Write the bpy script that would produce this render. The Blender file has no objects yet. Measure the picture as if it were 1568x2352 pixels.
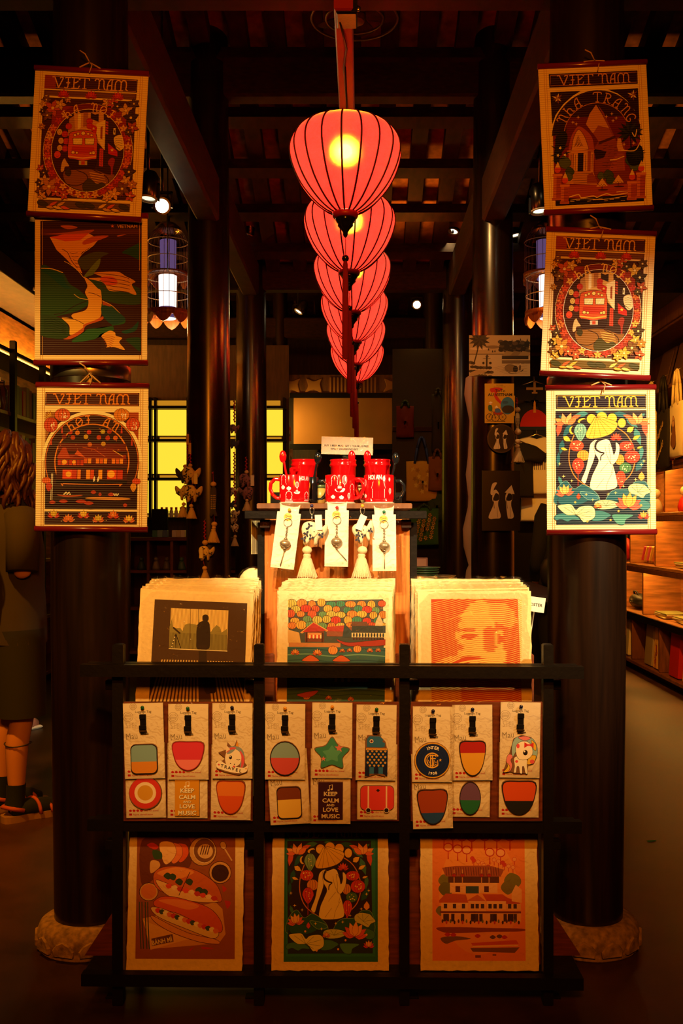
import bpy, bmesh, math, random
import numpy as np
from mathutils import Vector, Matrix, Euler
R = math.radians
ORD = ('first', 'second', 'third', 'fourth', 'fifth', 'sixth', 'seventh', 'eighth', 'ninth', 'tenth', 'eleventh', 'twelfth', 'thirteenth', 'fourteenth', 'fifteenth', 'sixteenth', 'seventeenth', 'eighteenth', 'nineteenth', 'twentieth')
random.seed(7)
scn = bpy.context.scene
COL = scn.collection
# ------------------------------------------------------------------ camera
F = 2287.0                      # focal length in pixels of the 1568x2352 frame
CAMH = 1.25
cam = bpy.data.cameras.new('camera')
cam.sensor_fit = 'VERTICAL'; cam.sensor_height = 36.0; cam.lens = 36.0 * F / 2352
cam.shift_x = -46 / 2352; cam.shift_y = 34 / 2352
cam.clip_start = 0.05
camo = bpy.data.objects.new('camera', cam); COL.objects.link(camo)
camo.location = (0, 0, CAMH); camo.rotation_euler = (R(90), 0, 0)
scn.camera = camo
# ------------------------------------------------------------------ world, view, light
w = bpy.data.worlds.new('night'); scn.world = w; w.use_nodes = True
w.node_tree.nodes['Background'].inputs[0].default_value = (1.0, 0.42, 0.12, 1)
w.node_tree.nodes['Background'].inputs[1].default_value = 0.004
vs = scn.view_settings
vs.view_transform = 'Standard'; vs.look = 'None'; vs.gamma = 1; vs.exposure = 0.0; vs.use_curve_mapping = False
cy = scn.cycles
cy.max_bounces = 6; cy.diffuse_bounces = 3; cy.glossy_bounces = 3; cy.transmission_bounces = 6; cy.transparent_max_bounces = 40
cy.sample_clamp_indirect = 3.0; cy.blur_glossy = 0.5
cy.caustics_reflective = False; cy.caustics_refractive = False


def spot(name, loc, aim, power, col, size, blend, radius):
    l = bpy.data.lights.new(name, 'SPOT'); l.energy = power; l.color = col
    l.spot_size = R(size); l.spot_blend = blend; l.shadow_soft_size = radius
    o = bpy.data.objects.new(name, l); COL.objects.link(o); o.location = loc
    o.rotation_euler = (Vector(aim) - Vector(loc)).to_track_quat('-Z', 'Y').to_euler()
    return o


def bulb(name, loc, power, col, radius, parent=None):
    l = bpy.data.lights.new(name, 'POINT'); l.energy = power; l.color = col; l.shadow_soft_size = radius
    o = bpy.data.objects.new(name, l); COL.objects.link(o); o.location = loc; o.parent = parent
    return o


KEY = (1.0, 0.80, 0.42)
AMB = (1.0, 0.22, 0.006)
# track spots hung above the entrance, in front of the columns and out of the frame, then added fill spots
spot('track_lamp_counter', (-0.45, 0.55, 3.0), (-0.03, 3.0, 1.20), 800, KEY, 18, 0.75, 0.03)
spot('track_lamp_left', (-1.95, 1.1, 2.5), (-0.80, 2.87, 1.40), 180, (1.0, 0.60, 0.12), 29, 0.9, 0.03)
spot('track_lamp_right', (1.80, 1.1, 2.45), (0.68, 2.87, 1.32), 640, (1.0, 0.76, 0.38), 34, 1.0, 0.03)
spot('tags_fill_left', (-0.25, 0.2, 2.6), (-0.42, 2.6, 0.90), 280, (1.0, 0.52, 0.12), 20, 1.0, 0.05)  # this and the next: added pair that brightens the tag cards
spot('tags_fill_right', (0.30, 0.2, 2.6), (0.30, 2.6, 0.90), 290, (1.0, 0.52, 0.12), 20, 1.0, 0.05)
spot('wide_fill_light', (0.0, -0.9, 2.55), (-0.05, 2.9, 1.48), 325, AMB, 61, 0.8, 0.30)  # added orange fill over the whole front, not a hung lamp
# lamps hung inside the shop, plus added roof uplights
spot('shop_lamp_left_aisle', (-1.95, 2.9, 2.9), (-1.6, 4.4, 0.2), 330, (1.0, 0.30, 0.012), 80, 0.8, 0.06)
spot('shop_lamp_right_aisle', (1.2, 5.6, 3.0), (2.3, 7.7, 1.0), 330, (1.0, 0.34, 0.02), 80, 0.8, 0.06)
spot('shop_lamp_middle', (0.1, 4.0, 3.2), (0.75, 6.5, 1.4), 60, (1.0, 0.50, 0.14), 80, 0.8, 0.06)
for x_, d_ in ((-1.6, 5.9), (1.5, 5.9), (0.3, 6.6), (0.4, 9.2)): spot('roof_fill_light', (x_, d_, 3.02), (x_, d_ - .2, 4), 9, (1.0, 0.34, 0.03), 150, 0.8, 0.05)  # added uplights without fittings, to brighten the roof tiles
spot('shop_lamp_far', (0.5, 8.2, 3.0), (0.5, 9.5, 1.2), 9, (1.0, 0.45, 0.08), 90, 0.8, 0.06)


# ------------------------------------------------------------------ helpers
def at(px, py, d):
    """the world point that stands at distance d behind pixel (px, py) of the frame"""
    return Vector(((px - 830) * d / F, d, CAMH - (py - 1210) * d / F))


def sc(px, d):
    return px * d / F


def mk_mesh(name, verts, faces, smooth=False):
    me = bpy.data.meshes.new(name)
    me.from_pydata([tuple(v) for v in verts], [], faces)
    if smooth:
        me.polygons.foreach_set('use_smooth', [True] * len(me.polygons))
    me.update()
    return me


class MB:
    """collects shapes into one mesh"""
    def __init__(s):
        s.v = []; s.f = []; s.sm = []

    def add(s, v, f, smooth=False):
        o = len(s.v)
        s.v += [Vector(p) for p in v]
        s.f += [tuple(i + o for i in q) for q in f]
        s.sm += [smooth] * len(f)
        return s

    def box(s, c, d, rot=None, bev=0.0):
        x, y, z = d[0] / 2, d[1] / 2, d[2] / 2
        b = min(bev, x * .9, y * .9, z * .9)
        if b <= 0:
            v = [(-x, -y, -z), (x, -y, -z), (x, y, -z), (-x, y, -z), (-x, -y, z), (x, -y, z), (x, y, z), (-x, y, z)]
            f = [(0, 3, 2, 1), (4, 5, 6, 7), (0, 1, 5, 4), (1, 2, 6, 5), (2, 3, 7, 6), (3, 0, 4, 7)]
        else:
            v = []
            for k, (hx, hy, hz) in enumerate(((x - b, y - b, z), (x, y, z - b))):
                pass
            ring = lambda ix, iy, zz: [(-ix, -iy, zz), (ix, -iy, zz), (ix, iy, zz), (-ix, iy, zz)]
            v = ring(x - b, y - b, -z) + ring(x, y, -z + b) + ring(x, y, z - b) + ring(x - b, y - b, z)
            f = [(3, 2, 1, 0), (12, 13, 14, 15)]
            for r in range(3):
                for i in range(4):
                    j = (i + 1) % 4
                    f.append((r * 4 + i, r * 4 + j, r * 4 + 4 + j, r * 4 + 4 + i))
        m = (Euler(rot).to_matrix() if rot else Matrix.Identity(3))
        return s.add([m @ Vector(p) + Vector(c) for p in v], f)

    def bb(s, lo, hi, bev=0.0):
        lo = Vector(lo); hi = Vector(hi)
        return s.box((lo + hi) / 2, hi - lo, None, bev)

    def tube(s, pts, r, n=8, caps=True, smooth=True):
        pts = [Vector(p) for p in pts]
        rs = r if isinstance(r, (list, tuple)) else [r] * len(pts)
        v = []; f = []
        up0 = None
        for i, p in enumerate(pts):
            t = (pts[min(i + 1, len(pts) - 1)] - pts[max(i - 1, 0)])
            t = t.normalized() if t.length > 1e-9 else Vector((0, 0, 1))
            if up0 is None:
                up0 = Vector((0, 0, 1)) if abs(t.z) < .9 else Vector((1, 0, 0))
            a = t.cross(up0)
            a = a.normalized() if a.length > 1e-6 else t.orthogonal().normalized()
            b = a.cross(t).normalized(); up0 = b
            for k in range(n):
                an = 2 * math.pi * k / n
                v.append(p + (a * math.cos(an) + b * math.sin(an)) * rs[i])
        for i in range(len(pts) - 1):
            for k in range(n):
                q = (k + 1) % n
                f.append((i * n + k, i * n + q, (i + 1) * n + q, (i + 1) * n + k))
        s.add(v, f, smooth)
        if caps:
            o = len(s.v) - len(v)
            s.f.append(tuple(o + k for k in reversed(range(n)))); s.sm.append(False)
            s.f.append(tuple(o + (len(pts) - 1) * n + k for k in range(n))); s.sm.append(False)
        return s

    def lathe(s, prof, c=(0, 0, 0), n=24, smooth=True, a0=0, a1=360, axis='z'):
        full = abs(a1 - a0) >= 359.9
        m = n if full else n + 1
        v = []; f = []
        for (r, z) in prof:
            for k in range(m):
                an = R(a0 + (a1 - a0) * k / n)
                p = (r * math.cos(an), r * math.sin(an), z)
                if axis == 'y': p = (p[0], -p[2], p[1])
                if axis == 'x': p = (p[2], p[0], p[1])
                v.append(Vector(p) + Vector(c))
        for i in range(len(prof) - 1):
            for k in range(n):
                q = (k + 1) % m
                f.append((i * m + k, i * m + q, (i + 1) * m + q, (i + 1) * m + k))
        return s.add(v, f, smooth)

    def ball(s, c, r, n=12, sq=(1, 1, 1)):
        h = n // 2 + 1
        prof = [(math.sin(math.pi * i / h) * 1.0, -math.cos(math.pi * i / h)) for i in range(h + 1)]
        v = []; f = []
        for (rr, z) in prof:
            for k in range(n):
                an = 2 * math.pi * k / n
                v.append(Vector((rr * math.cos(an) * r * sq[0], rr * math.sin(an) * r * sq[1], z * r * sq[2])) + Vector(c))
        for i in range(h):
            for k in range(n):
                q = (k + 1) % n
                f.append((i * n + k, i * n + q, (i + 1) * n + q, (i + 1) * n + k))
        return s.add(v, f, True)

    def prism(s, poly, y0, y1, bev=0.0):
        """poly in (x, z), from y0 (front) to y1 (back)"""
        n = len(poly)
        ar = sum(poly[i][0] * poly[(i + 1) % n][1] - poly[(i + 1) % n][0] * poly[i][1] for i in range(n))
        if ar < 0: poly = poly[::-1]
        cx = sum(p[0] for p in poly) / n; cz = sum(p[1] for p in poly) / n
        if bev:
            ins = [(cx + (x - cx) * (1 - bev), cz + (z - cz) * (1 - bev)) for x, z in poly]
            v = [(x, y0, z) for x, z in ins] + [(x, y0 + (y1 - y0) * .35, z) for x, z in poly] + [(x, y1, z) for x, z in poly]
            L = 3
        else:
            v = [(x, y0, z) for x, z in poly] + [(x, y1, z) for x, z in poly]
            L = 2
        f = [tuple(range(n)), tuple(reversed(range((L - 1) * n, L * n)))]
        for r in range(L - 1):
            for i in range(n):
                j = (i + 1) % n
                f.append((r * n + j, r * n + i, (r + 1) * n + i, (r + 1) * n + j))
        return s.add(v, f)

    def pillow(s, poly, t, c=(0, 0, 0), rings=(1, .93, .75, .45, 0.12)):
        """a stuffed flat shape: outline poly in (x, z), half thickness t along y"""
        n = len(poly)
        cx = sum(p[0] for p in poly) / n; cz = sum(p[1] for p in poly) / n
        v = []; f = []
        order = [(k, 1) for k in reversed(rings)] + [(k, -1) for k in rings[1:]]
        for k, sg in order:
            h = t * math.sqrt(max(0, 1 - k * k)) * sg
            for x, z in poly:
                v.append(Vector((cx + (x - cx) * k, h, cz + (z - cz) * k)) + Vector(c))
        for r in range(len(order) - 1):
            for i in range(n):
                j = (i + 1) % n
                f.append((r * n + i, r * n + j, (r + 1) * n + j, (r + 1) * n + i))
        f.append(tuple(range(n))); f.append(tuple((len(order) - 1) * n + i for i in reversed(range(n))))
        return s.add(v, f, True)

    def mesh(s, name):
        me = mk_mesh(name, s.v, s.f)
        me.polygons.foreach_set('use_smooth', s.sm)
        me.update()
        return me


def link(name, me, m=None, parent=None, loc=None, rot=None):
    if isinstance(me, MB): me = me.mesh(name)
    if m is not None and not me.materials: me.materials.append(m)
    o = bpy.data.objects.new(name, me); COL.objects.link(o)
    if parent: o.parent = parent
    if loc is not None: o.location = loc
    if rot is not None: o.rotation_euler = rot
    return o


def tag(o, label=None, cat=None, group=None, kind=None):
    if label: o['label'] = label
    if cat: o['category'] = cat
    if group: o['group'] = group
    if kind: o['kind'] = kind
    return o


def thing(name, label, cat, loc=(0, 0, 0), rot=(0, 0, 0), group=None):
    o = bpy.data.objects.new(name, None); COL.objects.link(o)
    o.empty_display_size = .05
    o.location = loc; o.rotation_euler = rot
    return tag(o, label, cat, group)


def copy_tree(o, parent=None):
    c = o.copy(); COL.objects.link(c)
    if parent: c.parent = parent
    for ch in list(o.children): copy_tree(ch, c)
    return c


def struct(name, me, m, parent=None, loc=None):
    o = link(name, me, m, parent, loc)
    if parent is None: o['kind'] = 'structure'
    return o


# ------------------------------------------------------------------ materials
def s2l(c):
    return c / 12.92 if c <= 0.04045 else ((c + 0.055) / 1.055) ** 2.4


def rgb(h):
    h = h.lstrip('#')
    if len(h) == 3: h = ''.join(k * 2 for k in h)
    return tuple(s2l(int(h[i:i + 2], 16) / 255) for i in (0, 2, 4))


_CC = {}


def C(h):
    """a print colour as the photograph shows it under the warm lamps -> its own colour"""
    if h not in _CC:
        r, g, b = (k ** 1.22 * 1.06 for k in rgb(h))
        _CC[h] = (min(.92, r * .92), min(.92, g * .92 / .85), min(.92, b * .92 / .55), 1)
    return _CC[h]


def nmat(name):
    m = bpy.data.materials.new(name); m.use_nodes = True
    nt = m.node_tree
    return m, nt, nt.nodes['Principled BSDF']


def mat(name, col, rough=.5, metal=0.0, bump=0.0, bscale=40, spec=.5, var=0.0, coat=0.0, stretch=None, sheen=0.0, trans=0.0):
    m, nt, b = nmat(name)
    col = rgb(col) if isinstance(col, str) else col
    b.inputs['Base Color'].default_value = (*col, 1)
    b.inputs['Roughness'].default_value = rough
    b.inputs['Metallic'].default_value = metal
    b.inputs['Specular IOR Level'].default_value = spec
    if coat: b.inputs['Coat Weight'].default_value = coat; b.inputs['Coat Roughness'].default_value = .12
    if sheen: b.inputs['Sheen Weight'].default_value = sheen
    if bump or var:
        tc = nt.nodes.new('ShaderNodeTexCoord'); mp = nt.nodes.new('ShaderNodeMapping')
        nt.links.new(tc.outputs['Object'], mp.inputs[0])
        if stretch: mp.inputs['Scale'].default_value = stretch
        nz = nt.nodes.new('ShaderNodeTexNoise'); nz.inputs['Scale'].default_value = bscale; nz.inputs['Detail'].default_value = 5
        nt.links.new(mp.outputs[0], nz.inputs['Vector'])
        if bump:
            bp = nt.nodes.new('ShaderNodeBump'); bp.inputs['Strength'].default_value = bump; bp.inputs['Distance'].default_value = .004
            nt.links.new(nz.outputs['Fac'], bp.inputs['Height']); nt.links.new(bp.outputs[0], b.inputs['Normal'])
        if var:
            rp = nt.nodes.new('ShaderNodeValToRGB')
            rp.color_ramp.elements[0].position = .3; rp.color_ramp.elements[1].position = .7
            rp.color_ramp.elements[0].color = (*[k * (1 - var) for k in col], 1)
            rp.color_ramp.elements[1].color = (*[min(1, k * (1 + var)) for k in col], 1)
            nt.links.new(nz.outputs['Fac'], rp.inputs[0]); nt.links.new(rp.outputs[0], b.inputs['Base Color'])
    return m


def emit(name, col, k):
    m = bpy.data.materials.new(name); m.use_nodes = True
    nt = m.node_tree; nt.nodes.remove(nt.nodes['Principled BSDF'])
    e = nt.nodes.new('ShaderNodeEmission'); e.inputs[0].default_value = (*col, 1); e.inputs[1].default_value = k
    nt.links.new(e.outputs[0], nt.nodes['Material Output'].inputs[0])
    return m


def print_mat(name, rough, slats=False, coat=0.0, bump=0.0):
    """flat print: the colour of each face of the artwork; bamboo slats in relief when printed on a blind"""
    m, nt, b = nmat(name)
    at_ = nt.nodes.new('ShaderNodeAttribute'); at_.attribute_name = 'ink'
    b.inputs['Roughness'].default_value = rough
    b.inputs['Coat Weight'].default_value = coat
    if slats: b.inputs['Specular IOR Level'].default_value = .22
    nt.links.new(at_.outputs['Color'], b.inputs['Base Color'])
    if slats: slat_nodes(nt, b, at_.outputs['Color'])
    elif bump:
        nz = nt.nodes.new('ShaderNodeTexNoise'); nz.inputs['Scale'].default_value = 260
        tc = nt.nodes.new('ShaderNodeTexCoord'); nt.links.new(tc.outputs['Object'], nz.inputs['Vector'])
        bp = nt.nodes.new('ShaderNodeBump'); bp.inputs['Strength'].default_value = bump; bp.inputs['Distance'].default_value = .001
        nt.links.new(nz.outputs['Fac'], bp.inputs['Height']); nt.links.new(bp.outputs[0], b.inputs['Normal'])
    return m


def slat_nodes(nt, b, colsock):
    tc = nt.nodes.new('ShaderNodeTexCoord'); sx = nt.nodes.new('ShaderNodeSeparateXYZ')
    nt.links.new(tc.outputs['Object'], sx.inputs[0])
    def mth(op, a, bb):
        n = nt.nodes.new('ShaderNodeMath'); n.operation = op
        for i, q in enumerate((a, bb)):
            if isinstance(q, (int, float)): n.inputs[i].default_value = q
            elif q is not None: nt.links.new(q, n.inputs[i])
        return n.outputs[0]
    pp = mth('PINGPONG', mth('MULTIPLY', sx.outputs[2], 1 / .0063), .5)          # slats of 6.3 mm
    ht = mth('POWER', mth('MULTIPLY', pp, 2.0), .5)
    bp = nt.nodes.new('ShaderNodeBump'); bp.inputs['Strength'].default_value = .55; bp.inputs['Distance'].default_value = .002
    nt.links.new(ht, bp.inputs['Height']); nt.links.new(bp.outputs[0], b.inputs['Normal'])
    # recessed joints and the two stitched threads at each edge
    gap = mth('GREATER_THAN', ht, .33)
    k = mth('ADD', mth('MULTIPLY', gap, .42), .58)
    mx = nt.nodes.new('ShaderNodeVectorMath'); mx.operation = 'SCALE'
    nt.links.new(colsock, mx.inputs[0]); nt.links.new(k, mx.inputs['Scale'])
    nt.links.new(mx.outputs[0], b.inputs['Base Color'])


def clear_mat(name, gloss=.10, rough=.12, wrinkle=.6, tint=(1, 1, 1), scale=45):
    m = bpy.data.materials.new(name); m.use_nodes = True
    nt = m.node_tree; nt.nodes.remove(nt.nodes['Principled BSDF'])
    t = nt.nodes.new('ShaderNodeBsdfTransparent'); t.inputs[0].default_value = (*tint, 1)
    g = nt.nodes.new('ShaderNodeBsdfGlossy'); g.inputs['Roughness'].default_value = rough
    fr = nt.nodes.new('ShaderNodeFresnel'); fr.inputs['IOR'].default_value = 1.45
    ml = nt.nodes.new('ShaderNodeMath'); ml.operation = 'MULTIPLY_ADD'; ml.inputs[1].default_value = gloss * 5; ml.inputs[2].default_value = 0.0
    nt.links.new(fr.outputs[0], ml.inputs[0])
    mx = nt.nodes.new('ShaderNodeMixShader')
    nt.links.new(ml.outputs[0], mx.inputs[0]); nt.links.new(t.outputs[0], mx.inputs[1]); nt.links.new(g.outputs[0], mx.inputs[2])
    nz = nt.nodes.new('ShaderNodeTexNoise'); nz.inputs['Scale'].default_value = scale; nz.inputs['Detail'].default_value = 3
    nz.inputs['Distortion'].default_value = 1.2
    tc = nt.nodes.new('ShaderNodeTexCoord'); nt.links.new(tc.outputs['Object'], nz.inputs['Vector'])
    bp = nt.nodes.new('ShaderNodeBump'); bp.inputs['Strength'].default_value = wrinkle; bp.inputs['Distance'].default_value = .006
    nt.links.new(nz.outputs['Fac'], bp.inputs['Height']); nt.links.new(bp.outputs[0], g.inputs['Normal'])
    nt.links.new(bp.outputs[0], fr.inputs['Normal'])
    nt.links.new(mx.outputs[0], nt.nodes['Material Output'].inputs[0])
    return m


M = {}
M['lacquer'] = mat('dark_lacquered_wood', (.011, .0042, .0018), .27, bump=.08, bscale=6, var=.45, stretch=(9, 9, .5), coat=.1, spec=.5)
M['beam'] = mat('dark_beam_wood', (.022, .007, .003), .75, spec=.2, bump=.2, bscale=12, var=.4, stretch=(2, 1, 6))
M['black'] = mat('black_painted_wood', (.006, .0045, .0035), .42, bump=.25, bscale=60, spec=.12)
M['redwood'] = mat('red_brown_board', (.13, .030, .010), .42, bump=.1, bscale=14, var=.35, stretch=(1, 1, 8))
M['orangewood'] = mat('orange_brown_wood', (.42, .125, .022), .38, bump=.08, bscale=9, var=.35, stretch=(14, 14, 1.2), coat=.15)
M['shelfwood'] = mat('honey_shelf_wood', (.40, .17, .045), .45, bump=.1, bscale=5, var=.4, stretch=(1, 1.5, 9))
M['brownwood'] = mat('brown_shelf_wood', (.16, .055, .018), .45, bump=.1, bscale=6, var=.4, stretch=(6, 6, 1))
M['rod'] = mat('dark_red_wooden_rod', (.15, .006, .007), .28, coat=.3)
M['paper'] = mat('deckled_paper', (.80, .66, .36), .85, bump=.3, bscale=90, var=.06)
M['paperedge'] = mat('paper_seen_on_edge', (.80, .66, .38), .8, bump=.4, bscale=120, var=.15)
M['card'] = mat('cream_card', (.84, .78, .60), .6)
M['white'] = mat('white_card', (.85, .82, .74), .5)
M['cord'] = mat('tan_cord', (.55, .33, .12), .8)
M['blackcord'] = mat('black_cord', (.006, .005, .005), .5)
M['blackplastic'] = mat('black_plastic', (.006, .006, .006), .28, coat=.3)
M['gold'] = mat('brass', (.75, .48, .16), .25, metal=1)
M['steel'] = mat('steel', (.62, .55, .45), .28, metal=1)
M['stone'] = mat('carved_stone', (.30, .20, .10), .85, bump=.8, bscale=55, var=.45)
M['redglaze'] = mat('red_glaze', (.60, .004, .006), .12, coat=.5)
M['blackglaze'] = mat('black_glaze', (.008, .008, .009), .1, coat=.5)
M['clear'] = clear_mat('cellophane', .075, .10, .55)
M['clearbag'] = clear_mat('crinkled_bag', .10, .08, .9, scale=70)
M['print'] = print_mat('printed_paper', .8, bump=.12)
M['gloss'] = print_mat('glossy_print', .28, coat=.3)
M['rubber'] = print_mat('soft_rubber_print', .45)
M['bamboo'] = print_mat('bamboo_print', .42, slats=True)
M['white_ink'] = print_mat('glazed_print', .2, coat=.4)
m, nt, b = nmat('bamboo_blind')
col = nt.nodes.new('ShaderNodeRGB'); col.outputs[0].default_value = (.84, .70, .40, 1)
b.inputs['Roughness'].default_value = .5
slat_nodes(nt, b, col.outputs[0]); M['blind'] = m
# ------------------------------------------------------------------ flat prints as coloured faces
_TXT = {}


def text_polys(s, bold=0.0):
    k = (s, bold)
    if k not in _TXT:
        cu = bpy.data.curves.new('lettering', 'FONT'); cu.body = s; cu.size = 1; cu.resolution_u = 2; cu.offset = bold
        o = bpy.data.objects.new('lettering', cu); COL.objects.link(o)
        dg = bpy.context.evaluated_depsgraph_get()
        me = bpy.data.meshes.new_from_object(o.evaluated_get(dg))
        vs_ = [(v.co.x, v.co.y) for v in me.vertices]
        fs = [tuple(p.vertices) for p in me.polygons]
        bpy.data.objects.remove(o); bpy.data.curves.remove(cu); bpy.data.meshes.remove(me)
        _TXT[k] = (vs_, fs)
    return _TXT[k]


def spl(pts, closed=False, k=5):
    """points on a Catmull-Rom curve"""
    n = len(pts); out = []
    rng = range(n) if closed else range(n - 1)
    for i in rng:
        if closed: p0, p1, p2, p3 = pts[i - 1], pts[i], pts[(i + 1) % n], pts[(i + 2) % n]
        else: p0, p1, p2, p3 = pts[max(i - 1, 0)], pts[i], pts[i + 1], pts[min(i + 2, n - 1)]
        for j in range(k):
            t = j / k
            out.append(tuple(.5 * (2 * p1[a] + (p2[a] - p0[a]) * t + (2 * p0[a] - 5 * p1[a] + 4 * p2[a] - p3[a]) * t * t
                                   + (3 * p1[a] - p0[a] - 3 * p2[a] + p3[a]) * t ** 3) for a in (0, 1)))
    if not closed: out.append(tuple(pts[-1]))
    return out


GL = {  # letters of the posters: strokes in a unit box, y down
 'V': [[(-.05, .02), (.12, 0), (.2, .12), (.52, 1)], [(.52, 1), (.82, .22), (.86, .05), (.7, 0), (.6, .12)]],
 'I': [[(.1, .08), (.25, 0), (.8, 0)], [(.5, 0), (.5, .8), (.35, 1), (.05, .95)], [(.25, .5), (.75, .5)]],
 'E': [[(.0, .0), (.8, 0), (.9, .14)], [(.3, 0), (.3, 1)], [(.3, .52), (.6, .42), (.8, .26)], [(.05, 1), (.8, 1), (.95, .72)]],
 'T': [[(-.02, .2), (.1, 0), (.9, 0), (1, .2)], [(.52, 0), (.52, 1)], [(.3, 1), (.75, 1)]],
 'N': [[(0, .2), (.1, 0), (.3, .02), (.4, .2), (.38, .9), (.28, 1), (.5, 1)], [(.4, .25), (.6, .02), (.85, .15), (.88, .7), (1, 1)]],
 'A': [[(0, 1), (.35, 1)], [(.18, 1), (.25, .45), (.5, .08), (.85, 0), (.78, .2), (.78, 1)], [(.2, .6), (.8, .55)], [(.6, 1), (.98, 1)]],
 'M': [[(-.02, 1), (.22, 1)], [(.1, 1), (.1, .35), (.25, .05), (.45, .12), (.5, .3), (.5, 1)], [(.5, .3), (.6, .05), (.82, .1), (.88, .5), (.86, .85), (1, 1)], [(.36, 1), (.66, 1)]],
 'H': [[(.05, 0), (.35, 0)], [(.2, 0), (.2, 1)], [(.05, 1), (.38, 1)], [(.2, .55), (.5, .38), (.78, .55), (.75, .9), (.95, 1)]],
 'O': [[(.5, 0), (.85, .2), (.95, .55), (.7, .95), (.4, 1), (.1, .75), (.08, .35), (.3, .05), (.5, 0)], [(.15, .7), (.85, .35)]],
 'R': [[(.05, 0), (.5, 0), (.8, .15), (.7, .42), (.25, .5)], [(.25, 0), (.25, 1)], [(.08, 1), (.42, 1)], [(.45, .5), (.75, .95), (1, .95)]],
 'G': [[(.85, .2), (.6, 0), (.2, .15), (.08, .55), (.3, .95), (.7, .98), (.85, .7), (.5, .62)]],
}
VN = [('V', 0, .155), ('I', .15, .255), ('E', .245, .36), ('T', .355, .48), ('N', .555, .69), ('A', .70, .80), ('M', .805, .99)]


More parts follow.
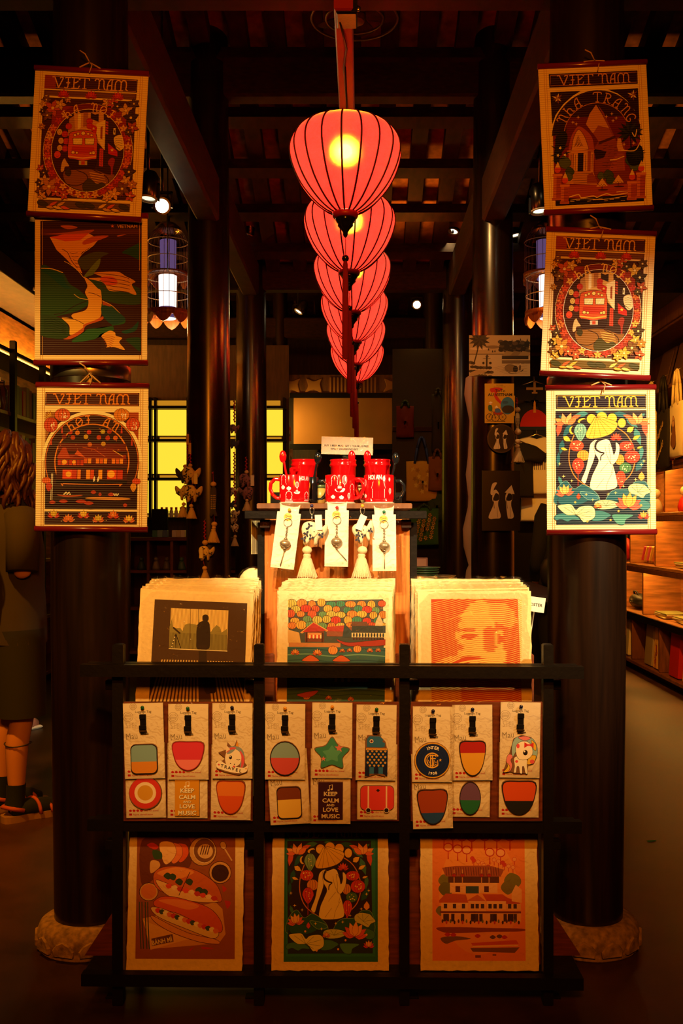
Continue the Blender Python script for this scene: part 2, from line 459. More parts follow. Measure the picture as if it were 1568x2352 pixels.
class Art:
    """artwork drawn in the pixel units of a close-up: TL, TR, BL are the sheet's corners there, w x h its size in metres"""
    def __init__(s, TL, TR, BL, w, h, step=2e-5):
        ux = (TR[0] - TL[0], TR[1] - TL[1]); uy = (BL[0] - TL[0], BL[1] - TL[1])
        det = ux[0] * uy[1] - ux[1] * uy[0]
        s.o = TL; s.ia = (uy[1] / det, -uy[0] / det, -ux[1] / det, ux[0] / det)
        s.w, s.h, s.step = w, h, step
        s.items = []; s.bb = np.zeros((4000, 5)); s.n = 0
        s.clip = None; s.T = None

    def m(s, p):
        if s.T: p = s.T(p)
        x, y = p[0] - s.o[0], p[1] - s.o[1]
        return ((s.ia[0] * x + s.ia[1] * y) * s.w, -(s.ia[2] * x + s.ia[3] * y) * s.h)

    def faces(s, fs, c):
        if s.clip:
            fs = [q for q in (clip_rect(f, s.clip) for f in fs) if len(q) > 2]
        fs = [[s.m(p) for p in f] for f in fs]
        if not fs: return
        xs = [p[0] for f in fs for p in f]; ys = [p[1] for f in fs for p in f]
        b = (min(xs), max(xs), min(ys), max(ys)); e = 1e-5
        q = s.bb[:s.n]
        hit = q[(q[:, 0] < b[1] - e) & (q[:, 1] > b[0] + e) & (q[:, 2] < b[3] - e) & (q[:, 3] > b[2] + e)]
        L = int(hit[:, 4].max()) + 1 if len(hit) else 0
        if s.n >= len(s.bb): s.bb = np.vstack([s.bb, np.zeros((4000, 5))])
        s.bb[s.n] = (*b, L); s.n += 1
        s.items.append((fs, C(c), L))

    def poly(s, pts, c): s.faces([list(pts)], c)
    def rect(s, x0, y0, x1, y1, c): s.poly([(x0, y0), (x1, y0), (x1, y1), (x0, y1)], c)
    def blob(s, pts, c, lc=None, lw=3):
        q = spl(pts, True); s.poly(q, c)
        if lc: s.line(q + [q[0]], lw, lc)
    def epts(s, cx, cy, rx, ry, a0=0, a1=360, n=24, rot=0):
        cr, sr = math.cos(R(rot)), math.sin(R(rot)); out = []
        for i in range(n + 1):
            a = R(a0 + (a1 - a0) * i / n); x, y = rx * math.cos(a), ry * math.sin(a)
            out.append((cx + x * cr - y * sr, cy + x * sr + y * cr))
        return out
    def ell(s, cx, cy, rx, ry, c, rot=0, n=20, lc=None, lw=3):
        q = s.epts(cx, cy, rx, ry, 0, 360, n, rot); s.poly(q[:-1], c)
        if lc: s.line(q, lw, lc)
    def ring(s, cx, cy, rx, ry, wd, c, a0=0, a1=360, n=40):
        s.line(s.epts(cx, cy, rx, ry, a0, a1, n), wd, c)
    def band(s, cx, cy, rx0, ry0, rx1, ry1, c, a0=0, a1=360, n=40):
        p = s.epts(cx, cy, rx0, ry0, a0, a1, n); q = s.epts(cx, cy, rx1, ry1, a0, a1, n)
        s.faces([[p[i], p[i + 1], q[i + 1], q[i]] for i in range(n)], c)
    def line(s, pts, wd, c, sm=False):
        if sm: pts = spl(pts)
        n = len(pts); L = []; Rr = []
        for i in range(n):
            a = pts[max(i - 1, 0)]; b = pts[min(i + 1, n - 1)]
            dx, dy = b[0] - a[0], b[1] - a[1]; l = math.hypot(dx, dy) or 1
            wi = (wd if not isinstance(wd, (list, tuple)) else wd[0] + (wd[1] - wd[0]) * i / (n - 1)) / 2
            L.append((pts[i][0] - dy / l * wi, pts[i][1] + dx / l * wi)); Rr.append((pts[i][0] + dy / l * wi, pts[i][1] - dx / l * wi))
        s.faces([[L[i], L[i + 1], Rr[i + 1], Rr[i]] for i in range(n - 1)], c)
    def text(s, t, x, y, size, c, align='c', bold=0.0, rot=0, stretch=1.0):
        v, f = text_polys(t, bold)
        if not v: return
        wd = max(p[0] for p in v); ox = {'c': wd / 2, 'l': 0, 'r': wd}[align]
        cr, sr = math.cos(R(rot)), math.sin(R(rot))
        q = []
        for p in v:
            a, bq = (p[0] - ox) * size * stretch, -p[1] * size
            q.append((x + a * cr - bq * sr, y + a * sr + bq * cr))
        s.faces([[q[i] for i in k] for k in f], c)
    def arc_text(s, t, cx, cy, r, size, a0, a1, c, bold=0.0, flip=False):
        for i, ch in enumerate(t):
            a = a0 + (a1 - a0) * (i / max(1, len(t) - 1)); an = R(a)
            s.text(ch, cx + r * math.cos(an), cy + r * math.sin(an), size, c, 'c', bold, a - 90 if flip else a + 90)
    def glyphs(s, lay, TL, TR, BL, wd, c):
        for ch, x0, x1 in lay:
            for st in GL[ch]:
                q = spl(st) if len(st) > 3 else st
                pts = []
                for (x, y) in q:
                    u = x0 + (x1 - x0) * x
                    pts.append((TL[0] + (TR[0] - TL[0]) * u + (BL[0] - TL[0]) * y, TL[1] + (TR[1] - TL[1]) * u + (BL[1] - TL[1]) * y))
                s.line(pts, wd, c)
    def glyph_arc(s, t, cx, cy, rx, ry, size, a0, a1, wd, c, wide=.75):
        for i, ch in enumerate(t):
            if ch == ' ': continue
            a = a0 + (a1 - a0) * i / (len(t) - 1); an = R(a)
            ox, oy = cx + rx * math.cos(an), cy + ry * math.sin(an); ro = R(a + 90)
            for st in GL[ch]:
                q = spl(st, k=4) if len(st) > 3 else st
                s.line([(ox + ((x - .5) * wide * math.cos(ro) - (y - .5) * math.sin(ro)) * size,
                         oy + ((x - .5) * wide * math.sin(ro) + (y - .5) * math.cos(ro)) * size) for x, y in q], wd, c)
    def leaf(s, x, y, l, wd, rot, c, lc=None, lw=2):
        cr, sr = math.cos(R(rot)), math.sin(R(rot))
        q = [(0, 0), (l * .3, -wd * .45), (l * .6, -wd * .42), (l, 0), (l * .6, wd * .42), (l * .3, wd * .45)]
        q = [(x + a * cr - b * sr, y + a * sr + b * cr) for a, b in q]
        s.poly(q, c)
        if lc: s.line(q + [q[0]], lw, lc)
    def flower(s, cx, cy, r, c, lc='421', n=5, rot=0, core=None, lw=2):
        for i in range(n):
            s.leaf(cx, cy, r, r * .62, rot + 360 * i / n, c, lc, lw)
        if core: s.ell(cx, cy, r * .16, r * .16, core, n=8)
    def lotus(s, cx, cy, r, c1, c2, rot=0, lc='621', lw=2):
        for a, l, k in ((-78, .95, c2), (78, .95, c2), (-52, 1, c2), (52, 1, c2), (-26, 1.05, c1), (26, 1.05, c1), (0, 1.1, c1)):
            s.leaf(cx, cy, r * l, r * .5, rot - 90 + a, k, lc, lw)
    def lantern(s, cx, cy, rx, ry, c, lc='721', lw=2, drop=0.0, dots=0):
        q = [(cx + rx * math.cos(R(a)) * (1 - drop * max(0, math.sin(R(a)))), cy + ry * math.sin(R(a)) * (1 + drop * .3 * max(0, math.sin(R(a))))) for a in range(0, 360, 18)]
        s.poly(q, c); s.line(q + [q[0]], lw, lc)
        for k in (-.5, 0, .5):
            s.line([(cx + k * rx * math.cos(R(a)) * (1 - drop * max(0, math.sin(R(a)))), cy + ry * math.sin(R(a))) for a in range(-80, 81, 20)], lw, lc)
        for i in range(dots):
            s.ell(cx + random.uniform(-.5, .5) * rx, cy + random.uniform(-.5, .5) * ry, rx * .09, rx * .09, 'fe9', n=6)
    def star(s, cx, cy, r, c, n=5, inner=.42, rot=-90):
        s.poly([(cx + (r if i % 2 == 0 else r * inner) * math.cos(R(rot + 180 * i / n)), cy + (r if i % 2 == 0 else r * inner) * math.sin(R(rot + 180 * i / n))) for i in range(2 * n)], c)
    def spark(s, cx, cy, r, c='fd7'): s.star(cx, cy, r, c, 4, .25)
    def hole(s, quad, cx, cy, rx, ry, c, n=48):
        """a four-cornered field with an elliptical opening"""
        f = []
        def edge(an):
            dx, dy = math.cos(an), math.sin(an); best = None
            for i in range(4):
                a, b = quad[i], quad[(i + 1) % 4]; ex, ey = b[0] - a[0], b[1] - a[1]
                den = dx * ey - dy * ex
                if abs(den) < 1e-9: continue
                t = ((a[0] - cx) * ey - (a[1] - cy) * ex) / den; u = ((a[0] - cx) * dy - (a[1] - cy) * dx) / den
                if t > 0 and -1e-6 <= u <= 1 + 1e-6 and (best is None or t < best): best = t
            return (cx + dx * best, cy + dy * best)
        ans = sorted([2 * math.pi * i / n for i in range(n)] + [math.atan2(q[1] - cy, q[0] - cx) % (2 * math.pi) for q in quad])
        for i in range(len(ans)):
            a, b = ans[i], ans[(i + 1) % len(ans)]
            ell = lambda t: (cx + math.cos(t) * rx * ry / math.hypot(ry * math.cos(t), rx * math.sin(t)), cy + math.sin(t) * rx * ry / math.hypot(ry * math.cos(t), rx * math.sin(t)))
            f.append([ell(a), edge(a), edge(b), ell(b)])
        s.faces(f, c)

    def mesh(s, name='artwork', y=0.0, wrap=None, cx=None):
        """mesh in the x-z plane facing -y, origin at the sheet's centre; wrap = radius: rolled onto a cylinder"""
        v = []; f = []; cols = []
        for fs, c, L in s.items:
            for q in fs:
                ar = sum(q[i][0] * q[(i + 1) % len(q)][1] - q[(i + 1) % len(q)][0] * q[i][1] for i in range(len(q)))
                if ar < 0: q = q[::-1]
                o = len(v)
                for (x, z) in q:
                    X = x - s.w / 2; Z = z + s.h / 2; Y = y - (L + 1) * s.step
                    if wrap:
                        rr = wrap + (L + 1) * s.step; v.append((rr * math.sin(X / wrap), -rr * math.cos(X / wrap), Z))
                    else: v.append((X, Y, Z))
                f.append(tuple(range(o, len(v)))); cols += [c] * len(q)
        me = mk_mesh(name, v, f)
        ca = me.color_attributes.new('ink', 'FLOAT_COLOR', 'CORNER')
        ca.data.foreach_set('color', [k for c in cols for k in c])
        return me


def clip_rect(f, r):
    x0, y0, x1, y1 = r
    for ax, lim, sg in ((0, x0, 1), (0, x1, -1), (1, y0, 1), (1, y1, -1)):
        out = []
        for i in range(len(f)):
            a, b = f[i - 1], f[i]
            ia, ib = (a[ax] - lim) * sg >= 0, (b[ax] - lim) * sg >= 0
            if ia != ib:
                t = (lim - a[ax]) / (b[ax] - a[ax]); out.append((a[0] + (b[0] - a[0]) * t, a[1] + (b[1] - a[1]) * t))
            if ib: out.append(b)
        f = out
        if len(f) < 3: return []
    return f
# ------------------------------------------------------------------ the artworks
rnd = random.Random(3)


def draw_lady(a):
    """woman in a conical hat among lanterns and lotuses"""
    DK = '342026'
    a.poly([(320, 190), (1199, 186), (1200, 328), (322, 330)], DK)
    a.line([(330, 200), (1190, 196), (1191, 318), (332, 320), (330, 200)], 5, 'e8b23c')
    a.glyphs(VN, (392, 210), (1125, 205), (395, 312), 11, 'eeb83f')
    Q = [(320, 353), (1200, 348), (1218, 1486), (334, 1490)]
    a.poly(Q, DK)
    a.line(Q + [Q[0]], 5, '251a20')
    T1, T2, T3 = '4f8a78', '2f6a66', '8fb48c'
    for (x, y, l, wd, ro) in ((640, 372, 150, 60, 170), (880, 372, 170, 60, 12), (470, 480, 160, 60, 120), (1000, 420, 160, 60, 40), (1090, 520, 190, 70, 72),
                              (390, 640, 150, 60, 100), (1160, 700, 150, 50, 95), (350, 760, 160, 40, 92), (1100, 960, 160, 70, -58), (345, 400, 60, 30, 20), (1190, 380, 60, 30, 150), (350, 1000, 120, 40, 70), (700, 360, 120, 40, 8)):
        a.leaf(x, y, l, wd, ro, T1 if (x + int(l)) % 3 else T2, '1d3a38', 3)
    a.ell(765, 760, 330, 335, DK, n=36)
    for (x, y, rx, ry) in ((668, 432, 48, 50), (768, 412, 52, 50), (868, 428, 48, 52), (963, 473, 40, 48)):
        a.ell(x, y, rx, ry, 'eec23f', lc='5a3a10', lw=3)
    for (x, y, l, wd, ro) in ((1012, 565, 88, 62, -38), (1068, 640, 90, 42, -30), (1108, 728, 66, 26, -18), (392, 608, 90, 56, 32), (368, 722, 74, 32, 16)):
        a.leaf(x, y, l, wd, ro, 'eec23f', '5a3a10', 3)
    a.ell(572, 448, 40, 22, 'eec23f', rot=-20); a.ell(586, 456, 34, 18, DK, rot=-20)
    a.ell(480, 545, 28, 40, 'eec23f'); a.ell(494, 540, 24, 36, DK)
    a.line([(905, 515), (1000, 580), (1065, 680), (1095, 800), (1085, 900), (1050, 990), (985, 1060)], 10, 'd98b32', True)
    a.line([(500, 590), (462, 700), (450, 820), (470, 930), (520, 1020), (600, 1085), (680, 1130)], 10, 'd98b32', True)
    for cx, mir in ((425, 1), (1115, -1)):
        for (dx, dy, l, wd, ro, c) in ((-60, 20, 150, 60, 100, 'd8603c'), (40, -10, 110, 46, -20, 'e07a48'), (-20, 40, 110, 60, -150, 'e8a050'), (-10, 50, 120, 60, -105, 'eca860'), (0, 50, 130, 60, -70, 'f0b060'), (10, 50, 120, 60, -40, 'e88a4a'), (-20, 40, 100, 50, 180, 'e07844')):
            a.leaf(cx + dx * mir, 440 + dy, l, wd, ro if mir == 1 else 180 - ro, c, '7a2a1c', 3)
    a.lantern(560, 560, 62, 85, T3, '1f4a44', 3, .45, 5)
    a.lantern(525, 700, 70, 55, 'e0582f', '6a1c12', 3, 0, 8); a.lantern(588, 797, 60, 56, 'e8a63a', '6a3a12', 3)
    a.lantern(540, 900, 60, 78, 'dd4c2e', '6a1c12', 3, .4, 6)
    a.lantern(945, 840, 45, 55, 'e8a63a', '6a3a12', 3); a.lantern(1010, 705, 72, 50, 'd94a2b', '6a1c12', 3, 0, 7)
    a.lantern(1065, 812, 76, 66, 'd94a2b', '6a1c12', 3, 0, 8); a.lantern(1000, 922, 60, 52, '5d8a4a', '1f4a2a', 3, 0, 10)
    a.lantern(955, 1030, 50, 80, 'e2582f', '6a1c12', 3, .45, 3)
    a.line([(540, 985), (540, 1100)], 7, 'c8452a'); a.line([(950, 1110), (950, 1205)], 14, 'c8452a')
    CR = 'f8e6b4'
    a.blob([(668, 668), (715, 640), (700, 700), (705, 780), (690, 850), (645, 970), (612, 1075), (580, 1060), (574, 1035), (615, 930), (640, 800), (650, 710)], CR, '5a3c28', 3)
    a.blob([(700, 655), (760, 632), (832, 640), (862, 700), (884, 800), (880, 890), (908, 1000), (916, 1115), (800, 1145), (664, 1130), (670, 1020), (708, 930), (738, 850), (705, 780), (690, 710)], CR, '5a3c28', 3)
    a.blob([(838, 690), (850, 800), (850, 860), (880, 888), (925, 830), (942, 750), (938, 695), (905, 668), (905, 740), (885, 790), (868, 720)], CR, '5a3c28', 3)
    a.line([(800, 705), (815, 780), (850, 870), (880, 900), (860, 980)], 3, '8a6a4a', True)
    a.line([(830, 870), (780, 930), (755, 965)], 3, '8a6a4a', True); a.line([(880, 960), (830, 1060), (812, 1140)], 3, '8a6a4a', True); a.line([(790, 1030), (720, 1125)], 3, '8a6a4a')
    a.line([(800, 622), (735, 650), (708, 690), (712, 735), (755, 765), (790, 775), (762, 805), (758, 850)], [26, 8], '3a2420', True)
    a.lotus(908, 640, 66, 'e8633a', 'd9482c', 0, '6a1c12', 3)
    a.blob([(716, 406), (820, 430), (914, 468), (908, 528), (850, 585), (740, 622), (640, 628), (614, 598), (625, 550), (670, 470)], 'edc244', '6a4a14', 4)
    for p in ((640, 628), (690, 628), (760, 615), (830, 590), (885, 555), (912, 500)): a.line([(716, 408), p], 3, '8a5f1a')
    for i, (p, c) in enumerate(((([(334, 1140), (420, 1050), (500, 1130), (600, 1090), (740, 1200), (700, 1280), (334, 1290)]), T2), (([(1210, 1080), (1100, 1060), (1030, 1130), (900, 1140), (830, 1200), (840, 1290), (1214, 1300)]), T2))):
        a.blob(p, c, '93b68c', 4)
    a.poly([(334, 1250), (1214, 1250), (1218, 1486), (334, 1489)], '2a3a3c')
    a.blob([(350, 1220), (470, 1195), (600, 1215), (640, 1245), (540, 1290), (380, 1290)], T2, '1d3a38', 3)
    a.blob([(560, 1160), (690, 1180), (745, 1225), (640, 1240)], '3f7a78', '93b68c', 4)
    a.blob([(310, 1420), (340, 1385), (430, 1375), (520, 1400), (560, 1440), (480, 1440), (440, 1460), (380, 1435), (330, 1445)], T1, '1d3a38', 4)
    a.blob([(640, 1370), (760, 1350), (860, 1390), (830, 1420), (770, 1450), (680, 1450)], T1, '1d3a38', 4)
    a.blob([(872, 1395), (960, 1385), (1080, 1395), (1010, 1440), (990, 1490), (920, 1480)], '5f9a78', '1d3a38', 4)
    a.blob([(1130, 1230), (1235, 1270), (1235, 1330), (1170, 1345), (1120, 1300)], T1, '1d3a38', 4)
    a.blob([(340, 1305), (420, 1285), (480, 1290), (520, 1340), (560, 1310), (660, 1300), (705, 1340), (700, 1420), (610, 1465), (580, 1450), (530, 1395), (430, 1390)], 'e6dc98', '3a4a34', 4)
    for q in ((400, 1310), (470, 1300), (600, 1320), (680, 1350), (670, 1410), (600, 1440)): a.line([(522, 1392), q], 3, '6a7a4a')
    a.blob([(698, 1290), (720, 1255), (800, 1242), (900, 1255), (945, 1290), (890, 1325), (780, 1340), (715, 1320)], 'cfd090', '3a4a34', 4)
    for q in ((730, 1270), (780, 1250), (840, 1250), (900, 1268), (930, 1295)): a.line([(812, 1305), q], 3, '6a7a4a')
    a.blob([(1030, 1110), (1090, 1078), (1180, 1090), (1215, 1120), (1250, 1165), (1200, 1190), (1170, 1225), (1100, 1195), (1040, 1170)], 'd2d090', '3a4a34', 4)
    for q in ((1060, 1110), (1110, 1085), (1180, 1100), (1230, 1150), (1180, 1205)): a.line([(1120, 1165), q], 3, '6a7a4a')
    a.lotus(415, 1190, 100, 'f0c060', 'e07a50', -8, '7a2a1c', 3)
    a.lotus(1030, 1320, 145, 'f0b54a', 'e06a48', 6, '7a2a1c', 3)
    a.lotus(1178, 1425, 66, 'f0b54a', 'd9482c', 0, '7a2a1c', 3); a.lotus(733, 1320, 46, 'f0b54a', 'e0803c', 0, '7a2a1c', 3)
    a.leaf(1155, 1055, 95, 70, -88, 'eeb04a', '6a3a12', 3); a.leaf(545, 1240, 68, 46, -90, 'd9582c', '6a1c12', 3)
    for (x, y) in ((360, 880), (400, 1005), (478, 1050), (1180, 855), (1155, 890), (1100, 1040), (982, 1105), (620, 1188), (684, 1240), (833, 1186), (906, 1172)): a.spark(x, y, 18)
    for (x, y) in ((513, 1265), (935, 1355), (633, 1458), (858, 1445), (1155, 1298)): a.ell(x, y, 11, 11, 'eeb04a', n=10)


def draw_hanoi(a):
    """yellow-fronted train in a street, ringed by blossom"""
    a.poly([(316, 263), (1192, 305), (1188, 432), (312, 395)], '5a3116')
    a.line([(326, 274), (1182, 315), (1178, 421), (322, 385), (326, 274)], 5, 'e0a23c')
    a.poly([(316, 263), (420, 268), (420, 399), (312, 395)], 'a8481c')
    a.glyphs(VN, (392, 282), (1112, 316), (388, 384), 11, 'eab545')
    S = lambda x, y: (x, y + (x - 312) * .0405)
    a.poly([(312, 408), (1186, 445), (1182, 503), (310, 462)], '7a4a1e')
    for k in range(5): a.line([S(330, 425 + k * 9), S(600 + 60 * k, 420 + k * 9), S(1170, 415 + k * 9)], 3, '9a6a2c')
    for x in (495, 755, 1008): a.lotus(x, 467 + (x - 312) * .041, 68, 'd9482c', 'c23a22', 2)
    Q = [(303, 482), (1180, 520), (1166, 1480), (288, 1452)]
    a.poly(Q, '5b3014')
    cx, cy = 740, 1000
    a.ell(cx, cy, 418, 455, 'a03a18', n=40); a.ring(cx, cy, 422, 460, 5, 'f0cf8a')
    for i in range(34):
        an = i * 10.6 + 3
        if -125 < an - 360 < -55 or 235 < an < 305: continue
        x, y = cx + 380 * math.cos(R(an)), cy + 428 * math.sin(R(an))
        a.flower(x, y, 46, rnd.choice(('d9582c', 'e0803a', 'c8432a', 'e8b04a', 'd96a2c')), '6a2410', 5, an * 2)
    a.ell(cx, cy, 343, 402, '55290f', n=40)
    # street
    P = lambda pts, c: a.poly(pts, c)
    P([(560, 690), (640, 640), (640, 850), (545, 860)], 'c08a4a'); P([(600, 640), (880, 620), (900, 1010), (640, 1000)], 'dca857')
    P([(640, 640), (668, 640), (668, 780), (640, 790)], 'f3dca0'); P([(690, 630), (735, 630), (735, 760), (690, 770)], 'b8783a'); P([(760, 630), (800, 650), (835, 640), (835, 720), (760, 690)], '4a2c18')
    P([(815, 740), (900, 700), (900, 1010), (820, 870)], 'f0d494'); P([(855, 770), (875, 760), (875, 890), (855, 880)], 'a8582c')
    P([(900, 690), (985, 760), (1060, 850), (1075, 1060), (985, 1240), (830, 1190), (830, 920), (905, 1000)], '4e2c16')
    for k in range(5): P([(903, 712 + 26 * k), (928, 720 + 26 * k), (928, 738 + 26 * k), (903, 730 + 26 * k)], 'c8502c')
    P([(978, 780), (998, 780), (996, 845), (976, 840)], 'eedaa0'); a.ell(987, 812, 5, 18, '4e2c16', n=8)
    a.blob([(985, 870), (1060, 850), (1080, 960), (1040, 1000), (1000, 960)], 'ecd090', '6a4a24', 3)
    for k in range(4): a.line([(995, 885 + 22 * k), (1030, 875 + 22 * k), (1065, 885 + 22 * k)], 3, '6a4a24')
    for (x, y) in ((555, 765), (520, 840), (535, 910), (525, 980), (750, 715), (752, 760)): a.lantern(x, y, 30, 32, 'd2432a')
    for (x, y) in ((470, 820), (485, 905), (475, 975)): a.ell(x, y, 26, 30, 'e0b85a', lc='6a3a12')
    for (x, y) in ((470, 820), (485, 905), (475, 975)):
        a.ell(x - 8, y - 5, 3, 4, '6a3a12', n=6); a.ell(x + 8, y - 5, 3, 4, '6a3a12', n=6); a.line([(x - 10, y + 10), (x, y + 15), (x + 10, y + 10)], 3, '6a3a12')
    a.ell(455, 1040, 32, 36, 'e0552e', lc='6a1c10'); a.line([(440, 1050), (455, 1060), (470, 1050)], 3, '6a1c10')
    # train
    a.blob([(560, 850), (600, 815), (690, 800), (780, 815), (822, 860), (826, 1040), (810, 1085), (690, 1098), (575, 1080), (552, 1030)], 'd8602c', '5a1c0c', 5)
    a.blob([(570, 1080), (690, 1098), (815, 1085), (815, 1150), (780, 1182), (620, 1182), (575, 1150)], '46220f', '2a1408', 4)
    P([(590, 960), (800, 965), (806, 1030), (585, 1028)], 'c8401f')
    P([(556, 1048), (690, 1066), (822, 1050), (822, 1064), (690, 1082), (556, 1062)], 'eeb04a')
    for x in (598, 710): P([(x, 880), (x + 90, 878), (x + 86, 942), (x + 4, 940)], 'f0d890'); a.line([(x, 880), (x + 90, 878), (x + 86, 942), (x + 4, 940), (x, 880)], 5, '4a2410'); a.line([(x + 30, 938), (x + 62, 884)], 5, 'fbeebc')
    for (x, y, r) in ((615, 850, 14), (645, 836, 14), (693, 832, 20), (740, 838, 13), (772, 850, 13), (602, 1017, 17), (637, 1022, 13), (795, 1020, 17), (768, 1024, 13)): a.ell(x, y, r, r, 'f4cf6a', n=14, lc='6a2a10', lw=4)
    a.rect(660, 1098, 738, 1140, 'c8b48a'); a.rect(682, 1102, 716, 1136, 'c8502c')
    # flags, sign, people
    P([(760, 735), (822, 770), (815, 840), (765, 800)], 'cc3422'); a.star(790, 785, 15, 'f0c84a')
    P([(928, 925), (1020, 1005), (1022, 1055), (935, 1030)], 'cc3422'); a.star(970, 992, 20, 'f0c84a'); a.line([(928, 905), (1045, 985)], 5, '3a1c0c')
    P([(853, 978), (888, 980), (888, 1155), (850, 1150)], 'd2502e')
    for k in range(7): a.line([(860, 995 + 23 * k), (880, 992 + 23 * k), (870, 1008 + 23 * k)], 4, '7a1c10')
    a.blob([(500, 1110), (525, 1075), (545, 1110), (570, 1150), (530, 1160), (520, 1200), (490, 1200)], 'd8b070', '5a3214', 3)
    a.blob([(940, 1090), (975, 1065), (1000, 1090), (985, 1160), (980, 1230), (965, 1230), (960, 1160), (935, 1130)], 'a83a20', '5a1c10', 3)
    # track and verge
    a.blob([(520, 1210), (640, 1185), (800, 1185), (930, 1230), (1000, 1240), (900, 1360), (740, 1395), (560, 1330)], '9a6428')
    a.line([(640, 1190), (730, 1230), (740, 1290), (650, 1340), (560, 1330)], 8, '4a2610', True)
    a.line([(800, 1188), (920, 1250), (945, 1320), (880, 1395)], 8, '4a2610', True)
    for k in range(7): a.line([(760 + 8 * k, 1210 + 24 * k), (900 + 7 * k, 1235 + 24 * k)], 7, 'd8a850')
    a.blob([(700, 1340), (760, 1270), (830, 1320), (890, 1310), (930, 1360), (850, 1420), (740, 1420)], '5a4a1c', '38280f', 3)
    a.blob([(530, 1220), (560, 1170), (590, 1210), (570, 1250)], '50401a', '38280f', 3)
    a.hole([(395, 560), (1100, 590), (1085, 1440), (380, 1410)], cx, cy, 345, 404, 'a03a18')
    for i in range(30):
        an = i * 12 + 6
        if 236 < an < 304: continue
        x, y = cx + 382 * math.cos(R(an)), cy + 432 * math.sin(R(an))
        a.flower(x, y, 42, rnd.choice(('d9582c', 'e0803a', 'c8432a', 'e8b04a')), '6a2410', 5, an * 3)
    a.ring(cx, cy, 343, 402, 5, 'f3dcae')
    a.band(cx, cy, 347, 406, 414, 456, '8a2e14', 234, 306)
    a.glyph_arc('HA NOI', 742, 985, 385, 405, 78, -122, -56, 10, 'f0bb4a', .8)
    fl = [(335, 505, 50), (310, 545, 40), (400, 590, 90), (305, 620, 38), (470, 555, 60), (540, 510, 36), (300, 765, 38), (350, 660, 60), (905, 535, 50), (965, 540, 60), (1010, 570, 60), (1090, 610, 75), (1165, 545, 58), (1140, 680, 80),
          (1155, 775, 66), (1120, 820, 44), (300, 1170, 45), (330, 1215, 50), (290, 1310, 44), (340, 1290, 60), (385, 1350, 95), (300, 1395, 50), (320, 1440, 50), (450, 1400, 60), (525, 1430, 55), (1135, 1205, 70), (1110, 1290, 60), (1165, 1330, 56), (1075, 1370, 80),
          (1000, 1420, 70), (935, 1450, 55), (1150, 1440, 58)]
    for i, (x, y, r) in enumerate(fl):
        c = ('8a5a20', 'c8882e', 'd9a83c', '5e4018', 'c8602a', 'e0a838')[(i * 5 + i // 6) % 6]
        if x > 1100 and y < 860: c = ('6a4a1c', '54381a', 'b8582a')[i % 3]
        a.flower(x, y, r, c, '38200c', 5 if i % 3 else 6, i * 37, 'eed080', 3)
    B = [(288, 1475), (1155, 1515), (1152, 1590), (286, 1552)]
    a.poly(B, '7a5a1e')
    for i in range(9):
        x = 400 + i * 36 if i < 5 else 700 + i * 40
        y = 1512 + (x - 288) * .046
        a.leaf(x - 50, y + 22, 100, 34, -28 if i % 2 else 14, ('d9a83c', 'd96a30', 'e8c060')[i % 3], '5a3410', 3)
    for x in (330, 690, 770, 1100): a.ell(x, 1514 + (x - 288) * .046, 55, 26, '55491c', rot=20, lc='38280f')


